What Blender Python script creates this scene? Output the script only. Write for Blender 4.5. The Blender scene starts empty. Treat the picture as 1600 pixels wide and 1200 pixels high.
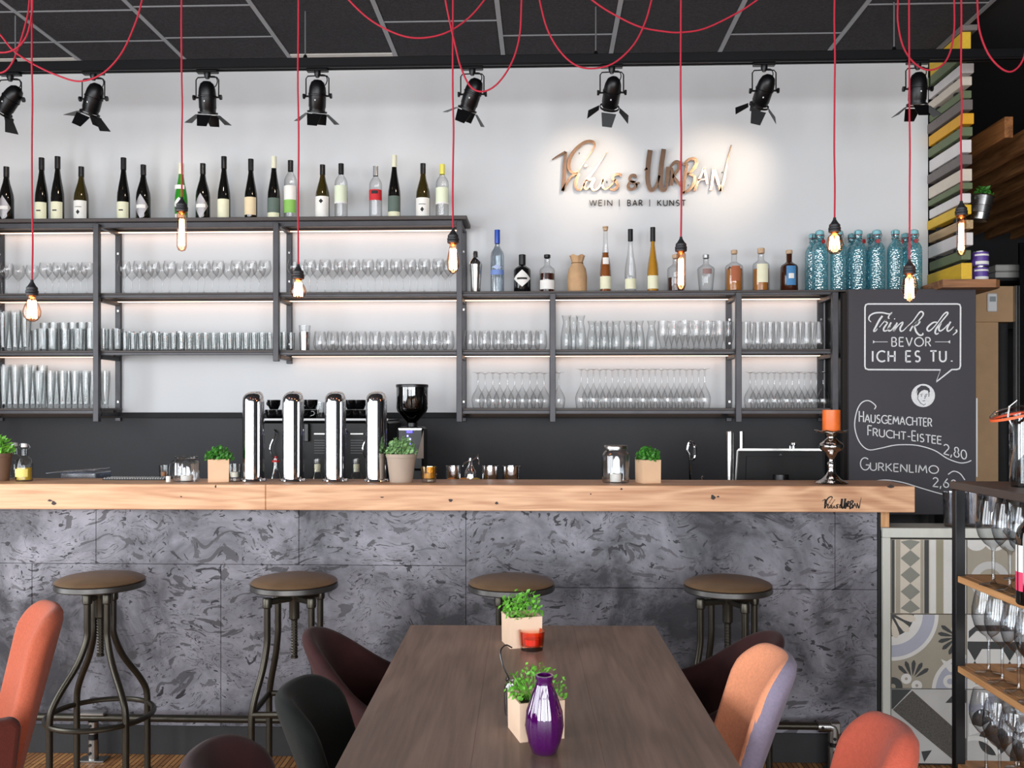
import bpy, math, random
from mathutils import Vector, Matrix
PI = math.pi
random.seed(7)
SC = bpy.context.scene
C = SC.collection

# ---------------------------------------------------------------- camera, world, exposure, daylight
F = 1435.0            # focal length in pixels of a 1600 wide frame
H = 1.47              # eye height
YAW = math.radians(2.0)
HOR = 642.0           # horizon row
cam_data = bpy.data.cameras.new('camera'); cam = bpy.data.objects.new('camera', cam_data); C.objects.link(cam)
cam_data.sensor_fit = 'HORIZONTAL'; cam_data.sensor_width = 36.0; cam_data.lens = 36.0 * F / 1600.0
cam_data.shift_y = (HOR - 600.0) / 1600.0
cam_data.clip_start = 0.05; cam_data.clip_end = 60
cam.location = (0, 0, H); cam.rotation_euler = (PI/2, 0, YAW)
SC.camera = cam
SC.view_settings.view_transform = 'Standard'
try: SC.view_settings.look = 'None'
except Exception: pass
SC.view_settings.gamma = 1.0; SC.view_settings.use_curve_mapping = False
SC.view_settings.exposure = 0.12
SC.cycles.max_bounces = 8; SC.cycles.transparent_max_bounces = 40
SC.cycles.glossy_bounces = 5; SC.cycles.transmission_bounces = 6; SC.cycles.diffuse_bounces = 4
SC.cycles.caustics_reflective = False; SC.cycles.caustics_refractive = False
SC.cycles.sample_clamp_indirect = 4.0
world = bpy.data.worlds.new('world'); SC.world = world; world.use_nodes = True
bg = world.node_tree.nodes['Background']; bg.inputs['Color'].default_value = (0.80, 0.88, 1.0, 1); bg.inputs['Strength'].default_value = 1.0

def area_light(name, loc, rot, sx, sy, power, col):
    d = bpy.data.lights.new(name, 'AREA'); d.shape = 'RECTANGLE'; d.size = sx; d.size_y = sy; d.energy = power; d.color = col
    o = bpy.data.objects.new(name, d); C.objects.link(o); o.location = loc; o.rotation_euler = rot
    return o
RW = dict(x0=-4.3, x1=5.2, y0=-3.4, wall=5.65)      # room extents
FRONT_WINDOWS = [(-3.9, -2.1), (-1.85, -0.05), (0.2, 2.0), (2.25, 4.05)]
LEFT_WINDOWS = [(-2.6, -0.9), (-0.5, 1.2), (1.6, 3.3)]
DAY = (0.925, 0.962, 1.0)
for a, b in FRONT_WINDOWS:      # daylight coming in through the street windows behind the viewer
    area_light('daylight_front', ((a+b)/2, RW['y0']+0.02, 1.75), (-PI/2, 0, PI), b-a-0.1, 2.7, 135, DAY)
for a, b in LEFT_WINDOWS:
    area_light('daylight_left', (RW['x0']+0.02, (a+b)/2, 1.75), (0, -PI/2, 0), 2.7, b-a-0.1, 85, DAY)

# ---------------------------------------------------------------- pixel <-> place helpers (layout on real planes)
def at(px, py, Y):
    xc = (px - 800.0) / F
    t = Y / (math.cos(YAW) + xc * math.sin(YAW))
    return Vector((t * (xc * math.cos(YAW) - math.sin(YAW)), Y, H + t * (HOR - py) / F))
def X_at(px, Y): return at(px, 0, Y).x
def Z_at(px, py, Y): return at(px, py, Y).z
def S_at(px, Y):            # metres per pixel
    xc = (px - 800.0) / F
    return Y / (math.cos(YAW) + xc * math.sin(YAW)) / F
def atz(px, py, z):
    t = (z - H) * F / (HOR - py); xc = (px - 800.0) / F
    return Vector((t * (xc * math.cos(YAW) - math.sin(YAW)), t * (math.cos(YAW) + xc * math.sin(YAW)), z))

# ---------------------------------------------------------------- materials
def lin(c):
    out = []
    for v in c[:3]:
        v = v / 255.0
        out.append(v / 12.92 if v <= 0.04045 else ((v + 0.055) / 1.055) ** 2.4)
    return (out[0], out[1], out[2], 1.0)
MATS = {}
def new_mat(name):
    m = bpy.data.materials.new(name); m.use_nodes = True
    return m, m.node_tree.nodes, m.node_tree.links, m.node_tree.nodes['Principled BSDF']
def M(name, col=(128,128,128), rough=0.5, metal=0.0, spec=0.5, var=0.06, vscale=12.0, bump=0.0, bscale=80.0, emit=None, estr=0.0, coat=0.0, sheen=0.0, stretch=(1,1,1), sss=0.0):
    """plain procedural material: a base colour broken by soft noise, optional bump"""
    if name in MATS: return MATS[name]
    m, n, l, p = new_mat(name)
    tc = n.new('ShaderNodeTexCoord'); mp = n.new('ShaderNodeMapping'); mp.inputs['Scale'].default_value = stretch
    l.new(tc.outputs['Object'], mp.inputs['Vector'])
    c = lin(col)
    if var > 0:
        nz = n.new('ShaderNodeTexNoise'); nz.inputs['Scale'].default_value = vscale; nz.inputs['Detail'].default_value = 4
        l.new(mp.outputs[0], nz.inputs['Vector'])
        r = n.new('ShaderNodeValToRGB'); r.color_ramp.elements[0].position = 0.3; r.color_ramp.elements[1].position = 0.7
        r.color_ramp.elements[0].color = (c[0]*(1-var), c[1]*(1-var), c[2]*(1-var), 1)
        r.color_ramp.elements[1].color = (min(1, c[0]*(1+var)), min(1, c[1]*(1+var)), min(1, c[2]*(1+var)), 1)
        l.new(nz.outputs['Fac'], r.inputs['Fac']); l.new(r.outputs['Color'], p.inputs['Base Color'])
    else:
        p.inputs['Base Color'].default_value = c
    p.inputs['Roughness'].default_value = rough; p.inputs['Metallic'].default_value = metal
    p.inputs['Specular IOR Level'].default_value = spec
    p.inputs['Coat Weight'].default_value = coat; p.inputs['Sheen Weight'].default_value = sheen
    if bump > 0:
        bz = n.new('ShaderNodeTexNoise'); bz.inputs['Scale'].default_value = bscale; bz.inputs['Detail'].default_value = 3
        l.new(mp.outputs[0], bz.inputs['Vector'])
        b = n.new('ShaderNodeBump'); b.inputs['Strength'].default_value = bump; b.inputs['Distance'].default_value = 0.01
        l.new(bz.outputs['Fac'], b.inputs['Height']); l.new(b.outputs[0], p.inputs['Normal'])
    if emit:
        p.inputs['Emission Color'].default_value = lin(emit); p.inputs['Emission Strength'].default_value = estr
    MATS[name] = m
    return m

def glass(name, tint=(250,252,252), edge=0.5, gloss=1.6, rough=0.02, add=0.02):
    """thin-walled glass: lets light straight through, darker at grazing angles, mirror-like by Fresnel"""
    if name in MATS: return MATS[name]
    m, n, l, p = new_mat(name); n.remove(p)
    out = n['Material Output']
    tr = n.new('ShaderNodeBsdfTransparent'); gl = n.new('ShaderNodeBsdfGlossy'); gl.inputs['Roughness'].default_value = rough
    gl.inputs['Color'].default_value = (1,1,1,1)
    lw = n.new('ShaderNodeLayerWeight'); lw.inputs['Blend'].default_value = 0.42
    r = n.new('ShaderNodeValToRGB'); t = lin(tint)
    r.color_ramp.elements[0].position = 0.15; r.color_ramp.elements[0].color = t
    r.color_ramp.elements[1].position = 0.95; r.color_ramp.elements[1].color = (t[0]*edge, t[1]*edge, t[2]*edge, 1)
    l.new(lw.outputs['Facing'], r.inputs['Fac']); l.new(r.outputs['Color'], tr.inputs['Color'])
    lf = n.new('ShaderNodeLayerWeight'); lf.inputs['Blend'].default_value = 0.5
    pw = n.new('ShaderNodeMath'); pw.operation = 'POWER'; pw.inputs[1].default_value = 4.0; l.new(lf.outputs['Facing'], pw.inputs[0])
    mu = n.new('ShaderNodeMath'); mu.operation = 'MULTIPLY_ADD'; mu.inputs[1].default_value = 0.35 * gloss; mu.inputs[2].default_value = 0.04 + add; mu.use_clamp = True
    l.new(pw.outputs[0], mu.inputs[0])
    mx = n.new('ShaderNodeMixShader'); l.new(mu.outputs[0], mx.inputs[0]); l.new(tr.outputs[0], mx.inputs[1]); l.new(gl.outputs[0], mx.inputs[2])
    l.new(mx.outputs[0], out.inputs['Surface'])
    MATS[name] = m
    return m

def wood(name, c_dark, c_light, c_knot=(60,35,20), axis='X', rough=0.5, scale=1.0, knots=True, spec=0.4, contrast=1.0):
    if name in MATS: return MATS[name]
    m, n, l, p = new_mat(name)
    tc = n.new('ShaderNodeTexCoord'); mp = n.new('ShaderNodeMapping')
    s = {'X': (1.2, 9, 9), 'Y': (9, 1.2, 9), 'Z': (9, 9, 1.2)}[axis]
    mp.inputs['Scale'].default_value = [v*scale for v in s]
    l.new(tc.outputs['Object'], mp.inputs['Vector'])
    big = n.new('ShaderNodeTexNoise'); big.inputs['Scale'].default_value = 0.9; big.inputs['Detail'].default_value = 2; big.inputs['Distortion'].default_value = 1.2
    l.new(mp.outputs[0], big.inputs['Vector'])
    mul = n.new('ShaderNodeMath'); mul.operation = 'MULTIPLY'; mul.inputs[1].default_value = 26.0 * contrast
    l.new(big.outputs['Fac'], mul.inputs[0])
    sn = n.new('ShaderNodeMath'); sn.operation = 'SINE'; l.new(mul.outputs[0], sn.inputs[0])
    fine = n.new('ShaderNodeTexNoise'); fine.inputs['Scale'].default_value = 9.0; fine.inputs['Detail'].default_value = 5
    mp2 = n.new('ShaderNodeMapping'); mp2.inputs['Scale'].default_value = [v*scale for v in {'X': (0.6, 12, 12), 'Y': (12, 0.6, 12), 'Z': (12, 12, 0.6)}[axis]]
    l.new(tc.outputs['Object'], mp2.inputs['Vector']); l.new(mp2.outputs[0], fine.inputs['Vector'])
    a = n.new('ShaderNodeMath'); a.operation = 'MULTIPLY_ADD'; a.inputs[1].default_value = 0.16; a.inputs[2].default_value = 0.16
    l.new(sn.outputs[0], a.inputs[0])
    b = n.new('ShaderNodeMath'); b.operation = 'MULTIPLY_ADD'; b.inputs[1].default_value = 0.75
    l.new(fine.outputs['Fac'], b.inputs[0]); l.new(a.outputs[0], b.inputs[2])
    r = n.new('ShaderNodeValToRGB'); r.color_ramp.elements[0].position = 0.25; r.color_ramp.elements[0].color = lin(c_dark)
    r.color_ramp.elements[1].position = 0.8; r.color_ramp.elements[1].color = lin(c_light)
    l.new(b.outputs[0], r.inputs['Fac'])
    p.inputs['Roughness'].default_value = rough; p.inputs['Specular IOR Level'].default_value = spec
    if knots:
        vo = n.new('ShaderNodeTexVoronoi'); vo.inputs['Scale'].default_value = 3.2
        mp3 = n.new('ShaderNodeMapping'); mp3.inputs['Scale'].default_value = [v*scale for v in {'X': (0.55, 1.6, 1.6), 'Y': (1.6, .55, 1.6), 'Z': (1.6, 1.6, .55)}[axis]]
        l.new(tc.outputs['Object'], mp3.inputs['Vector']); l.new(mp3.outputs[0], vo.inputs['Vector'])
        kr = n.new('ShaderNodeValToRGB'); kr.color_ramp.elements[0].position = 0.03; kr.color_ramp.elements[0].color = (1,1,1,1)
        kr.color_ramp.elements[1].position = 0.06; kr.color_ramp.elements[1].color = (0,0,0,1)
        l.new(vo.outputs['Distance'], kr.inputs['Fac'])
        mx = n.new('ShaderNodeMix'); mx.data_type = 'RGBA'
        l.new(kr.outputs['Color'], mx.inputs['Factor']); l.new(r.outputs['Color'], mx.inputs['A']); mx.inputs['B'].default_value = lin(c_knot)
        l.new(mx.outputs['Result'], p.inputs['Base Color'])
    else:
        l.new(r.outputs['Color'], p.inputs['Base Color'])
    bm = n.new('ShaderNodeBump'); bm.inputs['Strength'].default_value = 0.12; bm.inputs['Distance'].default_value = 0.003
    l.new(b.outputs[0], bm.inputs['Height']); l.new(bm.outputs[0], p.inputs['Normal'])
    MATS[name] = m
    return m

def concrete(name):
    """trowelled grey plaster: cloudy greys with darker ragged trowel chips"""
    if name in MATS: return MATS[name]
    m, n, l, p = new_mat(name)
    tc = n.new('ShaderNodeTexCoord')
    def noise(scale, detail, dist=0.0, vec=None, rough=0.5):
        z = n.new('ShaderNodeTexNoise'); z.inputs['Scale'].default_value = scale; z.inputs['Detail'].default_value = detail
        z.inputs['Distortion'].default_value = dist; z.inputs['Roughness'].default_value = rough
        l.new(vec if vec else tc.outputs['Object'], z.inputs['Vector']); return z
    def ramp(src, p0, c0, p1, c1):
        r = n.new('ShaderNodeValToRGB'); r.color_ramp.elements[0].position = p0; r.color_ramp.elements[0].color = c0
        r.color_ramp.elements[1].position = p1; r.color_ramp.elements[1].color = c1; l.new(src, r.inputs['Fac']); return r
    def mix(fac, a, b):
        x = n.new('ShaderNodeMix'); x.data_type = 'RGBA'
        l.new(fac, x.inputs['Factor'])
        if isinstance(a, tuple): x.inputs['A'].default_value = a
        else: l.new(a, x.inputs['A'])
        if isinstance(b, tuple): x.inputs['B'].default_value = b
        else: l.new(b, x.inputs['B'])
        return x.outputs['Result']
    def mathn(op, a, b):
        x = n.new('ShaderNodeMath'); x.operation = op
        for i, v in enumerate((a, b)):
            if isinstance(v, (int, float)): x.inputs[i].default_value = v
            else: l.new(v, x.inputs[i])
        return x.outputs[0]
    W = (1,1,1,1); K = (0,0,0,1)
    base = ramp(noise(2.3, 7, 0.5, None, .66).outputs['Fac'], 0.38, lin((50,49,54)), 0.66, lin((146,144,152)))
    # a diagonal, warped coordinate gives the strokes a trowel direction
    warp = noise(3.0, 2, 0.0)
    mp = n.new('ShaderNodeMapping'); mp.inputs['Rotation'].default_value = (0, math.radians(35), 0); mp.inputs['Scale'].default_value = (1.0, 1.0, 2.3)
    ad = n.new('ShaderNodeMix'); ad.data_type = 'VECTOR'; ad.inputs['Factor'].default_value = 0.22
    l.new(tc.outputs['Object'], ad.inputs['A']); l.new(warp.outputs['Color'], ad.inputs['B'])
    l.new(ad.outputs['Result'], mp.inputs['Vector'])
    chip_n = noise(11.5, 5, 0.9, mp.outputs[0], 0.58)
    chips = ramp(chip_n.outputs['Fac'], 0.402, W, 0.412, K)
    chip2_n = noise(24.0, 2, 1.2, mp.outputs[0], 0.5)
    chips2 = ramp(chip2_n.outputs['Fac'], 0.345, W, 0.365, K)
    # thin ragged line work where the first noise crosses a level
    edge = mathn('ABSOLUTE', mathn('SUBTRACT', chip_n.outputs['Fac'], 0.56), 0)
    lines = ramp(edge, 0.002, W, 0.012, K)
    gate = ramp(noise(5.0, 2).outputs['Fac'], 0.46, K, 0.52, W)
    lines_g = mathn('MULTIPLY', lines.outputs['Color'], gate.outputs['Color'])
    where = ramp(noise(1.6, 3, 0.4).outputs['Fac'], 0.35, (0.55,0.55,0.55,1), 0.6, W)
    c1 = mix(mathn('MULTIPLY', mathn('MULTIPLY', chips.outputs['Color'], where.outputs['Color']), 0.85), base.outputs['Color'], lin((58,56,58)))
    c2 = mix(chips2.outputs['Color'], c1, lin((46,44,48)))
    c3 = mix(mathn('MULTIPLY', lines_g, 0.9), c2, lin((48,46,50)))
    l.new(c3, p.inputs['Base Color'])
    p.inputs['Roughness'].default_value = 0.55; p.inputs['Specular IOR Level'].default_value = 0.35
    bu = n.new('ShaderNodeBump'); bu.inputs['Strength'].default_value = 0.4; bu.inputs['Distance'].default_value = 0.004
    l.new(chip_n.outputs['Fac'], bu.inputs['Height']); l.new(bu.outputs[0], p.inputs['Normal'])
    MATS[name] = m
    return m

def floor_mat(name):
    if name in MATS: return MATS[name]
    m, n, l, p = new_mat(name)
    tc = n.new('ShaderNodeTexCoord'); mp = n.new('ShaderNodeMapping'); mp.inputs['Rotation'].default_value = (0, 0, PI/2)
    l.new(tc.outputs['Object'], mp.inputs['Vector'])
    b = n.new('ShaderNodeTexBrick'); b.inputs['Scale'].default_value = 1.0; b.inputs['Brick Width'].default_value = 0.3
    b.inputs['Row Height'].default_value = 0.021; b.inputs['Mortar Size'].default_value = 0.0022; b.inputs['Bias'].default_value = 0.0
    b.inputs['Color1'].default_value = lin((196,142,88)); b.inputs['Color2'].default_value = lin((142,92,54)); b.inputs['Mortar'].default_value = lin((58,36,22))
    l.new(mp.outputs[0], b.inputs['Vector']); l.new(b.outputs['Color'], p.inputs['Base Color'])
    p.inputs['Roughness'].default_value = 0.45
    MATS[name] = m
    return m

# ---------------------------------------------------------------- mesh builder
class MB:
    def __init__(s): s.v = []; s.f = []; s.mi = []; s.mats = []; s.T = Matrix.Identity(4)
    def mat(s, m):
        if m not in s.mats: s.mats.append(m)
        s.cur = s.mats.index(m); return s
    def add(s, vs, fs):
        if not s.mats: s.mats = [None]; s.cur = 0
        o = len(s.v)
        for v in vs: s.v.append(tuple(s.T @ Vector(v)))
        for f in fs: s.f.append([i + o for i in f]); s.mi.append(s.cur)
        return s
    def box(s, x0, x1, y0, y1, z0, z1, c=0.0):
        if c <= 0:
            vs = [(x, y, z) for x in (x0, x1) for y in (y0, y1) for z in (z0, z1)]
            return s.add(vs, [(0,1,3,2), (4,6,7,5), (0,4,5,1), (2,3,7,6), (0,2,6,4), (1,5,7,3)])
        vs = []; idx = {}
        for ix, x in enumerate((x0, x1)):
            for iy, y in enumerate((y0, y1)):
                for iz, z in enumerate((z0, z1)):
                    dx = c if ix == 0 else -c; dy = c if iy == 0 else -c; dz = c if iz == 0 else -c
                    for k, p in enumerate(((x, y+dy, z+dz), (x+dx, y, z+dz), (x+dx, y+dy, z))):
                        idx[(ix,iy,iz,k)] = len(vs); vs.append(p)
        g = lambda a, b, cc, k: idx[(a, b, cc, k)]
        fs = []
        for a in (0, 1):
            q = [g(a,0,0,0), g(a,0,1,0), g(a,1,1,0), g(a,1,0,0)]; fs.append(q if a == 0 else q[::-1])
            q = [g(0,a,0,1), g(1,a,0,1), g(1,a,1,1), g(0,a,1,1)]; fs.append(q if a == 0 else q[::-1])
            q = [g(0,0,a,2), g(0,1,a,2), g(1,1,a,2), g(1,0,a,2)]; fs.append(q if a == 0 else q[::-1])
        for a in (0, 1):
            for b in (0, 1):
                fs.append([g(a,b,0,0), g(a,b,1,0), g(a,b,1,1), g(a,b,0,1)])
                fs.append([g(a,0,b,0), g(a,1,b,0), g(a,1,b,2), g(a,0,b,2)])
                fs.append([g(0,a,b,1), g(1,a,b,1), g(1,a,b,2), g(0,a,b,2)])
        for a in (0, 1):
            for b in (0, 1):
                for d in (0, 1): fs.append([g(a,b,d,0), g(a,b,d,1), g(a,b,d,2)])
        return s.add(vs, fs)
    def lathe(s, prof, seg=20, c=(0,0,0), sx=1.0, sy=1.0):
        vs = []; fs = []; rings = []
        for r, z in prof:
            if r <= 1e-6:
                rings.append([len(vs)]); vs.append((c[0], c[1], c[2] + z))
            else:
                ring = []
                for k in range(seg):
                    a = 2 * PI * k / seg; ring.append(len(vs)); vs.append((c[0] + r*math.cos(a)*sx, c[1] + r*math.sin(a)*sy, c[2] + z))
                rings.append(ring)
        for A, B in zip(rings, rings[1:]):
            if len(A) == 1 and len(B) == 1: continue
            for k in range(seg):
                k2 = (k + 1) % seg
                if len(A) == 1: fs.append([A[0], B[k2], B[k]])
                elif len(B) == 1: fs.append([A[k], A[k2], B[0]])
                else: fs.append([A[k], A[k2], B[k2], B[k]])
        return s.add(vs, fs)
    def tube(s, pts, r, seg=8, closed=False, caps=True):
        pts = [Vector(p) for p in pts]; n = len(pts)
        rr = r if isinstance(r, (list, tuple)) else [r] * n
        vs = []; fs = []; prev = None
        for i, p in enumerate(pts):
            if closed: t = pts[(i+1) % n] - pts[i-1]
            else: t = pts[min(i+1, n-1)] - pts[max(i-1, 0)]
            t = t.normalized() if t.length > 1e-9 else Vector((0,0,1))
            if prev is None:
                u = Vector((0,0,1)) if abs(t.z) < 0.9 else Vector((1,0,0))
                u = (u - t * u.dot(t)).normalized()
            else:
                u = prev - t * prev.dot(t)
                u = u.normalized() if u.length > 1e-6 else t.orthogonal().normalized()
            prev = u; w = t.cross(u)
            for k in range(seg):
                a = 2 * PI * k / seg; vs.append(tuple(p + (u * math.cos(a) + w * math.sin(a)) * rr[i]))
        m = n if closed else n - 1
        for i in range(m):
            j = (i + 1) % n
            for k in range(seg):
                k2 = (k + 1) % seg
                fs.append([i*seg + k, i*seg + k2, j*seg + k2, j*seg + k])
        if caps and not closed:
            fs.append([k for k in range(seg)][::-1]); fs.append([(n-1)*seg + k for k in range(seg)])
        return s.add(vs, fs)
    def prism(s, poly, d0, d1, axis='Y'):
        """polygon given in the two other axes, extruded along axis"""
        n = len(poly); vs = []
        for d in (d0, d1):
            for a, b in poly:
                vs.append({'Y': (a, d, b), 'Z': (a, b, d), 'X': (d, a, b)}[axis])
        fs = [list(range(n)), list(range(n, 2*n))[::-1]]
        for k in range(n):
            k2 = (k + 1) % n; fs.append([k, n + k, n + k2, k2])
        return s.add(vs, fs)
    def ribbon(s, pts, w, t, closed=False):
        """flat stroke in the XZ plane through 3-D points (any Y), t thick towards -Y, w = half width(s)"""
        pts = [Vector(p) for p in pts]; n = len(pts)
        ww = w if isinstance(w, (list, tuple)) else [w] * n
        vs = []; fs = []
        for i, p in enumerate(pts):
            if closed: d = pts[(i+1) % n] - pts[i-1]
            else: d = pts[min(i+1, n-1)] - pts[max(i-1, 0)]
            d = Vector((d.x, 0, d.z)); d = d.normalized() if d.length > 1e-9 else Vector((1,0,0))
            nn = Vector((-d.z, 0, d.x))
            a = p + nn * ww[i]; b = p - nn * ww[i]; q = Vector((0, -t, 0))
            vs += [tuple(a), tuple(b), tuple(b + q), tuple(a + q)]
        m = n if closed else n - 1
        for i in range(m):
            j = (i + 1) % n
            for k in range(4):
                k2 = (k + 1) % 4; fs.append([i*4 + k, i*4 + k2, j*4 + k2, j*4 + k])
        if not closed: fs += [[0,1,2,3], [(n-1)*4 + k for k in (3,2,1,0)]]
        return s.add(vs, fs)
    def build(s, name, mat=None, parent=None, loc=None, smooth=True, angle=35, world=False):
        me = bpy.data.meshes.new(name)
        v = s.v
        if world and parent is not None:
            o = Vector((0,0,0)); q = parent
            while q is not None: o += q.location; q = q.parent
            v = [(a - o.x, b - o.y, c - o.z) for a, b, c in v]
        me.from_pydata(v, [], s.f)
        if mat is not None: me.materials.append(mat)
        else:
            for m in s.mats: me.materials.append(m)
            me.polygons.foreach_set('material_index', s.mi)
        import bmesh as bmm
        b = bmm.new(); b.from_mesh(me); bmm.ops.recalc_face_normals(b, faces=b.faces); b.to_mesh(me); b.free()
        if smooth:
            me.shade_smooth(); me.set_sharp_from_angle(angle=math.radians(angle))
        me.update()
        ob = bpy.data.objects.new(name, me); C.objects.link(ob)
        if parent is not None: ob.parent = parent
        if loc is not None: ob.location = loc
        return ob
def mb(mat=None):
    b = MB()
    if mat is not None: b.mat(mat)
    return b
def tag(o, label=None, cat=None, group=None, kind=None):
    if label: o['label'] = label
    if cat: o['category'] = cat
    if group: o['group'] = group
    if kind: o['kind'] = kind
    return o
def thing(name, label, cat, loc=(0,0,0), rotz=0.0, group=None):
    o = bpy.data.objects.new(name, None); C.objects.link(o); o.location = loc; o.rotation_euler = (0, 0, rotz)
    o.empty_display_size = 0.05
    return tag(o, label, cat, group)
def struct(o): o['kind'] = 'structure'; return o
KIDS = {}
def copy_tree(o, parent=None, loc=None, rotz=None, label=None, group=None, scale=None):
    c = o.copy(); C.objects.link(c)
    if parent is not None: c.parent = parent
    if loc is not None: c.location = loc
    if rotz is not None: c.rotation_euler = (0, 0, rotz)
    if scale is not None: c.scale = scale
    if label: c['label'] = label
    if group: c['group'] = group
    for ch in [k for k in o.children]: copy_tree(ch, c)
    return c
class Kind:
    """first use hands out the prototype itself, later uses hand out copies"""
    def __init__(s, make): s.make = make; s.proto = None
    def put(s, loc, label, group=None, rotz=0.0, scale=None):
        if s.proto is None:
            s.proto = s.make(); o = s.proto; o.location = loc; o.rotation_euler = (0, 0, rotz)
            if scale: o.scale = scale
            o['label'] = label
            if group: o['group'] = group
            return o
        return copy_tree(s.proto, None, loc, rotz, label, group, scale or (1,1,1))
def smooth_pts(pts, n=6, closed=False):
    out = []; P = [Vector(p) for p in pts]; m = len(P)
    if m < 3: return P
    rng = range(m if closed else m - 1)
    for i in rng:
        p0 = P[(i-1) % m] if (closed or i > 0) else P[0]*2 - P[1]; p1 = P[i]; p2 = P[(i+1) % m]
        p3 = P[(i+2) % m] if (closed or i + 2 < m) else P[-1]*2 - P[-2]
        for k in range(n):
            t = k / n
            out.append(0.5 * ((2*p1) + (p2 - p0)*t + (2*p0 - 5*p1 + 4*p2 - p3)*t*t + (3*p1 - p0 - 3*p2 + p3)*t**3))
    if not closed: out.append(P[-1])
    return out
def arc(cx, cy, rx, ry, a0, a1, n=10):
    return [(cx + rx*math.cos(math.radians(a0 + (a1-a0)*k/n)), cy + ry*math.sin(math.radians(a0 + (a1-a0)*k/n))) for k in range(n+1)]

# stroke letters in a box of height 1: (advance width, strokes)
FONT = {
 'A': (.72, [[(0,0),(.34,1),(.68,0)], [(.12,.33),(.56,.33)]]),
 'B': (.56, [[(0,0),(0,1),(.25,1)] + arc(.25,.76,.2,.24,90,-90,6) + [(0,.52)], [(.25,.52)] + arc(.25,.26,.24,.26,90,-90,6) + [(0,0)]]),
 'C': (.78, [arc(.48,.5,.46,.5,50,310,14)]),
 'E': (.5, [[(.45,1),(0,1),(0,0),(.45,0)], [(0,.52),(.4,.52)]]),
 'F': (.48, [[(.45,1),(0,1),(0,0)], [(0,.52),(.4,.52)]]),
 'G': (.84, [arc(.48,.5,.46,.5,50,350,14) + [(.93,.42),(.55,.42)]]),
 'H': (.66, [[(0,0),(0,1)], [(.6,0),(.6,1)], [(0,.52),(.6,.52)]]),
 'I': (.12, [[(.03,0),(.03,1)]]),
 'K': (.6, [[(0,0),(0,1)], [(.52,1),(0,.42)], [(.14,.58),(.56,0)]]),
 'L': (.46, [[(0,1),(0,0),(.42,0)]]),
 'M': (.84, [[(0,0),(.1,1),(.4,.25),(.7,1),(.8,0)]]),
 'N': (.7, [[(0,0),(0,1),(.62,0),(.62,1)]]),
 'O': (.96, [arc(.48,.5,.46,.5,0,360,20)]),
 'R': (.58, [[(0,0),(0,1),(.25,1)] + arc(.25,.74,.22,.26,90,-90,6) + [(0,.48)], [(.22,.48),(.52,0)]]),
 'S': (.55, [arc(.27,.745,.21,.255,40,260,8) + arc(.25,.25,.23,.255,80,-140,8)]),
 'T': (.6, [[(0,1),(.58,1)], [(.29,1),(.29,0)]]),
 'U': (.64, [[(0,1),(0,.3)] + arc(.29,.3,.29,.3,180,360,8) + [(.58,1)]]),
 'V': (.66, [[(0,1),(.32,0),(.64,1)]]),
 'W': (1.0, [[(0,1),(.24,0),(.5,1),(.76,0),(1,1)]]),
 '2': (.6, [arc(.27,.74,.25,.26,165,-20,8) + [(0,0),(.55,0)]]),
 '8': (.6, [arc(.28,.75,.2,.24,-90,270,12), arc(.28,.26,.26,.26,90,450,12)]),
 '0': (.64, [arc(.3,.45,.28,.45,0,360,14)]),
 '6': (.6, [[(.42,1),(.12,.55)] + arc(.28,.28,.26,.27,150,510,14)]),
 ',': (.2, [[(.08,.12),(.0,-.2)]]), '.': (.2, [[(.04,.0),(.04,.1)]]), '-': (.4, [[(.04,.48),(.34,.48)]]),
 '|': (.2, [[(.05,-.12),(.05,1.12)]]), ' ': (.4, []),
}
def write_px(b, text, x0, y0, x1, y1, h, Y, hw, t, gap=0.22, big=1.0, slant=0.0):
    """letters along a baseline from (x0,y0) to (x1,y1) in picture measure, laid on the plane y=Y"""
    tot = sum(FONT[ch][0] for ch in text) + gap * (len(text) - 1)
    L = math.hypot(x1-x0, y1-y0); ux, uy = (x1-x0)/L, (y1-y0)/L
    kx = L / tot; cur = 0.0; first = True
    def parts(P):          # break a stroke at its sharp corners so every leg keeps its width
        out = [[P[0]]]
        for i in range(1, len(P)):
            out[-1].append(P[i])
            if i < len(P)-1:
                u = Vector((P[i].x-P[i-1].x, P[i].z-P[i-1].z)); v = Vector((P[i+1].x-P[i].x, P[i+1].z-P[i].z))
                if u.length > 1e-7 and v.length > 1e-7 and u.angle(v) > .8: out.append([P[i]])
        return out
    for ch in text:
        w, strokes = FONT[ch]
        hh = h * (big if first else 1.0)
        if ch == ' ': first = True
        elif ch != '-': first = False
        if ch == '-': first = True
        for st in strokes:
            pts = []
            for a, c in st:
                xx = (cur + a) * kx + slant * c * hh
                pts.append(at(x0 + ux*xx + uy*c*hh*0.0, y0 + uy*xx - c*hh, Y))
            for q in parts(pts): b.ribbon(q, hw, t)
        cur += w + gap
def strokes_px(b, strokes, ox, oy, k, Y, hw, t, n=5):
    """strokes: list of (points, widths or None) in crop coordinates / k + origin"""
    for st in strokes:
        pts, w = st if isinstance(st, tuple) else (st, None)
        P = smooth_pts([Vector((ox + x/k, oy + y/k, 0)) for x, y in pts], n)
        Q = [at(p.x, p.y, Y) for p in P]
        if w:
            m = len(Q); ws = []
            for i in range(m):
                f = i / (m-1) * (len(w)-1); a = int(min(f, len(w)-2)); ws.append((w[a]*(1-(f-a)) + w[a+1]*(f-a)) * hw)
            b.ribbon(Q, ws, t)
        else: b.ribbon(Q, hw, t)
# ================================================================ PLACES
WALL = RW['wall']; YS = 5.38; YSB = 5.63      # back wall; shelf front and back
YB = 3.80; YBB = 4.13; ZB = 1.162; YC = 3.88  # bar board front, back, top; plaster front
ZC = 3.62                                    # ceiling
PX = 2.325                                   # slatted partition's left face
YT = 4.90                                    # lighting track
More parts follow.
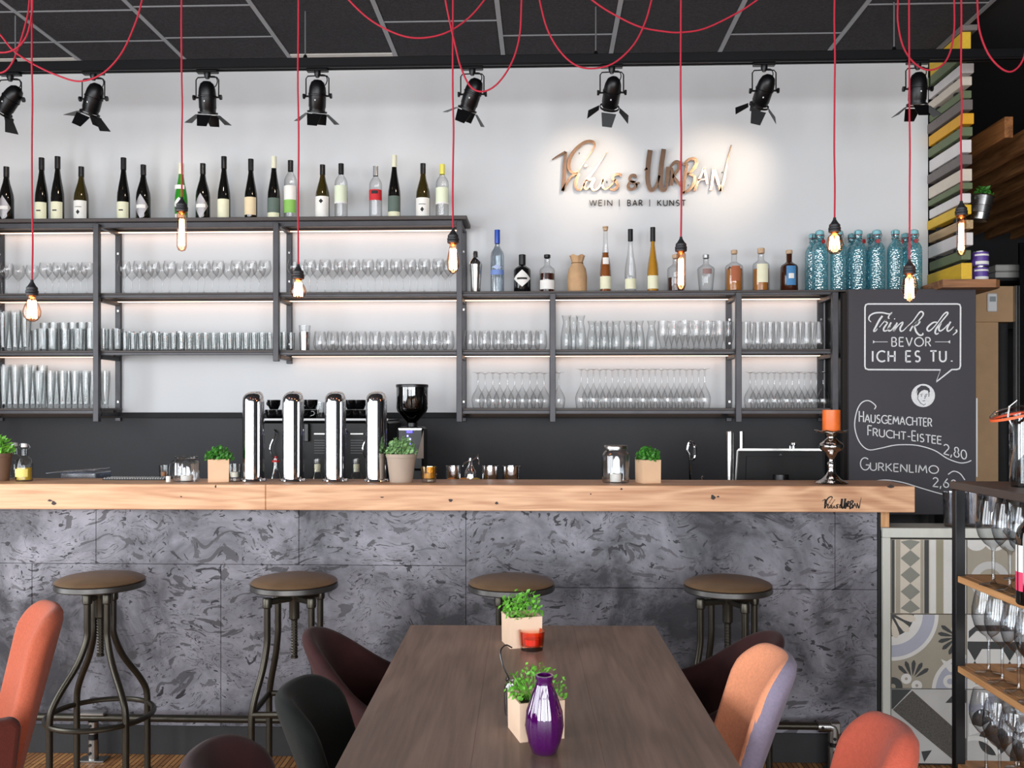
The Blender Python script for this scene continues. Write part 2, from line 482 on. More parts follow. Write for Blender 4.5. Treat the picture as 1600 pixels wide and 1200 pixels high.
# ---------------------------------------------------------------- material palette
m_wall = M('wall_paint', (214,215,216), .85, var=.015, vscale=2)
m_black_wall = M('black_wall_panel', (27,27,31), .6, var=.08, vscale=3)
m_dark = M('dark_paint', (24,24,26), .8, var=.1)
m_side = M('side_wall_paint', (120,118,116), .85, var=.03)
m_steel = M('raw_steel', (66,65,68), .42, .35, var=.18, vscale=9, bump=.06)
m_board = M('smoked_board', (68,60,57), .5, var=.15, vscale=5, stretch=(1,8,8))
m_blackmetal = M('black_metal', (14,14,16), .38, .3, var=.05)
m_blackgloss = M('black_gloss', (10,10,12), .12, 0, var=0)
m_blackplastic = M('black_plastic', (18,18,20), .35, 0, var=.05)
m_rubber = M('socket_rubber', (30,30,33), .55, 0, var=.05)
m_chrome = M('chrome', (222,222,224), .06, 1.0, var=0)
m_brushed = M('brushed_steel', (190,188,186), .25, 1.0, var=.06, vscale=30, stretch=(1,1,.1))
m_dullchrome = M('dull_chrome', (165,163,160), .3, 1.0, var=.08)
m_gun = M('gunmetal_tube', (66,62,54), .34, .75, var=.15, vscale=8)
m_rim = M('seat_rim_metal', (82,80,78), .35, .7, var=.15)
m_leather = M('brown_leather', (104,82,60), .42, 0, var=.14, vscale=9, bump=.1, bscale=260, spec=.5)
m_oak = wood('oak_beam', (178,128,92), (220,174,136), (50,30,20), 'X', .5)
m_oak_shelf = wood('oak_shelf', (184,132,84), (220,170,118), axis='Y', rough=.45, knots=False)
m_oak_end = wood('oak_block', (176,124,78), (218,170,120), axis='Z', knots=False)
m_table = wood('dark_oak_table', (98,77,66), (134,110,96), (40,30,26), 'Y', .42, .8, spec=.45, contrast=.8)
m_slat = wood('slat_wood', (98,60,30), (160,106,60), axis='Y', rough=.5, knots=False)
m_slat_dark = wood('slat_wood_dark', (124,82,48), (184,130,82), axis='Y', rough=.55, knots=False)
m_concrete = concrete('trowelled_plaster')
m_cord = M('red_textile_cord', (172,24,48), .7, 0, var=.12, vscale=300, bump=.3, bscale=500)
m_chalk = M('chalk_white', (232,232,232), .9, var=.08, vscale=60)
m_board_black = M('chalkboard', (62,59,64), .62, var=.06, vscale=3)
m_white = M('white_plastic', (228,228,228), .5, var=.02)
m_brass = M('warm_copper', (205,166,140), .22, 1.0, var=.06)
m_screw = M('screw_metal', (60,60,62), .4, .6, var=0)
m_tile_black = M('wood_wool_black', (42,39,42), .95, var=.6, vscale=70, bump=.8, bscale=140, stretch=(1,1.6,1))
m_grid = M('ceiling_grid', (150,150,153), .45, .2, var=.03)

# ================================================================ ROOM
struct(mb(floor_mat('oak_strip_floor')).box(RW['x0'], RW['x1'], RW['y0'], 9.2, -.05, 0).build('floor', smooth=False))
struct(mb(m_wall).box(RW['x0'], PX, WALL, WALL+.1, 1.46, ZC).build('wall_back', smooth=False))
struct(mb(m_black_wall).box(RW['x0'], PX, WALL-.006, WALL+.1, 0, 1.46).build('wall_back_lower', smooth=False))
struct(mb(m_dark).box(RW['x1'], RW['x1']+.1, RW['y0'], 9.2, 0, ZC).build('wall_right', smooth=False))
struct(mb(m_dark).box(PX, RW['x1'], 9.1, 9.2, 0, ZC).build('wall_far', smooth=False))
struct(mb(m_dark).box(PX-.0, PX+.08, WALL+.1, 9.1, 0, ZC).build('wall_passage', smooth=False))
struct(mb(m_dark).box(RW['x0'], X_at(1312, 5.4), WALL-.028, WALL-.0065, 1.426, 1.46, .002).build('trim_2', smooth=False))
def wall_with_windows(name, fixed, a0, a1, spans, axis, wn):
    b = mb(m_side); z0, z1 = .35, 3.15
    def bx(p, q, z, w):
        if axis == 'x': b.box(p, q, fixed-.12, fixed, z, w)
        else: b.box(fixed-.12, fixed, p, q, z, w)
    bx(a0, a1, 0, z0); bx(a0, a1, z1, ZC); cur = a0
    for p, q in spans: bx(cur, p, z0, z1); cur = q
    bx(cur, a1, z0, z1); struct(b.build(name, smooth=False))
    for k, (p, q) in enumerate(spans):
        w = mb(m_blackmetal)
        for (u, v, zz, ww) in ((p, p+.05, z0, z1), (q-.05, q, z0, z1), (p+.05, q-.05, z0, z0+.05), (p+.05, q-.05, z1-.05, z1), (p+.05, q-.05, 2.35, 2.39)):
            if axis == 'x': w.box(u, v, fixed-.09, fixed-.03, zz, ww)
            else: w.box(fixed-.09, fixed-.03, u, v, zz, ww)
        o = struct(w.build('window_%d' % (wn + k), smooth=False))
        g = mb(glass('window_glass', edge=.9))
        if axis == 'x': g.box(p+.05, q-.05, fixed-.065, fixed-.06, z0+.05, z1-.05)
        else: g.box(fixed-.065, fixed-.06, p+.05, q-.05, z0+.05, z1-.05)
        g.build('pane', parent=o, smooth=False)
wall_with_windows('wall_front', RW['y0'], RW['x0'], RW['x1'], FRONT_WINDOWS, 'x', 1)
wall_with_windows('wall_left', RW['x0'], RW['y0'], WALL+.1, LEFT_WINDOWS, 'y', 5)

# ceiling: a black slab with wood-wool tiles set between light grey bars
ceil = struct(mb(M('ceiling_void', (20,19,20), .95, var=.1)).box(RW['x0'], RW['x1'], RW['y0'], 9.2, ZC+.03, ZC+.12).build('ceiling', smooth=False))
colp = (X_at(1287, 1) , )
xA = atz(286, 90, ZC).x; xB = atz(1287, 90, ZC).x; dx = (xB - xA) / 6.0
cols = [xA + dx*k for k in range(-6, 8)]
cross = {}
for k, cuts in {-2: [57, 8], -1: [57, 8], 0: [53, 3], 1: [], 2: [33], 3: [57], 4: [3], 5: [60], 6: [17]}.items():
    cross[k] = [atz(700, c, ZC).y for c in cuts]
tile_mesh = {}
bars = []
for i, xc in enumerate(cols[:-1]):
    k = i - 6; xl, xr = xc + .013, xc + dx - .013
    if xl > PX: xr = min(xr, RW['x1'])
    ys = sorted(set([WALL] + [y for y in cross.get(k, []) if y < WALL-.02]), reverse=True)
    y = ys[-1]; first = ys[:]
    step = 1.25; yy = ys[-1] - step
    if not cross.get(k): ys = [WALL - .16]; yy = WALL - .16 - step
    while yy > 2.3: ys.append(yy); yy -= step
    for a, b_ in zip(ys, ys[1:]):
        t = mb(m_tile_black).box(xl, xr, b_+.006, a-.006, ZC, ZC+.03, .004)
        t.build('ceiling_tile', parent=ceil, smooth=False, world=True)
        bars.append(mb(m_grid).box(xl, xr, b_-.006, b_+.006, ZC-.002, ZC+.03))
for b_ in bars: b_.build('cross_bar', parent=ceil, smooth=False, world=True)
for xc in cols:
    if xc < 2.9: mb(m_grid).box(xc-.013, xc+.013, 2.2, WALL, ZC-.003, ZC+.03).build('main_bar', parent=ceil, smooth=False, world=True)
mb(m_tile_black).box(RW['x0'], RW['x1'], RW['y0'], 2.19, ZC, ZC+.03).build('front_tile_field', parent=ceil, smooth=False, world=True)
m_cream = M('perforated_strip', (205,200,192), .6, .1, var=.03)
for xl in (cols[5-6+6-1+0] if False else cols[4], cols[7]):      # pale perforated edge strips
    b = mb(m_cream).box(xl+.015, xl+dx-.015, WALL-.16, WALL-.02, ZC-.004, ZC+.02)
    st = b.build('edge_strip', parent=ceil, smooth=False, world=True)
    h = mb(m_dark)
    for j in range(4): h.lathe([(.006, 0), (.006, -.002), (0, -.002)], 8, (xl + .12 + j*.13, WALL-.06, ZC-.004))
    h.build('hole', parent=st, smooth=False, world=True)['kind'] = 'stuff'

# ================================================================ LIGHTING TRACK
x0, x1 = X_at(-40, YT), X_at(1640, YT)
z0, z1 = Z_at(850, 103.5, YT), Z_at(850, 87, YT)
trk = thing('lighting_track', 'long black lighting track hanging on thin rods across the whole room', 'track', ((x0+x1)/2, YT, z0))
b = mb(m_blackmetal); b.box(x0, x1, YT-.022, YT+.022, z0+.008, z1, .003); b.box(x0, x1, YT-.022, YT-.012, z0, z0+.008); b.box(x0, x1, YT+.012, YT+.022, z0, z0+.008)
b.build('rail', parent=trk, smooth=False, world=True)
m_rod = M('thin_zinc_rod', (140,140,142), .4, .7, var=0)
for px in (24, 477, 931, 1397):
    xx = X_at(px, YT)
    r = mb(m_rod).tube([(xx, YT, z1), (xx, YT, ZC)], .0042, 8).build('rod', parent=trk, world=True)
    c = mb(m_blackmetal).lathe([(0, .022), (.008, .02), (.012, .006), (.02, 0)], 12, (xx, YT, z1)); c.build('clamp', parent=trk, world=True)

# ---- spotlights (8) : yoke > head > barn doors
def spotlight(px, ang, tilt, label, watt=0.0, aim=None):
    """ang: lean in the wall plane (+ = lens towards left), tilt: lens towards the wall"""
    xx = X_at(px, YT)
    t = thing('track_spotlight', label, 'spotlight', (xx, YT, z0), group='black track spotlights with barn doors')
    b = mb(m_blackmetal); b.box(-.058, .058, -.018, .018, -.014, 0, .003); b.lathe([(.018, 0), (.018, -.012), (.01, -.03), (0, -.03)], 14, (0,0,-.014))
    b.build('adapter', parent=t)
    L = [(-.062, 0, -.15), (-.062, 0, -.05), (-.052, 0, -.037), (0, 0, -.035), (.052, 0, -.037), (.062, 0, -.05), (.062, 0, -.15)]
    mb(m_blackmetal).tube(L, .0035, 6).build('yoke', parent=t)
    piv = Vector((0, 0, -.145))
    R = Matrix.Translation(piv) @ Matrix.Rotation(math.radians(ang), 4, 'Y') @ Matrix.Rotation(math.radians(tilt), 4, 'X')
    b = mb(m_blackmetal); b.T = R          # head axis along -Z, lens at the bottom
    b.lathe([(0, .085), (.018, .083), (.034, .07), (.043, .045), (.046, .02), (.046, .012), (.049, .01), (.049, .004), (.046, .002), (.046, -.055), (.043, -.06), (.043, -.075)], 24)
    b.build('head', parent=t)
    for s in (-1, 1):
        k = mb(m_blackmetal); k.T = Matrix.Translation(piv) @ Matrix.Rotation(s*PI/2, 4, 'Y'); k.lathe([(0, .046), (.005, .046), (.005, .064), (.014, .068), (.014, .078), (0, .078)], 10); k.build('knob', parent=t)
    v = mb(m_white); v.T = R
    v.lathe([(0, 0), (.004, .0)], 8, (0, -.0485, -.02)); 
    v.T = R @ Matrix.Translation((0, -.0465, -.02)) @ Matrix.Rotation(PI/2, 4, 'X'); v.lathe([(.0, .003), (.004, .002), (.004, 0)], 8)
    v.build('screw_head', parent=t)
    g = mb(m_blackmetal); g.T = R; g.lathe([(.05, -.076), (.053, -.076), (.053, -.086), (.05, -.086), (.05, -.076)], 24); g.build('lens_ring', parent=t)
    ln = mb(M('lens_glow', (255,226,190), .3, var=0, emit=(255,214,170), estr=3.0)); ln.T = R; ln.lathe([(0, -.066), (.042, -.066)], 20); ln.build('lens', parent=t)
    for q in range(4):
        d = mb(m_blackmetal); d.T = R @ Matrix.Rotation(PI/2*q, 4, 'Z') @ Matrix.Translation((0, -.052, -.088)) @ Matrix.Rotation(math.radians(-36 if q % 2 == 0 else -50), 4, 'X')
        hh = .076
        if q % 2 == 0: w0, w1 = .040, .026
        else: w0, w1 = .030, .052
        d.prism([(-w0, -.004), (w0, -.004), (w1, -hh), (-w1, -hh)], -.001, .001)
        d.build('barn_door', parent=t, smooth=False)
    cb = mb(m_blackplastic).tube(smooth_pts([(.012, .0, -.03), (.04, .01, -.03), (.05, .014, -.055), (.035, .012, -.085), (.012, .008, -.075)], 4), .003, 6)
    cb.build('cable', parent=t)
    if watt > 0:
        d = bpy.data.lights.new('spot_beam', 'SPOT'); d.energy = watt; d.color = (1.0, .80, .60); d.spot_size = math.radians(64); d.spot_blend = 1.0; d.shadow_soft_size = .03
        o = bpy.data.objects.new('spot_beam', d); C.objects.link(o); o.parent = t
        src = R @ Vector((0, 0, -.1)); o.location = src
        tgt = Vector(aim) - Vector((xx, YT, z0)); o.rotation_euler = (tgt - src).to_track_quat('-Z', 'Y').to_euler()
    return t
def aimpt(px, py): return at(px, py, WALL)
spotlight(16, 42, 12, 'black spotlight at the left frame edge, head leaning far to the left', 3, aimpt(-60, 300))
spotlight(146, 24, 16, 'black spotlight second from the left, barn doors swung left', 3, aimpt(60, 300))
spotlight(324, 4, 16, 'black spotlight right of the second red cord, hanging nearly straight', 5, aimpt(290, 300))
spotlight(496, 6, 18, 'black spotlight right of the third red cord, above the olive bottle', 3, aimpt(450, 300))
spotlight(738, 22, 18, 'black spotlight beside the fourth red cord, partly crossed by a cord loop', 3, aimpt(640, 300))
spotlight(956, 8, 42, 'black spotlight above the left word of the wall lettering', 13, aimpt(920, 275))
spotlight(1194, 14, 38, 'black spotlight above the right end of the wall lettering', 13, aimpt(1130, 270))
spotlight(1434, 0, 8, 'black spotlight hanging straight down beside the coloured slat partition', 0)

# ================================================================ WALL LETTERING
YL = WALL - .022
sg = thing('wall_sign', 'copper coloured brush lettering mounted on the pale wall under two spotlights', 'sign', at(1000, 300, WALL))
V1 = [([(68,268),(120,235),(180,203)], [.5,.9,1.3]), ([(183,203),(172,300),(168,420),(155,528)], [1.2,2.0,2.1,1.6]),
      ([(155,528),(185,470),(225,410),(285,378)], [1.6,1.3,1.2,.8]),
      ([(285,378),(235,375),(208,340),(215,260),(265,180),(340,122),(400,118),(420,145),(400,195),(340,280),(275,378)], [.8,1.2,1.7,1.9,1.7,1.5,1.6,1.2,.7,.5,.5]),
      ([(292,380),(265,450),(268,505),(300,518),(335,475),(352,425)], [1.3,1.5,1.4,1,.7,.6]),
      ([(338,326),(356,314)], [1.0,1.0]),
      ([(520,205),(460,300),(400,380),(345,455),(335,495),(355,512),(385,480)], [.4,.5,.8,1.3,1.2,1,.7]), ([(345,445),(420,425)], [.7,.9]),
      ([(418,430),(395,480),(408,518),(450,505),(495,430)], [1.4,1.5,1.2,1,1.2]), ([(495,430),(485,485),(510,512),(560,480),(598,430)], [1.3,1.2,1,.7,.7]),
      ([(640,402),(622,388),(585,398),(572,425),(600,455),(612,490),(585,518),(548,515)], [1.7,1.4,1.2,1.4,1.5,1.5,1.3,.8])]
AMP = [([(765,420),(755,398),(725,402),(712,430),(735,450),(765,452)], [1,1.4,1.5,1.4,1.2,.8]), ([(755,452),(715,458),(700,490),(720,515),(755,500),(775,465),(795,462)], [1,1.4,1.6,1.4,1.3,1.1,.8]), ([(735,455),(770,475),(772,500)], [1.2,1,.8])]
U1 = [([(835,355),(858,340)], [.6,1.4]), ([(883,188),(868,300),(862,420),(878,505),(905,518),(935,480),(958,400)], [2.6,2.6,2.5,2.2,2,1.5,1.3]),
      ([(996,180),(975,330),(968,440),(978,508),(1003,520),(1022,490)], [2.4,2.6,2.6,2.3,1.8,1.2]),
      ([(1034,328),(1028,400),(1018,490)], [2.2,2,1.6]), ([(1056,480),(1068,400),(1060,335)], [1.8,1.8,1.4]),
      ([(1050,330),(1090,288),(1122,295),(1118,345),(1075,405)], [1.3,1.6,1.8,1.7,1.3]), ([(1072,405),(1112,455),(1145,492)], [1.5,1.5,1]),
      ([(1190,300),(1172,400),(1158,548)], [1.4,1.7,1.6]), ([(1160,312),(1200,270),(1250,262),(1268,300),(1235,355),(1195,385)], [1.2,1.4,1.8,1.8,1.4,1]),
      ([(1195,385),(1245,405),(1252,455),(1210,515),(1142,552)], [1,1.5,1.7,1.5,1]),
      ([(1250,528),(1290,430),(1332,338)], [1.4,1.1,.8]), ([(1332,338),(1345,400),(1358,470)], [1,1.2,1]), ([(1275,438),(1345,430)], [.7,.7]),
      ([(1385,525),(1400,440),(1412,335)], [1.3,1.2,1]), ([(1412,335),(1440,430),(1468,530)], [1,1.3,1.4]), ([(1468,530),(1500,420),(1520,300),(1558,145)], [1.4,1.2,.7,.4])]
for nm, S in (('brush_word', V1), ('ampersand', AMP), ('brush_word', U1)):
    b = mb(m_brass); strokes_px(b, S, 850, 200, 5.333, YL, .0058, .014)
    b.build(nm, parent=sg, smooth=False, world=True)
bl = mb(M('sign_small_letters', (60,56,54), .35, .8, var=0)); write_px(bl, 'WEIN', 921, 321.5, 957, 321.5, 8.5, YL, .0022, .006, .3)
write_px(bl, '|', 967, 321.5, 969, 321.5, 8.5, YL, .0020, .006); write_px(bl, 'BAR', 980.5, 321.5, 1004, 321.5, 8.5, YL, .0026, .006, .3)
write_px(bl, '|', 1014.5, 321.5, 1016.5, 321.5, 8.5, YL, .0020, .006); write_px(bl, 'KUNST', 1027.5, 321.5, 1071, 321.5, 8.5, YL, .0026, .006, .3)
bl.build('small_letters', parent=sg, smooth=False, world=True)['kind'] = 'stuff'
b = mb(m_screw)
for px, py in ((882, 262), (905, 240), (948, 285), (1012, 262), (1032, 270), (1062, 285), (1075, 290), (1085, 262), (1128, 270)):
    p = at(px, py, WALL); b.T = Matrix.Translation(p) @ Matrix.Rotation(PI/2, 4, 'X'); b.lathe([(.003, 0), (.003, .02), (0, .02)], 6)
b.build('stand_off', parent=sg, world=True, smooth=False)['kind'] = 'stuff'

# ================================================================ WALL SHELVING
ZS = [Z_at(690, 338.5, YS), Z_at(900, 454.5, YS), Z_at(900, 546, YS), Z_at(900, 637.5, YS)]   # tops of the four levels
shv = thing('wall_shelving', 'dark steel and board shelving with four levels of bottles and glasses', 'shelving', (X_at(700, 5.5), 5.5, ZS[3]-.1))
def sx(px): return X_at(px, YS)
XL = sx(-45)
def board(xa, xb, z, name='shelf_board', th=.022, deep=.0):
    b = mb(m_board).box(xa, xb, YS-deep, YSB, z-th, z, .002); return b.build(name, parent=shv, smooth=False, world=True)
def rail(xa, xb, z, h=.026):
    b = mb(m_steel).box(xa, xb, YS-.002, YS+.018, z-h, z, .0015); b.build('front_rail', parent=shv, smooth=False, world=True)
board(XL, sx(730), ZS[0], deep=.03); rail(XL, sx(722), ZS[0]-.0222, .028)
board(XL, sx(1322), ZS[1], th=.012); rail(XL, sx(1310), ZS[1]-.0122, .016)
board(XL, sx(1306), ZS[2], th=.012); rail(XL, sx(1300), ZS[2]-.0122, .016)
board(XL, sx(161), ZS[3], th=.014); rail(XL, sx(157), ZS[3]-.0142, .02)
board(sx(722), sx(1306), ZS[3], th=.014); rail(sx(722), sx(1300), ZS[3]-.0142, .02)
m_led = M('led_strip', (255,232,210), .5, var=0, emit=(255,206,172), estr=4.2)
for xa, xb, z in ((XL, sx(722), ZS[0]-.0222), (XL, sx(1300), ZS[1]-.0122), (XL, sx(150), ZS[2]-.0122), (sx(440), sx(1300), ZS[2]-.0122), (sx(1160), sx(1295), ZS[3]-.0142), (XL, sx(150), ZS[3]-.0142), (sx(730), sx(1140), ZS[3]-.0142)):
    p_ = mb(m_board).box(xa, xb, YSB-.028, YSB-.006, z-.012, z-.0003); lp = p_.build('led_profile', parent=shv, smooth=False, world=True)
    mb(m_led).box(xa, xb, YSB-.026, YSB-.008, z-.015, z-.0123).build('led_strip', parent=lp, smooth=False, world=True)
def frame_post(px, ztop, zbot, levels, back=True, dxb=0.0):
    x = sx(px); w = .0168
    mb(m_steel).box(x-w, x+w, YS-.036, YS-.0024, zbot, ztop, .002).build('upright', parent=shv, smooth=False, world=True)
    mb(m_steel).lathe([(0,0), (.006,0), (.006,.004), (0,.004)], 8, (x, YS-.02, ztop)).build('bolt', parent=shv, world=True)
    if back:
        o = mb(m_steel).box(x-w+dxb, x+w+dxb, YSB-.004, WALL-.0005, zbot, ztop, .002).build('wall_upright', parent=shv, smooth=False, world=True)
        bb = mb(m_brushed)
        for zz in (zbot+.12, (zbot+ztop)/2+.1, ztop-.13): bb.box(x+dxb-.004, x+dxb+.008, YSB-.007, YSB-.004, zz-.007, zz+.007, .001)
        bb.build('bolt_plate', parent=o, smooth=False, world=True)
        for z in levels:
            mb(m_steel).box(x-w*.8, x+w*.8, YS+.02, YSB-.006, z-.05, z-.026, .0015).build('bracket', parent=shv, smooth=False, world=True)
zb4 = Z_at(700, 659, YS)
frame_post(154, ZS[0]-.034, zb4, ZS)
frame_post(433.5, ZS[0]-.034, Z_at(430, 565, YS), ZS[:3])
frame_post(718.5, ZS[0]-.034, zb4, ZS)
frame_post(863.5, ZS[1]-.018, zb4, ZS[1:])
frame_post(1152.5, ZS[1]-.018, zb4, ZS[1:])
frame_post(1302.5, ZS[1]-.018, zb4, ZS[1:])
frame_post(-38, ZS[0]-.034, zb4, ZS)
# shallow dark cabinet side closing the shelving at the right
cb = thing('end_panel', 'tall dark bronze panel between the shelving and the chalkboard', 'panel', (X_at(1318, 5.4), 5.45, 0))
b = mb(M('bronze_laminate', (78,72,68), .4, .35, var=.15, vscale=3, stretch=(1,1,.4))).box(X_at(1312, 5.4), X_at(1345, 5.4), 5.36, WALL-.008, .0, ZS[1]-.022, .003)
b.build('panel_sheet', parent=cb, smooth=False, world=True)
mb(m_blackmetal).box(X_at(1309, 5.4), X_at(1312, 5.4), 5.35, WALL-.008, 0, ZS[1]-.022).build('edge_trim', parent=cb, smooth=False, world=True)
# right-hand extension of the spirit ledge carrying the blue bottles
b = mb(m_board).box(sx(1322.3), PX-.03, YS, WALL-.001, ZS[1]-.022, ZS[1], .002)
tag(b.build('wall_ledge', smooth=False), 'dark ledge over the chalkboard carrying the row of blue bottles', 'shelf')

# ================================================================ BACK COUNTER
bc = thing('back_counter', 'black back counter along the dark lower wall behind the bar', 'counter', (0, 5.3, 0))
mb(m_blackplastic).box(XL, sx(1306), 4.98, 5.36, .88, .92, .004).build('worktop', parent=bc, smooth=False, world=True)
mb(m_blackplastic).box(XL, sx(1306), 5.36, WALL-.008, .88, .92).build('rear_worktop', parent=bc, smooth=False, world=True)
for k in range(6):
    xa = XL + (sx(1306)-XL)/6*k
    d = mb(m_dark).box(xa+.004, xa+(sx(1306)-XL)/6-.004, 5.0, 5.02, .1, .875, .002).build('door', parent=bc, smooth=False, world=True)
    mb(m_brushed).tube([(xa+.1, 4.985, .78), (xa+.3, 4.985, .78)], .005, 6).build('handle', parent=d, world=True)
mb(m_dark).box(XL, sx(1306), 5.02, WALL-.008, .0, .88).build('carcass', parent=bc, smooth=False, world=True)

# ================================================================ BAR COUNTER
xe = X_at(1430, YB)      # right end of the oak board
xj = X_at(415, YB)
bar = thing('bar_counter', 'long bar with thick knotty oak board on grey trowelled plaster front', 'bar', (X_at(700, YB), YB+.2, 0))
zb0 = ZB - .1065
for xa, xb in ((X_at(-60, YB), xj-.0006), (xj+.0006, xe)):
    mb(m_oak).box(xa, xb, YB, YBB, zb0, ZB, .003).build('oak_board', parent=bar, smooth=False, world=True)
xr = X_at(1371, YC)
for name, xs, zz in (('top', [-60, 150, 467, 728, 1305, 1371], None), ('bot', [-60, 50, 345, 728, 1170, 1371], None)):
    for a, c in zip(xs, xs[1:]):
        seam = 884 if c <= 728 else 917
        zs = Z_at(700, seam, YC)
        z_lo, z_hi = (zs+.0008, zb0-.0005) if name == 'top' else (.0, zs-.0008)
        if a == 728 and name == 'top' : pass
        b = mb(m_concrete).box(X_at(a, YC)+.0009, X_at(c, YC)-.0009, YC, YC+.018, z_lo, z_hi, .0012)
        b.build('plaster_panel', parent=bar, smooth=False, world=True)
mb(m_dark).box(X_at(-60, YC), xr, YC+.019, YC+.04, 0, zb0-.001).build('backing', parent=bar, smooth=False, world=True)
mb(m_dark).box(X_at(-60, YC), xr, YC+.04, YBB-.02, 0, .9).build('carcass', parent=bar, smooth=False, world=True)
mb(m_dark).box(xr+.0005, xr+.012, YC-.004, YBB-.02, 0, zb0-.001).build('corner_trim', parent=bar, smooth=False, world=True)
b = mb(m_screw)
for px in (721, 735):
    for j in range(9):
        p = at(px, 812 + j*26, YC); b.T = Matrix.Translation((p.x, YC, p.z)) @ Matrix.Rotation(PI/2, 4, 'X'); b.lathe([(.0032, 0), (.0032, .0015), (0, .002)], 8)
for px in (461, 476, 52, 60):
    for j in range(7):
        p = at(px, 806 + j*32, YC); b.T = Matrix.Translation((p.x, YC, p.z)) @ Matrix.Rotation(PI/2, 4, 'X'); b.lathe([(.0026, 0), (.0026, .001), (0, .0014)], 8)
b.build('screws', parent=bar, world=True)['kind'] = 'stuff'
mb(M('foot_shade_strip', (30,30,32), .6, var=.25, vscale=8)).box(X_at(-60, YC), xr, YC-.006, YC-.0005, 0, Z_at(900, 1141, YC), .001).build('foot_shade_strip', parent=bar, smooth=False, world=True)  # added dark strip: its colour stands in for shade on the lower plaster
mb(m_oak_end).box(X_at(1374, YC), X_at(1390, YC), YC, YC+.1, Z_at(1380, 824, YC), zb0-.0005, .002).build('support_block', parent=bar, smooth=False, world=True)
# knots in the board edge: filled dark resin, slightly recessed look, real shapes of the wood
b = mb(M('knot_filler', (38,24,18), .6, var=.2, vscale=60))
for px, py, r, el in ((84,786,.008,1.3), (78,782,.004,2.5), (283,776,.0035,1), (337,760,.006,.6), (597,777,.003,2.4), (704,782,.0075,1.1), (776,786,.005,1.4), (923,772,.003,1), (971,764,.0035,1.4), (1114,777,.0095,1), (1122,776,.003,2), (1392,760,.006,2.2)):
    p = at(px, py, YB)
    P = [(p.x + r*el*math.cos(a)*(1+.25*math.sin(3*a+px)), p.z + r*math.sin(a)*(1+.2*math.cos(2*a+px))) for a in [2*PI*i/14 for i in range(14)]]
    b.prism(P, YB-.0006, YB+.001)
b.build('knots', parent=bar, smooth=False, world=True)['kind'] = 'stuff'
b = mb(M('branded_mark', (24,16,12), .7, var=0))       # the same brush words burnt into the board edge
strokes_px(b, V1, 1281.6, 771.0, 22.5, YB, .0016, .0008, 3)
strokes_px(b, [([(1340,784),(1341.5,785)], [1,1])], 0, 0, 1, YB, .0016, .0008, 2) if False else None
strokes_px(b, AMP, 1280.5, 770.5, 22.5, YB, .0013, .0008, 3)
strokes_px(b, U1, 1276.5, 770.8, 22.5, YB, .0017, .0008, 3)
b.build('burnt_lettering', parent=bar, smooth=False, world=True)
# lower working shelf on the staff side
stf = thing('staff_counter', 'steel working counter on the staff side of the bar, mostly hidden', 'counter', (X_at(700, YBB), YBB+.3, 0))
mb(m_brushed).box(X_at(-60, YBB), X_at(1400, YBB), YBB+.003, YBB+.30, 1.075, 1.095, .002).build('raised_shelf', parent=stf, smooth=False, world=True)
mb(m_brushed).box(X_at(-60, YBB), X_at(1371, YBB), YBB+.003, YBB+.6, .88, .9, .002).build('worktop', parent=stf, smooth=False, world=True)
mb(m_dark).box(X_at(-60, YBB), X_at(1371, YBB), YBB+.003, YBB+.59, 0, .88).build('carcass', parent=stf, smooth=False, world=True)
b = mb(m_brushed)
for px in (0, 330, 860, 1360): b.box(X_at(px, YBB)-.01, X_at(px, YBB)+.01, YBB+.02, YBB+.04, .9005, 1.0745)
b.build('shelf_leg', parent=stf, smooth=False, world=True)
# ---- foot rail
YR = 3.80; ZR = Z_at(900, 1130, YR)
fr = thing('foot_rail', 'dark tubular foot rail running low along the bar on chrome clamp feet', 'rail', (0, YR, 0))
xl, xq = X_at(-50, YR), X_at(1300, YR)
mb(m_gun).tube([(xl, YR, ZR), (xq-.045, YR, ZR)], .0155, 14).build('tube', parent=fr, world=True)
b = mb(m_dullchrome); b.tube([(xq-.06, YR, ZR), (xq-.012, YR, ZR), (xq+.003, YR, ZR-.004), (xq+.008, YR, ZR-.018), (xq+.008, YR, ZR-.062)], .024, 16); 
b.T = Matrix.Identity(4); b.box(xq-.012, xq+.032, YR-.02, YR+.02, ZR-.03, ZR+.022, .006)
b.build('elbow_clamp', parent=fr, world=True)
mb(m_blackmetal).tube([(xq+.008, YR, ZR-.062), (xq+.008, YR, .0)], .0155, 12).build('stand', parent=fr, world=True)
b = mb(m_dullchrome).tube([(xq+.008, YR, .10), (xq+.008, YR, .008)], .024, 16); b.lathe([(0,.008), (.045,.008), (.045,.0), (0,0)], 18, (xq+.008, YR, 0)); b.build('foot_clamp', parent=fr, world=True)
xm = X_at(146, YR)
b = mb(m_dullchrome); b.box(xm-.055, xm+.055, YR-.022, YR+.022, ZR+.012, ZR+.026, .004); b.tube([(xm, YR, ZR-.015), (xm, YR, .115)], .021, 16); b.build('saddle_clamp', parent=fr, world=True)
mb(m_blackmetal).tube([(xm, YR, .115), (xm, YR, .09)], .0185, 12).build('stand', parent=fr, world=True)
b = mb(m_dullchrome); b.tube([(xm, YR, .09), (xm, YR, .008)], .021, 16); b.box(xm-.058, xm+.058, YR-.03, YR+.03, 0, .008, .002); b.build('foot_clamp', parent=fr, world=True)
b = mb(m_dark)
for x_, zz in ((xm, .15), (xm, .07), (xm, .035), (xq-.04, ZR), (xq+.008, ZR-.045), (xq+.008, .08)):
    b.T = Matrix.Translation((x_-.004, YR-.0205, zz)) @ Matrix.Rotation(PI/2, 4, 'X'); b.lathe([(.0065, .0), (.0065, .006), (0, .006)], 10)
b.build('grub_screws', parent=fr, world=True)['kind'] = 'stuff'

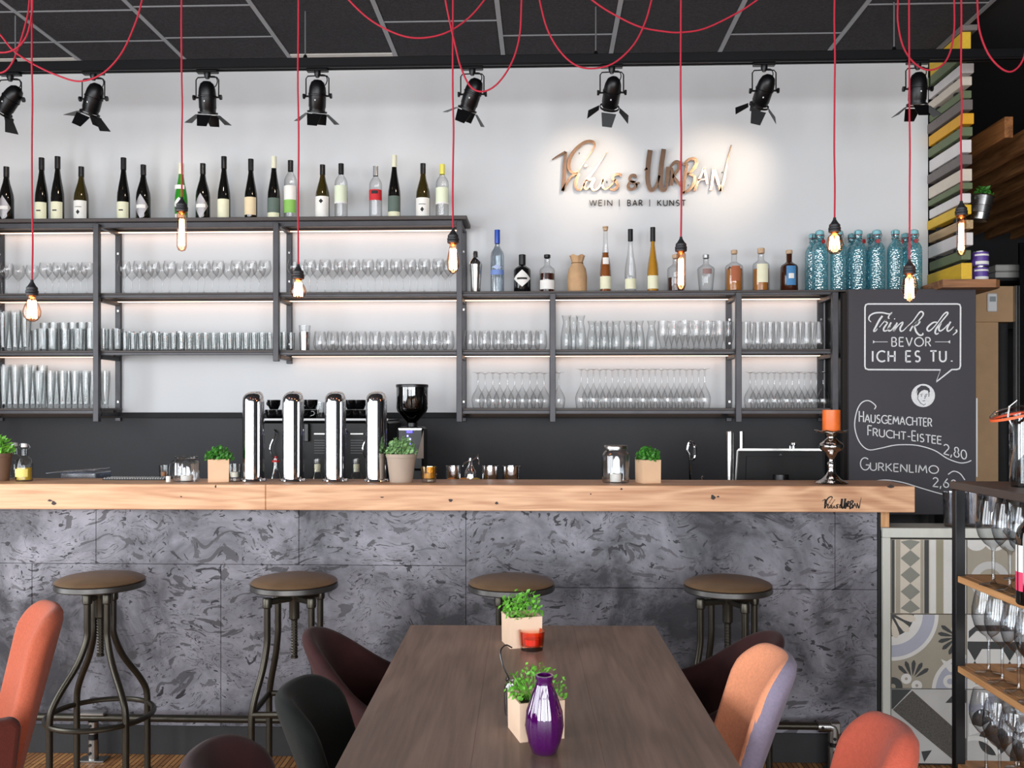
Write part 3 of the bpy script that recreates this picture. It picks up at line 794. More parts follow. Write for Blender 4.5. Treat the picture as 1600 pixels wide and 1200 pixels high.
# ================================================================ TILED HALF WALL
YP = 3.86
tp = thing('tiled_half_wall', 'half-height partition of patterned cement tiles with pale trim, right of the bar', 'partition', (X_at(1500, YP), YP+.1, 0))
zt = Z_at(1450, 825, YP); zt1 = Z_at(1450, 841.5, YP)
xw0, xw1 = xr + .0135, X_at(1690, YP)
mb(m_dark).box(xw0, xw1, YP+.012, YP+.16, 0, zt-.012).build('core', parent=tp, smooth=False, world=True)
m_trim = M('sage_trim', (196,196,186), .5, var=.05, vscale=20, stretch=(1,1,.3))
mb(m_trim).box(xw0, xw1, YP-.006, YP+.165, zt-.04, zt, .002).build('top_trim', parent=tp, smooth=False, world=True)
mb(m_trim).box(xw0, X_at(1391, YP), YP-.006, YP+.16, 0, zt-.0405, .002).build('side_trim', parent=tp, smooth=False, world=True)
TS = 117.0 * S_at(1450, YP)      # tile edge
TX0 = X_at(1392.5, YP); TZ0 = Z_at(1450, 843, YP)
tc_ = {}
def tcol(nm, c):
    if nm not in tc_: tc_[nm] = M('tile_' + nm, c, .5, var=.04, vscale=14)
    return tc_[nm]
T_light = tcol('light', (205,203,198)); T_beige = tcol('beige', (196,186,170)); T_taupe = tcol('taupe', (150,142,126)); T_sage = tcol('sage', (124,124,114))
T_dark = tcol('dark', (46,48,48)); T_blue = tcol('bluegrey', (158,160,172)); T_olive = tcol('olive', (140,134,112)); T_grey = tcol('grey', (180,178,174)); T_speck = M('tile_speckled', (74,70,64), .6, var=.5, vscale=180)
class Print:
    def __init__(s, col, row):
        s.x = TX0 + col*TS; s.z = TZ0 - row*TS; s.b = MB(); s.n = 0
    def poly(s, m, pts):
        s.n += 1; s.b.mat(m)
        P = [(s.x + min(max(u,0.004),.996)*(TS-.003), s.z - min(max(v,0.004),.996)*(TS-.003)) for u, v in pts]
        s.b.prism(P, YP - .0004 - s.n*.00006, YP + .001)
    def ring(s, m, cx, cy, r0, r1, a0=0, a1=360, n=26):
        """ring sector in tile units, v runs down; clipped to the tile"""
        for k in range(n):
            A = math.radians(a0 + (a1-a0)*k/n); B = math.radians(a0 + (a1-a0)*(k+1)/n)
            q = [(cx+r0*math.cos(A), cy+r0*math.sin(A)), (cx+r1*math.cos(A), cy+r1*math.sin(A)), (cx+r1*math.cos(B), cy+r1*math.sin(B)), (cx+r0*math.cos(B), cy+r0*math.sin(B))]
            if all(u < 0 or u > 1 or v < 0 or v > 1 for u, v in q): continue
            s.poly_same(m, q)
        s.n += 1
    def poly_same(s, m, pts):
        s.b.mat(m)
        P = [(s.x + min(max(u,0.004),.996)*(TS-.003), s.z - min(max(v,0.004),.996)*(TS-.003)) for u, v in pts]
        s.b.prism(P, YP - .0004 - (s.n+1)*.00006, YP + .001)
    def petal(s, m, cx, cy, r0, r1, ang, w):
        a = math.radians(ang); c, sn = math.cos(a), math.sin(a)
        pts = [(r0, 0), (r0+(r1-r0)*.45, w*.75), (r1*.85, w), (r1, w*.3), (r1, -w*.3), (r1*.85, -w), (r0+(r1-r0)*.45, -w*.75)]
        s.poly_same(m, [(cx + u*c - v*sn, cy + u*sn + v*c) for u, v in pts])
    def done(s, parent):
        if s.b.v: s.b.build('printed_pattern', parent=parent, smooth=False, world=True)
def make_tile(col, row, base):
    x = TX0 + col*TS; z = TZ0 - row*TS
    o = mb(base).box(x, x+TS-.003, YP, YP+.0115, max(z-TS+.003, .001), z, .0008).build('tile', parent=tp, smooth=False, world=True)
    return o, Print(col, row)
o, p = make_tile(0, 0, T_beige)
p.poly(T_dark, [(0,0),(.045,0),(.045,1),(0,1)]); p.poly(T_taupe, [(.06,0),(.12,0),(.12,1),(.06,1)])
for k in range(5):
    cy = .03 + k*.225; p.poly(T_sage, [(.255,cy-.112),(.385,cy),(.255,cy+.112),(.125,cy)])
p.poly(T_taupe, [(.39,0),(.43,0),(.43,1),(.39,1)]); p.poly(T_dark, [(.44,0),(.5,0),(.5,1),(.44,1)]); p.poly(T_light, [(.52,0),(.59,0),(.59,1),(.52,1)])
p.poly(T_olive, [(.6,0),(.69,0),(.69,1),(.6,1)]); p.poly(T_light, [(.7,0),(.83,0),(.83,1),(.7,1)]); p.poly(T_dark, [(.85,0),(.9,0),(.9,1),(.85,1)]); p.poly(T_grey, [(.91,0),(1,0),(1,1),(.91,1)]); p.done(o)
o, p = make_tile(0, 1, T_taupe)
p.ring(T_blue, 0, 0, .0, .62, 0, 90); p.ring(T_light, 0, 0, .30, .42, 0, 90); p.ring(T_light, 0, 0, .58, .63, 0, 90)
p.ring(T_dark, 0, 0, .0, .3, 0, 90)
for a in (12, 45, 78): p.petal(T_beige, 0, 0, .06, .33, a, .05)
p.n += 1
for cx, cy, a0 in ((.88, .3, 170), (.28, .88, -80)):
    for j in range(5): p.petal(T_dark, cx, cy, .05, .26, a0 - 10 + j*25 - 45, .028)
p.n += 1
p.ring(T_light, .87, .2, .02, .07); p.ring(T_light, .2, .87, .02, .07); p.ring(T_light, .34, .96, .02, .07)
p.ring(T_blue, 1.02, 1.02, 0, .44, 180, 270); p.ring(T_light, 1.02, 1.02, .43, .48, 180, 270); p.petal(T_light, .66, .6, .0, .24, 42, .05); p.n += 1; p.ring(T_light, .78, .9, .04, .09, 60, 330)
p.ring(T_dark, .02, .98, .04, .13, 0, 360); p.done(o)
o, p = make_tile(0, 2, T_grey)
p.poly(T_dark, [(0,0),(.27,0),(.02,.27),(0,.27)]); p.poly(T_speck, [(.28,.02),(1,.66),(1,.98),(.88,1),(.02,.28)]); p.poly(T_dark, [(.72,.18),(.88,0),(1,0),(1,.18)])
p.poly(T_dark, [(.12,.62),(.22,.5),(.24,.66)]); p.poly(T_dark, [(.4,.84),(.54,.82),(.44,.98)]); p.done(o)
o, p = make_tile(1, 0, T_taupe)
for j in range(4): p.ring(T_light, .12 + j*.25, .0, 0, .15, 0, 180, 10)
p.ring(T_grey, .3, .55, .16, .26, 90, 380, 20); p.ring(T_grey, .34, .58, .0, .08); p.petal(T_dark, .6, .5, .0, .26, 70, .07); p.n += 1; p.ring(T_light, .3, 1.02, .1, .2, 180, 360); p.done(o)
o, p = make_tile(1, 1, T_light)
p.poly(T_dark, [(.02,.22),(.12,.14),(.9,.14),(.98,.22),(.98,.28),(.9,.22),(.12,.22),(.02,.32)]); p.poly(T_dark, [(0,.36),(1,.36),(1,.46),(0,.46)])
for cx in (.1, .56, .78): p.poly(T_dark, [(cx-.1,.45),(cx+.1,.45),(cx,.62)]); p.poly(T_dark, [(cx-.1,.79),(cx+.1,.79),(cx,.62)])
p.poly(T_dark, [(0,.79),(1,.79),(1,.86),(0,.86)]); p.poly(T_dark, [(.1,.93),(.3,.88),(.35,.97)]); p.done(o)
o, p = make_tile(1, 2, T_grey)
p.ring(T_blue, .1, 0, .2, .3, 0, 180); p.ring(T_dark, .2, .4, 0, .14); p.ring(T_dark, .35, .68, 0, .2); p.ring(T_dark, .82, .9, 0, .26); p.ring(T_light, .1, .98, .3, .36, 200, 340); p.poly(T_light, [(.02,.45),(.18,.5),(.3,.42),(.22,.55),(.02,.62)]); p.done(o)
for rw_ in range(3): make_tile(2, rw_, T_light)

# ================================================================ SLATTED PARTITION
pa = thing('slat_partition', 'partition of stacked wooden battens painted yellow, green, white and grey', 'partition', (PX+.04, 5.4, ZS[1]))
SL = {'y': M('slat_yellow', (226,184,52), .55, var=.06, stretch=(8,1,8)), 'o': M('slat_amber', (226,166,40), .55, var=.06), 'g': M('slat_green', (104,116,84), .6, var=.08), 'w': M('slat_white', (222,216,214), .6, var=.04),
      'b': M('slat_beige', (214,202,186), .6, var=.05), 'k': M('slat_grey', (116,108,104), .6, var=.08), 'r': wood('slat_raw', (160,130,90), (206,178,138), axis='Y', knots=False)}
planks = [(38,47,'k',1528), (48,76,'y',1519), (77,92,'g',1519), (98,113,'w',1523), (119,133,'b',1519), (140,152,'g',1520), (156,172,'k',1519), (176,193,'o',1523), (198,212,'g',1520), (217,237,'w',1520),
          (242,257,'k',1518), (263,282,'b',1520), (285,295,'g',1520), (301,316,'w',1519), (320,335,'y',1517), (343,357,'r',1522), (363,383,'w',1521), (390,405,'g',1519), (411,437,'y',1518)]
YF = 5.2
for j, (ya, yb, c, px) in enumerate(planks):
    za, zc_ = Z_at(1508, ya, YF), Z_at(1508, yb, YF); xr_ = X_at(px, YF)
    off = (.0, .012, -.01, .006)[j % 4]
    mb(SL[c]).box(PX + off*.5, xr_, YF + off, WALL-.002, zc_, za, .003).build('batten', parent=pa, smooth=False, world=True)
b = mb(m_dark)
for yy in (5.32, 5.56): b.box(PX+.02, PX+.05, yy, yy+.03, ZS[1]+.001, ZC)
b.build('hidden_post', parent=pa, smooth=False, world=True)
sb = mb(wood('ledge_wood', (110,72,48), (168,118,80), axis='X', knots=False)); za = Z_at(1540, 438.5, YF); zc_ = Z_at(1540, 451, YF)
pts = [(X_at(1466, YF), 5.14), (X_at(1548, YF), 5.14), (X_at(1558, YF), 5.17), (X_at(1561, YF), 5.23), (X_at(1561, YF), 5.55), (X_at(1466, YF), 5.55)]
sb.prism(pts, zc_, za, 'Z'); tag(sb.build('wooden_ledge', smooth=False), 'small brown wooden ledge under the coloured battens holding two purple tins', 'shelf')
ZLG = za
# dark passage beyond: wood slat ceiling, tan bulkhead, dark door
sl = thing('slatted_ceiling', 'brown timber slats hung in rows under the dark ceiling at the right', 'ceiling slats', (3.3, 6.5, 2.9))
for j in range(11):
    x = 2.56 + .225*j; ys = 5.2 if j == 0 else 4.6
    mb(m_slat if j == 0 else m_slat_dark).box(x, x+.047, ys, 9.0, 2.99, 3.107, .002).build('slat', parent=sl, smooth=False, world=True)
struct(mb(m_dark).box(PX+.09, RW['x1'], 8.3, 8.4, 2.2, ZC).build('wall_passage_end', smooth=False))
YD = 6.3
tn = M('tan_panel', (186,150,112), .7, var=.05)
zA, zBt = Z_at(1555, 447, YD), Z_at(1555, 503, YD)
b = mb(tn).box(X_at(1519, YD), X_at(1584, YD), YD, YD+.5, zBt, zA, .003); b.box(X_at(1519, YD), X_at(1562, YD), YD+.02, YD+.1, 0, zBt)
struct(b.build('wall_bulkhead', smooth=False))
b = mb(m_blackmetal).box(X_at(1562, YD), X_at(1582, YD), YD+.06, YD+.09, 0, zBt-.002, .002); o = struct(b.build('door_1', smooth=False))
b = mb(m_dullchrome).box(X_at(1583, YD), X_at(1586.5, YD), YD-.03, YD, 0, zA, .002); b.box(X_at(1588, YD), X_at(1590, YD), YD-.03, YD, 0, zA, .002); struct(b.build('trim_1', smooth=False))
b = mb(m_blackgloss).box(X_at(1590.5, YD), X_at(1700, YD), YD-.02, YD, 0, Z_at(1600, 380, YD), .002); struct(b.build('wall_glazing', smooth=False))
th = thing('thermostat', 'white wall thermostat on the tan panel at the right', 'thermostat', at(1549, 473, YD))
pc = at(1549, 473, YD-.001)
mb(m_white).box(pc.x-.032, pc.x+.032, YD-.02, YD-.0005, pc.z-.062, pc.z+.062, .006).build('casing', parent=th, smooth=False, world=True)
mb(M('lcd_grey', (150,158,160), .4, var=0)).box(pc.x-.02, pc.x+.02, YD-.0215, YD-.02, pc.z+.005, pc.z+.04).build('display', parent=th, smooth=False, world=True)
# ================================================================ GLASSWARE
g_clear = glass('clear_glass', (251,251,251), .55, 1.5, .02, .01)
g_thick = glass('thick_clear_glass', (248,249,249), .50, 1.3, .03, .0)
g_frost = glass('frosted_bottle_glass', (214,222,228), .5, 1.2, .15, .15)
def one(name, profs, mat=None, seg=20, cat='glass', label='', parent=None):
    b = mb(mat or g_clear)
    for pr in profs: b.lathe(pr, seg)
    return tag(b.build(name, angle=50), label, cat)
def mk_wine(R=.0385, hgt=.19, bowl=.095):
    zb = hgt - bowl
    pr = [(R*.86, 0), (R*.84, .0015), (R*.3, .004), (.0045, .010), (.0035, .02), (.0035, zb-.008), (.006, zb), (R*.45, zb+.012), (R*.82, zb+.03), (R, zb+.052), (R*.97, zb+.068), (R*.8, hgt)]
    return lambda: one('wine_glass', [pr + [(R*.78, hgt)]], seg=20)
def mk_inverted(R=.036, hgt=.17):
    z = hgt; k = hgt/.212
    pr = [(R*.80, 0), (R*.92, .02*k), (R, .045*k), (R*.97, .06*k), (R*.8, .08*k), (R*.5, .10*k), (R*.22, .118*k), (.0048, .13*k), (.0042, .145*k), (.0042, z-.014), (.007, z-.008), (R*.5, z-.003), (R*.92, z-.001), (R*.92, z)]
    return lambda: one('inverted_wine_glass', [pr], seg=22)
def mk_stemless(R=.040, hgt=.115):
    pr = [(0, .004), (R*.55, .003), (R*.62, 0), (R*.9, .018), (R, .04), (R*.95, .07), (R*.78, hgt)]
    return lambda: one('stemless_glass', [pr], seg=20)
def mk_tumbler(R=.026, hgt=.11, name='tumbler', taper=1.06):
    pr = [(0, 0), (R*.9, 0), (R*.95, .003), (R*.97, .012), (R, .016), (R*taper, hgt)]
    inner = [(0, .013), (R*.88, .014), (R*taper*.94, hgt)]
    return lambda: one(name, [pr, inner], g_thick, 18)
def mk_beer(R=.032, hgt=.25):
    pr = [(0, 0), (R*.72, 0), (R*.74, .004), (R*.62, .012), (R*.68, .04), (R*.85, hgt*.45), (R, hgt*.75), (R*.96, hgt)]
    inner = [(0, .02), (R*.6, .024), (R*.8, hgt*.45), (R*.93, hgt*.95)]
    return lambda: one('beer_glass', [pr, inner], g_thick, 18)
def mk_carafe(R=.033, hgt=.2, name='small_carafe'):
    pr = [(0, 0), (R*.9, 0), (R, .01), (R, hgt*.35), (R*.8, hgt*.6), (R*.58, hgt*.78), (R*.62, hgt*.86), (R*.85, hgt)]
    return lambda: one(name, [pr], g_thick, 18)
ORD = ['leftmost', 'second', 'third', 'fourth', 'fifth', 'sixth', 'seventh', 'eighth', 'ninth', 'tenth', 'eleventh', 'twelfth', 'thirteenth', 'fourteenth', 'fifteenth', 'sixteenth', 'seventeenth', 'eighteenth', 'nineteenth', 'twentieth', 'twenty-first', 'twenty-second', 'twenty-third', 'twenty-fourth']
PLACED = []
def rowput(kind, pxs, Y, z, label, group, row=None):
    """stand glasses on a shelf, shuffling each a little in depth so that none touch"""
    if row is None: row = 'front row' if Y < YS + .1 else 'back row'
    for i, px in enumerate(pxs):
        if kind.proto is None: kind.proto_r = None
        x = X_at(px, Y); r = getattr(kind, 'r', None)
        cand = [Y + d * sg_ for d in (0, .008, .016, .024, .032, .04, .05, .06, .07, .08, .095, .11) for sg_ in (1, -1)]
        best = None
        for y in cand:
            if y - kind.r < YS + .001 or y + kind.r > YSB - .03: continue
            xx = X_at(px, y)
            m = min([math.hypot(xx-a, y-b_) - kind.r - q for a, b_, q, zz in PLACED if abs(zz-z) < .01] or [1])
            if m >= .0008: best = (xx, y); break
        if best is None: continue
        PLACED.append((best[0], best[1], kind.r, z))
        lb = ('leftmost' if i == 0 else ORD[i] + ' from left' if i < len(pxs)-1 else 'rightmost') + ' in the ' + row + ' of ' + label
        kind.put((best[0], best[1], z), lb, group, rotz=random.uniform(0, 6.28))
def GK(make, r): k = Kind(make); k.r = r; return k
YG1, YG2 = YS + .055, YS + .145
kw = GK(mk_wine(.0385, .19), .0385); kws = GK(mk_wine(.039, .197, .1), .039)
z = ZS[1]
rowput(kw, [-14, 11, 29, 71, 92, 114, 136], YG1, z, 'wine glasses, upper bay at far left', 'wine glasses in the upper left bay')
rowput(kw, [3, 50, 82, 104, 126], YG2, z, 'wine glasses, upper bay at far left', 'wine glasses in the upper left bay')

rowput(kws, [194, 218, 240, 265, 296, 319, 341, 370, 392, 414], YG1, z, 'wine glasses, second upper bay', 'wine glasses in the second upper bay')
rowput(kws, [206, 230, 254, 284, 308, 332, 358, 382, 405], YG2, z, 'wine glasses, second upper bay', 'wine glasses in the second upper bay')
kws3 = GK(mk_wine(.0385, .2, .1), .0385)
rowput(kws3, [459, 484, 508, 531, 553, 575, 597, 619, 641, 663, 685, 703], YG1, z, 'wine glasses, third upper bay', 'wine glasses in the third upper bay')
rowput(kws3, [472, 496, 520, 542, 564, 586, 608, 630, 652, 674, 696], YG2, z, 'wine glasses, third upper bay', 'wine glasses in the third upper bay')
# ---- second level
z = ZS[2]
kt = GK(mk_beer(.033, .245), .033)
rowput(kt, [-16, 5, 24, 33], YG1, z, 'tall straight beer glasses, middle shelf', 'tall glasses on the middle shelf')
rowput(kt, [-5, 14, 40], YG2, z, 'tall straight beer glasses, middle shelf', 'tall glasses on the middle shelf')
km = GK(mk_tumbler(.026, .18, 'highball_glass'), .0277)
rowput(km, [70, 84, 100, 114, 128, 142], YG2, z, 'highball glasses beside the left post', 'highball glasses on the middle shelf')
ks = GK(mk_tumbler(.031, .135, 'tumbler'), .033)
rowput(ks, [38, 57, 66, 81, 103, 122, 141, 162, 172, 184], YG1, z, 'thick tumblers, middle shelf left', 'short tumblers on the middle shelf')
kk = GK(mk_tumbler(.0205, .108, 'small_tumbler', 1.1), .0226); kk2 = GK(mk_tumbler(.025, .125, 'taller_tumbler'), .0266)
rowput(kk2, [203, 225, 243, 282], YG2, z, 'taller tumblers behind the small ones', 'taller tumblers behind the small ones')
rowput(kk, [196 + 12.6*i for i in range(20)] + [444, 455], YG1, z, 'small plain tumblers, middle shelf', 'small tumblers on the middle shelf')
rowput(kk, [203 + 12.6*i for i in range(19)], YG1 + .065, z, 'small plain tumblers, middle shelf', 'small tumblers on the middle shelf', 'second row')
tn_ = thing('steel_mixing_tin', 'steel mixing tin between the small tumblers and stemless glasses', 'tin', (X_at(476, YG1), YG1, z))
b = mb(m_brushed); b.lathe([(0,0), (.028,0), (.03,.002), (.034,.105), (.034,.11), (.031,.11)], 22); b.build('cup', parent=tn_)
b = mb(g_thick); b.lathe([(.028,.1105), (.031,.1105), (.035,.15), (.030,.15)], 22); b.build('upper_glass', parent=tn_)
kst = GK(mk_stemless(.039), .039)
rowput(kst, [500, 520, 542, 564, 586, 611, 633, 655, 679, 700], YG1, z, 'stemless glasses left of the tall post', 'stemless glasses on the middle shelf')
rowput(kst, [511, 531, 553, 575, 599, 622, 644, 667, 690], YG2, z, 'stemless glasses left of the tall post', 'stemless glasses on the middle shelf')
kst2 = GK(mk_stemless(.039, .117), .039)
rowput(kst2, [735, 757, 779, 800, 822, 845], YG1, z, 'stemless glasses right of the tall post', 'stemless glasses right of the tall post')
rowput(kst2, [746, 768, 790, 811, 834], YG2, z, 'stemless glasses right of the tall post', 'stemless glasses right of the tall post')
kc = GK(mk_carafe(.034, .205), .034)
rowput(kc, [885, 907], YG1, z, 'taller glass carafes, middle shelf', 'taller carafes'); rowput(kc, [896], YG2, z, 'taller glass carafes, middle shelf', 'taller carafes')
kc2 = GK(mk_carafe(.031, .172, 'waisted_glass'), .031)
rowput(kc2, [925, 944, 963, 981, 999, 1018], YG1, z, 'clear waisted glasses beside the carafes', 'waisted glasses')
rowput(kc2, [934, 953, 990], YG2, z, 'clear waisted glasses beside the carafes', 'waisted glasses')
def mk_tulip():
    return one('tulip_glass', [[(0,0), (.024,0), (.026,.003), (.014,.012), (.018,.03), (.03,.07), (.034,.105), (.030,.14), (.031,.17)]], g_clear, 18)
kl = GK(mk_tulip, .034)
rowput(kl, [1036, 1053, 1070, 1088, 1106, 1124, 1138], YG1, z, 'tulip shaped beer glasses, middle shelf', 'tulip glasses')
rowput(kl, [1045, 1062, 1080, 1097, 1115], YG2, z, 'tulip shaped beer glasses, middle shelf', 'tulip glasses')
kz = GK(mk_stemless(.034, .165), .034)
rowput(kz, [1166, 1184, 1203, 1222, 1241, 1260, 1279], YG1, z, 'large clear tumblers, rightmost bay', 'large tumblers in the rightmost bay')
rowput(kz, [1175, 1194, 1213, 1232, 1251, 1270], YG2, z, 'large clear tumblers, rightmost bay', 'large tumblers in the rightmost bay')
# ---- lowest level
z = ZS[3]
kb = GK(mk_beer(.0315, .262), .0315); kb2 = GK(mk_beer(.030, .225), .030)
rowput(kb, [-12, 6, 24, 42], YG1, z, 'tallest slim beer glasses, lowest shelf', 'tallest beer glasses on the lowest shelf')
rowput(kb, [-3, 15, 33, 51, 66], YG2, z, 'tallest slim beer glasses, lowest shelf', 'tallest beer glasses on the lowest shelf')
rowput(kb2, [60, 79, 98, 117, 134, 164], YG1, z, 'shorter slim beer glasses, lowest shelf', 'slim beer glasses on the lowest shelf')
rowput(kb2, [88, 107, 126, 145], YG2, z, 'shorter slim beer glasses, lowest shelf', 'slim beer glasses on the lowest shelf')
ki = GK(mk_inverted(.039, .212), .039); 
rowput(ki, [747, 770, 793, 816, 839, 873], YG1, z, 'upside-down wine glasses, left low bay', 'upside down glasses in the left low bay')
rowput(ki, [758, 781, 804, 828, 850], YG2, z, 'upside-down wine glasses, left low bay', 'upside down glasses in the left low bay')
ki2 = GK(mk_inverted(.0355, .232), .0355)
rowput(ki2, [908 + 19.3*i for i in range(11)], YG1, z, 'upside-down wine glasses, middle low bay', 'upside down glasses in the middle low bay')
rowput(ki2, [918 + 19.3*i for i in range(10)], YG2, z, 'upside-down wine glasses, middle low bay', 'upside down glasses in the middle low bay')
ki3 = GK(mk_inverted(.0355, .212), .0355)
rowput(ki3, [1172 + 19.0*i for i in range(7)], YG1, z, 'upside-down wine glasses, rightmost low bay', 'upside down glasses in the right low bay')
rowput(ki3, [1181 + 19.0*i for i in range(6)], YG2, z, 'upside-down wine glasses, rightmost low bay', 'upside down glasses in the right low bay')

# ================================================================ WINE BOTTLES ON THE TOP BOARD
m_bot_black = M('dark_bottle_glass', (14,14,12), .07, 0, var=0, coat=.5)
m_bot_olive = M('olive_bottle_glass', (52,44,16), .07, 0, var=.1, coat=.5)
m_bot_green = M('green_bottle_glass', (46,140,40), .08, 0, var=.05, coat=.5)
m_cap_black = M('black_capsule', (22,22,24), .35, .1, var=.05); m_cap_cream = M('cream_capsule', (226,226,202), .45, var=.03)
m_cap_yellow = M('yellow_capsule', (222,214,96), .45, var=.03); m_cap_silver = M('silver_capsule', (196,196,196), .3, .8, var=.05); m_cap_blue = M('blue_capsule', (36,76,176), .35, var=.05)
m_cork = M('cork', (200,170,138), .8, var=.15, vscale=60)
def paper(n, c): return M('label_' + n, c, .7, var=.03, vscale=30)
L_cream = paper('cream', (234,232,200)); L_white = paper('white', (236,234,228)); L_peach = paper('peach', (236,216,176)); L_silver = M('label_silver', (178,174,176), .35, .5, var=.06)
L_green = paper('green', (136,190,92)); L_slate = paper('slate', (92,108,100)); L_red = paper('red', (206,44,50)); L_ink = paper('ink', (36,34,36)); L_blue = paper('blue', (70,130,180)); L_pale = paper('pale', (226,234,206)); L_copper = paper('copper', (170,96,62))
def curved(b, R, z0, z1, half, n=8, lift=.0008, face=-PI/2, shape=None):
    """a paper label wrapped round a bottle of radius R, facing the room"""
    vs = []; fs = []
    for k in range(n+1):
        a = face - half + 2*half*k/n; u = 2*k/n - 1
        lo, hi = (z0, z1) if shape is None else shape(u, z0, z1)
        for z_ in (lo, hi):
            vs.append(((R+lift)*math.cos(a), (R+lift)*math.sin(a), z_))
    for k in range(n): fs.append([2*k, 2*k+2, 2*k+3, 2*k+1])
    b.add(vs, fs)
def diamond(u, z0, z1):
    m = (z0+z1)/2; h = (z1-z0)/2*(1-abs(u)); return (m-h-.0001, m+h+.0001)
PROF = {
 'riesling': (.0375, [(0,0),(.035,0),(.0375,.004),(.0375,.13),(.036,.155),(.030,.19),(.021,.235),(.0155,.272),(.0138,.30),(.0138,.335),(.0152,.336),(.0152,.35),(0,.35)], .285),
 'burgundy': (.0425, [(0,0),(.040,0),(.0425,.004),(.0425,.125),(.040,.15),(.031,.182),(.021,.212),(.0155,.24),(.0145,.262),(.0145,.282),(.0158,.283),(.0158,.30),(0,.30)], .245),
 'clear': (.0385, [(0,0),(.036,0),(.0385,.004),(.0385,.19),(.037,.205),(.029,.222),(.018,.236),(.0145,.25),(.0145,.262)], .26),
}
def bottle(shape, px, ytop, label, glassm, capm, labels=(), Y=None, zb=None, capz=None, name='wine_bottle', cat='bottle', scale_r=1.0, liquid=None, rot=0):
    Y = Y or YS + .085; zb = ZS[0] if zb is None else zb
    R, pr, cz = PROF[shape]; top = max(z_ for r, z_ in pr)
    if capm and shape == 'clear': top = .30
    hgt = Z_at(px, ytop, Y) - zb; k = hgt / top
    t = thing(name, label, cat, (X_at(px, Y), Y, zb), rot)
    kr = scale_r
    b = mb(glassm); b.lathe([(r*kr, z_*k) for r, z_ in pr], 24); b.build('body', parent=t, angle=60)
    if capm:
        c = mb(capm)
        if shape == 'clear': c.lathe([(.0155*kr, .245*k), (.0165*kr, .246*k), (.0165*kr, .30*k), (0, .30*k)], 16)
        else: c.lathe([(.0165*kr, cz*k), (.0165*kr, (top+.0008)*k), (0, (top+.0012)*k)], 16)
        c.build('capsule', parent=t)
    if liquid:
        mm, lv = liquid; b = mb(mm); b.lathe([(0,.004)] + [(r*kr*.93, max(z_*k, .004)) for r, z_ in pr[1:] if z_*k < lv and r > 0] + [(R*kr*.93 if lv < .17*k else .012, lv), (0, lv)], 20); b.build('liquid', parent=t)
    for L in labels:
        mm, z0_, z1_, half = L[:4]; b = mb(mm); curved(b, R*kr, z0_*k, z1_*k, half, shape=(L[4] if len(L) > 4 else None), lift=(L[5] if len(L) > 5 else .0008)); b.build('paper_label', parent=t)
    return t
RC = [(L_cream, .012, .105, 1.25), (L_ink, .055, .062, .35, None, .0013)]
BD = [(L_silver, .01, .14, 1.1, diamond), (L_white, .066, .084, .7, None, .0014)]
BW = [(L_white, .012, .112, 1.2), (L_ink, .035, .062, .26, diamond, .0014), (L_ink, .075, .078, .5, None, .0014)]
bottle('burgundy', 10, 261, 'black burgundy bottle with silver diamond label at the left frame edge', m_bot_black, m_cap_black, BD)
bottle('riesling', 65, 247, 'slim dark bottle with cream label, just right of the first red cord', m_bot_black, m_cap_black, RC)
bottle('riesling', 90, 245, 'slim dark bottle with cream label, second right of the first red cord', m_bot_black, m_cap_black, RC)
bottle('burgundy', 127, 261, 'olive bottle with white label, alone right of the two slim cream-label bottles', m_bot_olive, m_cap_black, BW)
bottle('riesling', 193, 247, 'slim dark bottle with cream label standing just left of a diamond label bottle', m_bot_black, m_cap_black, RC)
bottle('burgundy', 224, 258, 'black burgundy bottle with silver diamond label, left of the green bottle', m_bot_black, m_cap_black, BD)
bottle('riesling', 283, 256, 'green glass bottle with white neck foil behind the tubular bulb', m_bot_green, m_cap_cream, [(L_white, .06, .14, 1.2, diamond), (L_white, .0, .04, .8), (L_white, .19, .215, .9)])
bottle('burgundy', 317, 256, 'black burgundy bottle with silver diamond label, right of the green bottle', m_bot_black, m_cap_black, BD)
bottle('riesling', 350, 245, 'tall slim black bottle with pale cream label, right of the diamond label bottle', m_bot_black, m_cap_black, [(L_cream, .012, .115, 1.2)])
bottle('riesling', 392, 249, 'slim black bottle with peach coloured label above the short shelf post', m_bot_black, m_cap_black, [(L_peach, .03, .13, 1.2)])
bottle('riesling', 428, 245, 'slim bottle with cream cap and slate label, left of the third red cord', m_bot_black, m_cap_cream, [(L_slate, .04, .12, 1.2), (L_cream, .012, .04, 1.2)])
bottle('clear', 454, 251, 'clear bottle with black cap and white and green label behind the third red cord', g_clear, m_cap_black, [(L_white, .10, .17, 1.2), (L_green, .035, .1, 1.2)])
bottle('burgundy', 504, 258, 'olive bottle with white label and small round stamp, right of the third red cord', m_bot_olive, m_cap_black, [(L_white, .005, .125, 1.2), (L_ink, .085, .11, .3, diamond, .0014)])
bottle('clear', 533, 256, 'clear bottle with black cap and cream label', g_clear, m_cap_black, [(L_pale, .09, .18, 1.25), (L_white, .085, .095, 1.3, None, .0013)])
bottle('clear', 587, 260, 'clear bottle with silver cap and red label', g_clear, m_cap_silver, [(L_red, .105, .165, 1.3), (L_ink, .14, .158, .5, None, .0014)])
bottle('riesling', 616, 243, 'slim bottle with cream cap and slate label, right of the red-label bottle', m_bot_black, m_cap_cream, [(L_slate, .04, .125, 1.2), (L_cream, .012, .04, 1.2)])
bottle('burgundy', 661, 256, 'olive bottle with white label, second from the right end of the top board', m_bot_olive, m_cap_black, BW)
bottle('clear', 691, 257, 'clear bottle with yellow cap at the right end of the top board', g_clear, m_cap_yellow, [(L_pale, .09, .17, 1.25), (L_white, .08, .09, 1.3, None, .0013)])

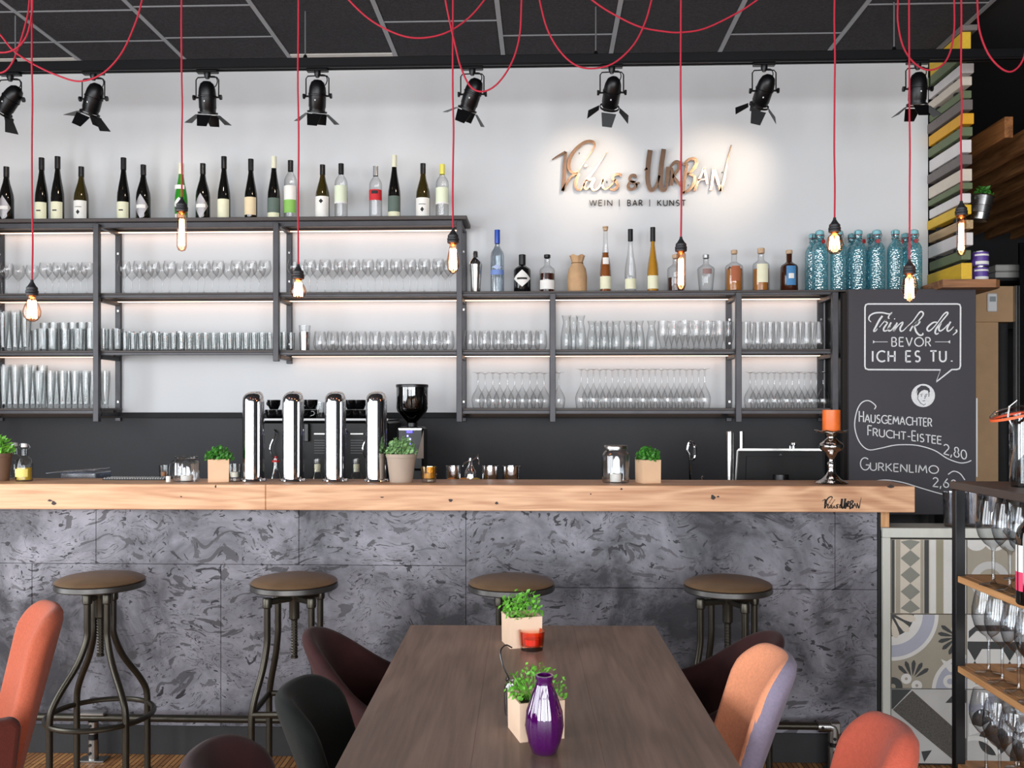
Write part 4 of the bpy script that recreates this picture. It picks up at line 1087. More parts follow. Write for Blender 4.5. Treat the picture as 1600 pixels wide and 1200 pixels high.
# ================================================================ SPIRITS ON THE LOWER LEDGE
YE = YS + .09; ZE = ZS[1]
def liq(n, c): return M('liquid_' + n, c, .12, 0, var=0, coat=.3)
Q_amber = liq('amber', (150,84,36)); Q_gold = liq('gold', (196,140,40)); Q_brown = liq('brown', (62,26,18)); Q_whisky = liq('whisky', (176,112,50)); Q_rum = liq('rum', (58,28,16))
def sm(px): return S_at(px, YE)
def squat(px, ytop, wpx, label, body, capm, liquid=None, labels=(), neck=.3, square=False, cap_h=.03, cap_r=None, shoulder=.62, name='spirit_bottle', taper=1.0, ybase=451):
    s = sm(px); hgt = Z_at(px, ytop, YE) - ZE; R = wpx*s/2; rn = R*neck; hs = hgt*shoulder
    t = thing(name, label, 'bottle', (X_at(px, YE), YE, ZE))
    pr = [(0,0),(R*.92*taper,0),(R*taper,.005),(R,hs*.97),(R*.9,hs+.008),(R*.55,hs+.02),(rn,hs+.03),(rn,hgt-cap_h)]
    seg = 24
    b = mb(body)
    if square:
        b.lathe(pr, 4); 
        for i, v in enumerate(b.v):
            a = Vector((v[0], v[1])); c, sn = math.cos(PI/4), math.sin(PI/4); b.v[i] = ((v[0]*c - v[1]*sn)*1.3, (v[0]*sn + v[1]*c)*1.1, v[2])
    else: b.lathe(pr, seg)
    b.build('body', parent=t, angle=50)
    c = mb(capm); cr = cap_r or rn*1.2; c.lathe([(rn*.9, hgt-cap_h-.004), (cr, hgt-cap_h), (cr, hgt-.002), (cr*.9, hgt), (0, hgt)], 16); c.build('cap', parent=t)
    if liquid:
        mm, fr_ = liquid; q = mb(mm); lv = hgt*fr_
        q.lathe([(0,.008),(R*.86*taper,.008),(R*.9,min(lv,hs*.95)),(R*.9 if lv <= hs else rn*.8, lv),(0,lv)], 20); q.build('liquid', parent=t)
    for L in labels:
        mm, z0_, z1_, half = L[:4]; bb = mb(mm); curved(bb, R*1.002*max(taper, 1), z0_*hgt, z1_*hgt, half, shape=(L[4] if len(L) > 4 else None), lift=(L[5] if len(L) > 5 else .0009)); bb.build('paper_label', parent=t)
    return t
sk = thing('cocktail_shaker', 'polished steel cocktail shaker right of the tall shelf post', 'shaker', (X_at(743, YE), YE, ZE))
b = mb(m_brushed); b.lathe([(0,0),(.028,0),(.029,.003),(.040,.165),(.041,.17),(.038,.17)], 24); b.build('cup', parent=sk)
b = mb(m_chrome); b.lathe([(.0405,.1705),(.040,.18),(.026,.205),(.018,.21),(.017,.212)], 24); b.build('strainer_top', parent=sk)
b = mb(m_chrome); b.lathe([(.0175,.2125),(.017,.24),(.013,.25),(0,.253)], 18); b.build('cap', parent=sk)
PROF['frost'] = (.040, [(0,0),(.037,0),(.040,.004),(.040,.20),(.037,.222),(.025,.24),(.0155,.25),(.0145,.262)], .27)
def tall(px, ytop, label, body, capm, liquid=None, labels=(), R=.034, cap=.24, ball=False):
    hgt = Z_at(px, ytop, YE) - ZE
    t = thing('spirit_bottle', label, 'bottle', (X_at(px, YE), YE, ZE))
    pr = [(0,0),(R*.93,0),(R,.005),(R,hgt*.30),(R*.9,hgt*.42),(R*.55,hgt*.6),(R*.38,hgt*.74),(R*.36,hgt*.95)]
    b = mb(body); b.lathe(pr, 24); b.build('body', parent=t, angle=50)
    c = mb(capm)
    if ball: c.lathe([(0,hgt*.93),(.012,hgt*.935),(.016,hgt*.955),(.016,hgt*.975),(.012,hgt*.98),(.017,hgt*.982),(.017,hgt),(0,hgt)], 16)
    else: c.lathe([(R*.4,hgt*(1-cap)),(R*.45,hgt*(1-cap)),(R*.45,hgt-.001),(0,hgt)], 16)
    c.build('cap', parent=t)
    if liquid:
        mm, lv = liquid; q = mb(mm); P = [(0,.006),(R*.9,.006),(R*.9,hgt*.30),(R*.8,hgt*.42)]
        if lv > .58: P += [(R*.47,hgt*.6)]
        if lv > .73: P += [(R*.32,hgt*.73)]
        q.lathe(P + [((R*.6 if lv < .7 else R*.3), hgt*lv), (0, hgt*lv)], 20); q.build('liquid', parent=t)
    for L in labels:
        mm, z0_, z1_, half = L[:4]; bb = mb(mm); curved(bb, R, z0_*hgt, z1_*hgt, half, shape=(L[4] if len(L) > 4 else None), lift=(L[5] if len(L) > 5 else .0009)); bb.build('paper_label', parent=t)
    return t
def mk_frost():
    hgt = Z_at(777, 359, YE) - ZE
    t = thing('spirit_bottle', 'frosted clear bottle with blue cap and blue band, right of the shaker', 'bottle', (X_at(777, YE), YE, ZE))
    b = mb(g_frost); b.lathe([(0,0),(.037,0),(.040,.004),(.040,hgt*.58),(.037,hgt*.64),(.022,hgt*.7),(.0145,hgt*.75),(.0145,hgt*.8)], 24); b.build('body', parent=t)
    b = mb(m_cap_blue); b.lathe([(.016,hgt*.78),(.0165,hgt*.79),(.0165,hgt*.995),(0,hgt)], 16); b.build('cap', parent=t)
    b = mb(paper('blue_band', (120,146,206))); curved(b, .040, hgt*.28, hgt*.36, 1.3); b.build('paper_label', parent=t)
    b = mb(paper('blue_hill', (176,190,222))); curved(b, .040, hgt*.36, hgt*.44, .8, shape=diamond); b.build('paper_label', parent=t)
mk_frost()
squat(816, 398, 27, 'squat black apothecary bottle with white diamond label', M('black_stone_glass', (16,16,18), .1, var=0, coat=.5), m_cap_black, labels=[(L_white, .14, .58, 1.15, diamond), (L_ink, .33, .38, .6, None, .0016)], neck=.34, cap_h=.06, shoulder=.6)
squat(855, 398, 24, 'clear squat bottle half full of brown liquor with white label', g_clear, m_cap_black, (Q_brown, .5), [(L_white, .08, .32, 1.15)], neck=.36, cap_h=.018, shoulder=.6)
bagp = thing('paper_bottle_bag', 'brown kraft paper bag tied round a bottle', 'bag', (X_at(902, YE), YE, ZE))
b = mb(M('kraft_paper', (196,158,118), .85, var=.08, vscale=20, bump=.3, bscale=40)); hg = Z_at(902, 400, YE) - ZE; Rb = 15*sm(902)
b.lathe([(0,0),(Rb*.93,0),(Rb,.01),(Rb*1.02,hg*.45),(Rb*.88,hg*.66),(Rb*.55,hg*.80),(Rb*.6,hg*.86),(Rb*.78,hg),(Rb*.7,hg*.99)], 28)
for i, v in enumerate(b.v):
    f = max(0, v[2]/hg - .5)*2; a = math.atan2(v[1], v[0]); k = 1 + .09*f*math.sin(7*a); b.v[i] = (v[0]*k, v[1]*k, v[2] + (.006*math.sin(5*a) if v[2] > hg*.95 else 0))
b.build('bag', parent=bagp, angle=60)
mb(M('twine', (120,90,60), .9)).tube([(Rb*.58*math.cos(a)*1.03, Rb*.58*math.sin(a)*1.03, hg*.80) for a in [2*PI*i/16 for i in range(16)]], .0022, 6, closed=True).build('string', parent=bagp)
tall(946, 354, 'tall slim bottle of amber brandy with round cork stopper', g_clear, m_cork, (Q_amber, .60), [(L_cream, .05, .24, 1.2), (L_white, .42, .52, .55, None, .0)], ball=True)
tall(985, 358, 'tall slim clear bottle with black capsule and cream label', g_clear, m_cap_black, None, [(L_cream, .05, .21, 1.2)], cap=.19)
tall(1020, 355, 'tall slim bottle of golden liqueur with dark capsule', g_clear, m_cap_black, (Q_gold, .80), [(L_cream, .05, .25, 1.2)], cap=.22)
squat(1056, 398, 27, 'squat bottle of brown liquor standing behind the long tubular bulb', g_clear, m_cork, (Q_brown, .38), [], neck=.36, cap_h=.02)
squat(1103, 398, 27, 'clear empty looking decanter shaped bottle tapering to its base', g_thick, m_cap_silver, None, [(paper('faint_print', (150,120,116)), .46, .6, .55)], neck=.32, cap_h=.02, shoulder=.62, taper=.78)
def hangtag(t, col, s=1):
    b = mb(col); b.T = Matrix.Translation((-.02*s, -.03, .125)) @ Matrix.Rotation(math.radians(35*s), 4, 'Y'); b.box(-.024, .02, -.001, .001, -.008, .012); b.build('neck_tag', parent=t, smooth=False)
    b = mb(col); b.tube([(0.0+.0155*math.cos(a), .0155*math.sin(a), .14) for a in [2*PI*i/12 for i in range(12)]], .0022, 5, closed=True); b.build('neck_cord', parent=t)
t = squat(1147, 391, 28, 'whisky bottle with copper print and slanted neck tag', g_clear, m_cork, (Q_whisky, .55), [(L_copper, .24, .6, .5)], neck=.3, cap_h=.02, shoulder=.6); hangtag(t, M('tag_brown', (96,58,40), .6))
squat(1189, 388, 26, 'whisky bottle with tall cream label, left of the blue-label rum', g_clear, m_cork, (Q_whisky, .52), [(L_cream, .2, .62, .7)], neck=.36, cap_h=.028, shoulder=.62)
t = squat(1233, 391, 27, 'dark rum bottle with bright blue label, left of the turquoise bottles', Q_rum, m_cork, None, [(L_blue, .14, .6, .55), (L_white, .3, .42, .3, None, .0014)], neck=.32, cap_h=.02, shoulder=.6); hangtag(t, M('tag_dark', (40,34,30), .6), -1)

# ---- turquoise swing-top bottles
g_turq = None
def turq():
    m, n, l, p = new_mat('turquoise_crackle_glass')
    tc = n.new('ShaderNodeTexCoord'); v = n.new('ShaderNodeTexVoronoi'); v.inputs['Scale'].default_value = 85; l.new(tc.outputs['Object'], v.inputs['Vector'])
    bu = n.new('ShaderNodeBump'); bu.inputs['Strength'].default_value = .9; bu.inputs['Distance'].default_value = .004; l.new(v.outputs['Distance'], bu.inputs['Height'])
    p.inputs['Base Color'].default_value = lin((120,206,220)); p.inputs['Roughness'].default_value = .12
    l.new(bu.outputs[0], p.inputs['Normal'])
    tr = n.new('ShaderNodeBsdfTransparent'); tr.inputs['Color'].default_value = lin((172,226,236))
    rp = n.new('ShaderNodeValToRGB'); rp.color_ramp.elements[0].position = .12; rp.color_ramp.elements[0].color = lin((222,246,248)); rp.color_ramp.elements[1].position = .5; rp.color_ramp.elements[1].color = lin((136,212,224))
    l.new(v.outputs['Distance'], rp.inputs['Fac']); l.new(rp.outputs['Color'], tr.inputs['Color']); l.new(rp.outputs['Color'], p.inputs['Base Color'])
    gl = n.new('ShaderNodeBsdfGlossy'); gl.inputs['Roughness'].default_value = .08; l.new(bu.outputs[0], gl.inputs['Normal'])
    m1 = n.new('ShaderNodeMixShader'); m1.inputs[0].default_value = .22; l.new(tr.outputs[0], m1.inputs[1]); l.new(p.outputs[0], m1.inputs[2])
    m2 = n.new('ShaderNodeMixShader'); m2.inputs[0].default_value = .24; l.new(m1.outputs[0], m2.inputs[1]); l.new(gl.outputs[0], m2.inputs[2])
    l.new(m2.outputs[0], n['Material Output'].inputs['Surface']); return m
g_turq = turq(); m_ceram = M('stopper_ceramic', (130,190,200), .3, var=.04); m_gasket = M('red_gasket', (150,40,44), .5, var=0); m_wire = M('bail_wire', (90,92,94), .3, .9, var=0)
def mk_swing():
    t = thing('swing_top_bottle', '', 'bottle', (0,0,0)); R = .0445
    b = mb(g_turq); b.lathe([(0,.002),(R*.9,0),(R,.006),(R*1.0,.222),(R*.95,.238),(R*.78,.254),(.026,.266),(.0185,.274),(.0175,.298),(.021,.30),(.021,.306)], 24); b.build('body', parent=t, angle=60)
    b = mb(m_ceram); b.lathe([(.017,.309),(.024,.312),(.024,.330),(.016,.336),(0,.338)], 16); b.build('stopper', parent=t)
    b = mb(m_gasket); b.lathe([(.015,.3062),(.021,.3065),(.021,.3088),(.015,.309)], 16); g = b.build('gasket', parent=t)
    b = mb(m_wire); b.tube([(.020,0,.29),(.028,0,.305),(.022,0,.33),(0,0,.338),(-.022,0,.33),(-.028,0,.305),(-.020,0,.29)], .0022, 6); b.tube([(.0215*math.cos(a), .0215*math.sin(a), .289) for a in [2*PI*i/14 for i in range(14)]], .0014, 5, closed=True)
    b.tube([(.021,-.003,.29),(.020,-.026,.272),(0,-.040,.268),(-.020,-.026,.272),(-.021,-.003,.29)], .0014, 6); b.build('wire_bail', parent=t)
    b = mb(m_gasket); b.T = Matrix.Translation((0,-.041,.268)) @ Matrix.Rotation(PI/2, 4, 'X'); b.lathe([(0,.004),(.012,.004),(.013,0),(0,0)], 10); b.build('bail_button', parent=t)
    return t
ksw = Kind(mk_swing); hz = (Z_at(1340, 361, YE) - ZE) / .338
where = ['leftmost of the front row', 'behind the round bulb', 'third of the front row from the left', 'fourth of the front row from the left', 'second of the front row from the right', 'rightmost, beside the battens']
for k, px in enumerate([1281, 1310, 1341, 1370, 1399, 1428]):
    ksw.put((X_at(px, YS+.056), YS+.056, ZE), 'turquoise dimpled swing-top bottle, ' + where[k], 'turquoise swing-top bottles', [.2, -.3, .5, -.2, .9, -.1][k], (1,1,hz))
where = ['back row, peeping out at the far left', 'back row, behind the third front bottle', 'back row, behind the fourth front bottle', 'back row, between the two rightmost front bottles']
for k, px in enumerate([1270, 1331, 1361, 1415]):
    ksw.put((X_at(px, YS+.16), YS+.16, ZE), 'turquoise dimpled swing-top bottle, ' + where[k], 'turquoise swing-top bottles', [1.2, .4, 1.0, 2.1][k], (1,1,hz))

# ---- things on the wooden ledge and the partition's back
def tin(px, z_, label):
    Yt = 5.28; t = thing('purple_tin', label, 'tin', (X_at(px, Yt), Yt, z_), group='purple tins'); R = 12.4*S_at(px, Yt); hh = .085
    b = mb(M('purple_print', (92,66,150), .45, var=.25, vscale=60, stretch=(1,1,.3))); b.lathe([(0,0),(R*.97,0),(R*.97,hh),(0,hh)], 22); b.build('wall', parent=t)
    b = mb(m_brushed); b.lathe([(R*.97,hh-.004),(R,hh-.003),(R,hh+.001),(R*.92,hh+.001),(R*.92,hh-.001)], 22); b.lathe([(R*.97,.004),(R,.003),(R,.0),(R*.96,0)], 22); b.build('rim', parent=t)
    b = mb(L_white); curved(b, R*.97, .012, .03, 1.0, lift=.001); curved(b, R*.97, .06, .07, 1.1, lift=.001); b.build('paper_label', parent=t)
tin(1531, ZLG, 'lower purple tin standing on the wooden ledge'); tin(1531.5, ZLG+.0865, 'upper purple tin stacked on the lower one')
YQ = 6.5
bt = thing('black_cabinet_top', 'black ledge top in the dark passage carrying two grey cases', 'shelf', (X_at(1570, YQ), YQ, Z_at(1570, 437, YQ)-.02))
mb(m_dark).box(X_at(1535, YQ), X_at(1660, YQ), YQ-.1, YQ+.2, Z_at(1570, 437, YQ)-.02, Z_at(1570, 437, YQ)).build('board', parent=bt, smooth=False, world=True)
for ya, yb, lb in ((427, 437, 'lower grey flat case on the passage ledge'), (416, 426.4, 'upper grey flat case stacked on the other')):
    o = mb(M('grey_case', (176,174,170), .5, var=.05)).box(X_at(1547, YQ), X_at(1595, YQ), YQ-.08, YQ+.12, Z_at(1570, yb, YQ)+.0008, Z_at(1570, ya, YQ), .006).build('flat_case', smooth=False)
    tag(o, lb, 'case', 'grey flat cases')

def leaves(n, R, Hh, mat, seed=0, size=.012, flat=.9, name='foliage', parent=None, z0=0.0, droop=0.0):
    rnd = random.Random(seed); b = mb(mat); vs = []; fs = []
    for i in range(n):
        th_ = rnd.uniform(0, 2*PI); ph = math.acos(rnd.uniform(-.1, 1)); rr = rnd.uniform(.55, 1.0)
        x = R*rr*math.sin(ph)*math.cos(th_); y = R*rr*math.sin(ph)*math.sin(th_)*flat; z_ = z0 + Hh*rr*math.cos(ph)*rnd.uniform(.75, 1.05) + .003
        s = size*rnd.uniform(.7, 1.35); d = Vector((rnd.gauss(0,1), rnd.gauss(0,1), rnd.gauss(.4,1))).normalized(); u = d.orthogonal().normalized(); w = d.cross(u); c = Vector((x, y, z_)); k = len(vs)
        vs += [tuple(c - u*s), tuple(c - w*s*.55 + d*s*.12), tuple(c + u*s), tuple(c + w*s*.55 + d*s*.12)]; fs += [[k, k+1, k+2], [k, k+2, k+3]]
    b.add(vs, fs)
    for i in range(14):
        a = rnd.uniform(0, 2*PI); b.tube([(0.3*R*math.cos(a)*rnd.random(), .3*R*math.sin(a)*rnd.random(), z0-.015), (R*.7*math.cos(a), R*.7*flat*math.sin(a), z0 + Hh*.55)], .0011, 4)
    o = b.build(name, parent=parent, smooth=False); o['kind'] = 'stuff'; return o
m_leaf = M('herb_leaf', (104,172,56), .5, var=.35, vscale=60, spec=.4); m_leaf_d = M('herb_leaf_dark', (62,128,42), .5, var=.35, vscale=60); m_leaf_l = M('herb_leaf_light', (112,176,60), .5, var=.3, vscale=60); m_leaf_w = M('herb_leaf_variegated', (120,160,100), .5, var=.35, vscale=90)
bk = thing('tin_bucket_plant', 'tilted zinc bucket with green herb hooked on the right side of the batten partition', 'plant', (X_at(1529, 5.3), 5.30, Z_at(1530, 345, 5.3)))
b = mb(m_brushed); b.T = Matrix.Rotation(math.radians(10), 4, 'Y'); b.lathe([(0,0),(.042,0),(.045,.003),(.049,.04),(.051,.042),(.053,.08),(.055,.082),(.059,.135),(.062,.138),(.060,.142),(.055,.138)], 26); b.build('bucket', parent=bk)
b = mb(m_wire); b.T = Matrix.Rotation(math.radians(10), 4, 'Y'); b.tube([(-.06,0,.13),(-.085,0,.15),(-.10,0,.13)], .002, 6); b.build('hook', parent=bk)
o = leaves(130, .055, .07, m_leaf_d, 3, .013, parent=bk, z0=.13); o.location = (.025, 0, 0)
# ================================================================ ON THE BAR
YI = 3.96
def bx_(px, Y=YI): return X_at(px, Y)
def herb_pot(px, Y, zb, wpx, ytop_pot, yleaf, label, kind='wood', mat=None, leafm=None, seed=1, wleaf=None, group=None, wtop=None):
    s = S_at(px, Y); w = wpx*s/2; hp = Z_at(px, ytop_pot, Y) - zb; hl = Z_at(px, yleaf, Y) - Z_at(px, ytop_pot, Y)
    t = thing('potted_herb', label, 'plant', (X_at(px, Y), Y, zb), group=group); m = mat or M('kraft_card_pot', (224,186,150), .7, var=.05)
    if kind == 'wood':       # folded card cover, square plan turned a little
        b = mb(m); vs = []
        for (k_, z_, r_) in ((0,0,1.0),(1,hp,1.02)):
            for q in range(4):
                a = PI/4 + q*PI/2 + .30; vs.append((w*1.28*r_*math.cos(a), w*1.28*r_*math.sin(a), z_))
        for q in range(4):
            a = PI/4 + q*PI/2 + .30; vs.append((w*1.2*math.cos(a), w*1.2*math.sin(a), hp))
        for q in range(4):
            a = PI/4 + q*PI/2 + .30; vs.append((w*1.2*math.cos(a), w*1.2*math.sin(a), hp*.8))
        fs = [[0,1,2,3]]
        for q in range(4):
            r_ = (q+1) % 4; fs += [[q, r_, 4+r_, 4+q], [4+q, 4+r_, 8+r_, 8+q], [8+q, 8+r_, 12+r_, 12+q]]
        fs.append([12,13,14,15]); b.add(vs, fs); b.build('pot_cover', parent=t, smooth=False)
    else:
        b = mb(m); w2 = w; w1 = w*.76
        b.lathe([(0,0),(w1,0),(w1*1.01,.004),(w2*.96,hp*.86),(w2,hp*.87),(w2,hp),(w2*.93,hp),(w2*.9,hp*.85),(0,hp*.85)], 30); b.build('pot', parent=t)
    mb(M('potting_soil', (52,38,28), .95, var=.3)).lathe([(0,hp*.87),(w*.8,hp*.86)], 14).build('soil', parent=t)
    leaves(260, (wleaf*s/2 if wleaf else w*1.25), hl*1.05, leafm or m_leaf, seed, .0105*(s/.0027), parent=t, z0=hp)
    return t
g_ribbed = glass('ribbed_glass', (246,248,250), .45, 2.4, .05, .09)
def jar(px, Y, zb, wpx, ytop, label, name='glass_jar', ribs=True, lidm=None, handle=False, candle=True, body=None):
    s = S_at(px, Y); R = wpx*s/2; hh = Z_at(px, ytop, Y) - zb
    t = thing(name, label, 'jar', (X_at(px, Y), Y, zb)); b = mb(body or g_ribbed)
    b.lathe([(0,.002),(R*.94,0),(R,.008),(R,hh*.3),(R,hh*.72),(R*.93,hh*.8),(R*.78,hh*.86),(R*.78,hh*.9)], 56)
    if ribs:
        for i, v in enumerate(b.v):
            a = math.atan2(v[1], v[0]); k = 1 + (.035*math.cos(14*a) if .01 < v[2] < hh*.78 else 0); b.v[i] = (v[0]*k, v[1]*k, v[2])
    b.build('body', parent=t, angle=60)
    b = mb(lidm or g_thick); b.lathe([(R*.80,hh*.9),(R*.86,hh*.905),(R*.88,hh*.97),(R*.84,hh),(R*.78,hh*.99)], 28); b.build('rim', parent=t)
    if handle:
        b = mb(m_wire); b.tube([(R*.89*math.cos(a), R*.89*math.sin(a), hh*.895) for a in [2*PI*i/20 for i in range(20)]], .0016, 5, closed=True)
        b.tube(smooth_pts([(-R*.9,0,hh*.89),(-R*1.15,-.015,hh*.7),(-R*1.2,-.02,hh*.4),(-R*1.15,-.02,hh*.22)], 4), .0018, 6); b.build('wire_handle', parent=t)
    if candle:
        b = mb(M('white_wax', (238,234,224), .5, var=.02)); b.lathe([(0,.004),(R*.42,.004),(R*.42,hh*.24),(0,hh*.23)], 16); b.build('tealight', parent=t)
    return t
def tealight_glass(px, Y, zb, wpx, ytop, label, col, wax=(244,238,220), glow=0):
    s = S_at(px, Y); R = wpx*s/2; hh = Z_at(px, ytop, Y) - zb
    t = thing('tealight_holder', label, 'candle holder', (X_at(px, Y), Y, zb))
    b = mb(col); b.lathe([(R*.86,hh*.2),(R*.9,hh*.22),(R,hh),(R*.93,hh),(R*.84,hh*.24),(0,hh*.22)], 22); b.build('cup', parent=t)
    b = mb(g_thick); b.lathe([(0,0),(R*.84,0),(R*.88,hh*.2)], 22); b.build('base', parent=t)
    b = mb(M('wax_%d' % wax[2], wax, .5, var=.02)); b.lathe([(0,hh*.26),(R*.55,hh*.26),(R*.55,hh*.55),(0,hh*.54)], 16); b.build('tealight', parent=t)
    return t
herb_pot(-2, YI, ZB, 38, 708, 680, 'dark brown round pot with herb at the left frame edge', 'round', M('brown_pot', (112,84,66), .7, var=.05), m_leaf, 5)
def mini_swing(px, Y, zb, ytop, label, liquid=True):
    hh = Z_at(px, ytop, Y) - zb; R = 12.5*S_at(px, Y); t = thing('swing_top_bottle', label, 'bottle', (X_at(px, Y), Y, zb)); b = mb(g_thick)
    b.lathe([(0,.002),(R*.92,0),(R,.005),(R,hh*.45),(R*.8,hh*.58),(R*.4,hh*.68),(R*.36,hh*.86),(R*.45,hh*.88)], 22); b.build('body', parent=t)
    if liquid:
        mb(liq('oil', (190,160,50))).lathe([(0,.006),(R*.88,.006),(R*.88,hh*.36),(0,hh*.36)], 18).build('liquid', parent=t)
        b = mb(paper('yellow', (230,214,120))); curved(b, R, hh*.12, hh*.33, .9); b.build('paper_label', parent=t)
    mb(m_white).lathe([(R*.3,hh*.9),(R*.38,hh*.91),(R*.34,hh),(0,hh)], 12).build('stopper', parent=t)
    mb(m_wire).tube([(R*.4,0,hh*.84),(R*.75,0,hh*.9),(R*.5,0,hh*.99),(0,0,hh*1.01),(-R*.5,0,hh*.99),(-R*.75,0,hh*.9),(-R*.4,0,hh*.84)], .0013, 5).build('wire_bail', parent=t)
mini_swing(38, YI, ZB, 693, 'small swing-top bottle of yellow oil at the left of the bar')
mini_swing(23, YBB-.02-.03, ZB, 692, 'empty small swing-top bottle partly hidden beside the brown pot', False)
# tray of folded clear lids on the staff shelf
tr_ = thing('clear_plastic_tray', 'clear plastic garnish tray with open lid behind the left part of the bar', 'tray', (X_at(136, 4.3), 4.3, 1.095))
zt_ = Z_at(136, 733, 4.3); m_clear_pl = glass('clear_plastic', (228,236,250), .7, 2.2, .2, .25)
b = mb(m_clear_pl).box(X_at(108, 4.3), X_at(162, 4.3), 4.22, 4.38, 1.0955, zt_-.012, .004); b.build('box', parent=tr_, smooth=False, world=True)
b = mb(m_clear_pl); b.T = Matrix.Translation((X_at(125, 4.3), 4.3, zt_-.004)) @ Matrix.Rotation(math.radians(-4), 4, 'Y'); b.box(-.125, .11, -.075, .075, -.004, .0, .0015); b.T = Matrix.Identity(4); b.build('lid', parent=tr_, smooth=False, world=True)
mt = thing('bar_mat', 'rubber drip mat with raised pale studs lying behind the bar edge', 'mat', (X_at(215, YBB), 4.06, ZB))
mb(m_rubber).box(X_at(166, 4.06), X_at(262, 4.06), 4.02, 4.12, ZB, ZB+.004, .001).build('sheet', parent=mt, smooth=False, world=True)
b = mb(M('stud_rubber', (150,150,148), .5))
for i in range(24):
    for j in range(3): b.lathe([(.005, 0), (.004, .006), (0, .007)], 8, (X_at(168 + i*3.95, 4.06), 4.035 + j*.034, ZB+.004))
b.build('studs', parent=mt, world=True)['kind'] = 'stuff'
tealight_glass(256, 4.06, ZB, 15, 727, 'small glass with brown spice beside the wired jar', g_thick, (150,98,60))
o = mb(M('white_wax', (238,234,224), .5)).lathe([(0,0),(.010,0),(.010,.025),(0,.024)], 12).build('white_tealight'); o.location = (bx_(267.5), 3.93, ZB); tag(o, 'tiny white tealight left of the wired jar', 'candle')
jar(291, YI, ZB, 40, 713, 'squat ribbed jar with black wire handle on the left half of the bar', handle=True)
herb_pot(342, YI, ZB, 34, 717, 697, 'herb in pale card cover between the wired jar and the first beer tap', 'wood', None, m_leaf_d, 11, wleaf=43)
tealight_glass(366, YI, ZB, 23, 725, 'clear glass tealight holder left of the first beer tap', g_thick)
# ---- beer taps
def mk_tap():
    t = thing('beer_tap', '', 'beer tap', (0,0,0)); R = .0455
    b = mb(m_chrome); b.lathe([(.054,0),(.056,.003),(.054,.009),(.048,.012)], 36, sy=1.2); b.build('base', parent=t)
    b = mb(m_chrome); n = 40; Ht = .345; vs = []; fs = []; rings = []
    prof = [(1,.0122), (1,Ht)] + [((1 - k_**2.6)**(1/2.6), Ht + .050*k_) for k_ in (.2,.4,.55,.7,.8,.88,.94,.98)]
    for r_, z_ in prof:
        ring = []
        for k in range(n):
            a = 2*PI*k/n; ring.append(len(vs)); vs.append((R*r_*math.cos(a), .058*r_*math.sin(a) + .05*(1-r_), z_))
        rings.append(ring)
    for A, B in zip(rings, rings[1:]):
        for k in range(n): fs.append([A[k], A[(k+1) % n], B[(k+1) % n], B[k]])
    top = len(vs); vs.append((0, .05, Ht+.050))
    for k in range(n): fs.append([rings[-1][k], rings[-1][(k+1) % n], top])
    b.add(vs, fs); b.build('column', parent=t, angle=60)
    b = mb(m_dullchrome); b.tube([(0,.057,.27),(0,.10,.27),(0,.125,.25),(0,.125,.20)], [.012,.011,.009,.007], 12); b.build('spout', parent=t)
    b = mb(m_blackplastic); b.tube([(0,.08,.28),(0,.085,.31),(0,.075,.36)], [.006,.008,.011], 10); b.build('handle', parent=t)
    return t
kp = Kind(mk_tap)
for px, w_ in ((396, 'leftmost'), (458, 'second from the left'), (524, 'third from the left'), (588, 'rightmost, beside the taupe plant pot')):
    kp.put((X_at(px, 3.99), 3.99, ZB), 'polished chrome beer tap column, ' + w_, 'chrome beer tap columns')
herb_pot(627, YI, ZB, 47, 709, 683, 'round taupe pot with pale green herb right of the beer taps', 'round', M('taupe_pot', (164,146,130), .75, var=.03), m_leaf_w, 21, wleaf=50)
tealight_glass(670, YI, ZB, 26, 729, 'golden glass tealight holder right of the taupe pot', glass('gold_glass', (244,222,130), .4, 2.2, .05, .1))
# ---- staff shelf: bottles, tins, oranges
ZSH = 1.095; YSH = 4.3
def steel_tin(px, ytop, wpx, label):
    R = wpx*S_at(px, YSH)/2; hh = Z_at(px, ytop, YSH) - ZSH; t = thing('steel_beaker', label, 'beaker', (X_at(px, YSH), YSH, ZSH), group='steel beakers behind the bar')
    mb(m_chrome).lathe([(0,0),(R*.9,0),(R,.003),(R,hh),(R*.95,hh),(R*.93,.01),(0,.008)], 24).build('cup', parent=t)
    mb(m_brushed).tube([(R*1.0*math.cos(a), R*math.sin(a), hh-.003) for a in [2*PI*i/24 for i in range(24)]], .002, 5, closed=True).build('rolled_rim', parent=t)
steel_tin(708, 727, 23, 'steel beaker behind the leftmost orange'); steel_tin(766, 727, 25, 'steel beaker right of the chrome cream dispenser'); steel_tin(799, 727, 27, 'rightmost steel beaker behind the bar')
m_orange = M('orange_peel', (226,140,30), .5, var=.12, vscale=20, bump=.4, bscale=220); m_or2 = M('orange_peel_green', (190,160,50), .5, var=.3, vscale=14, bump=.4, bscale=220)
for px, mm, lb in ((705, m_orange, 'orange lying in front of the leftmost steel beaker'), (724, m_orange, 'orange left of the greenish one behind the bar'), (743, m_or2, 'greenish yellow orange below the chrome dispenser')):
    R = .036; zc_ = ZSH + R; o = mb(mm).lathe([(R*math.sin(a), -R*math.cos(a)*.96) for a in [PI*k/12 for k in range(13)]], 20).build('orange'); o.location = (X_at(px, 4.20), 4.205, ZSH + R*.96 + .0); o.scale = (1,1,1)
    tag(o, lb, 'orange', 'oranges behind the bar')
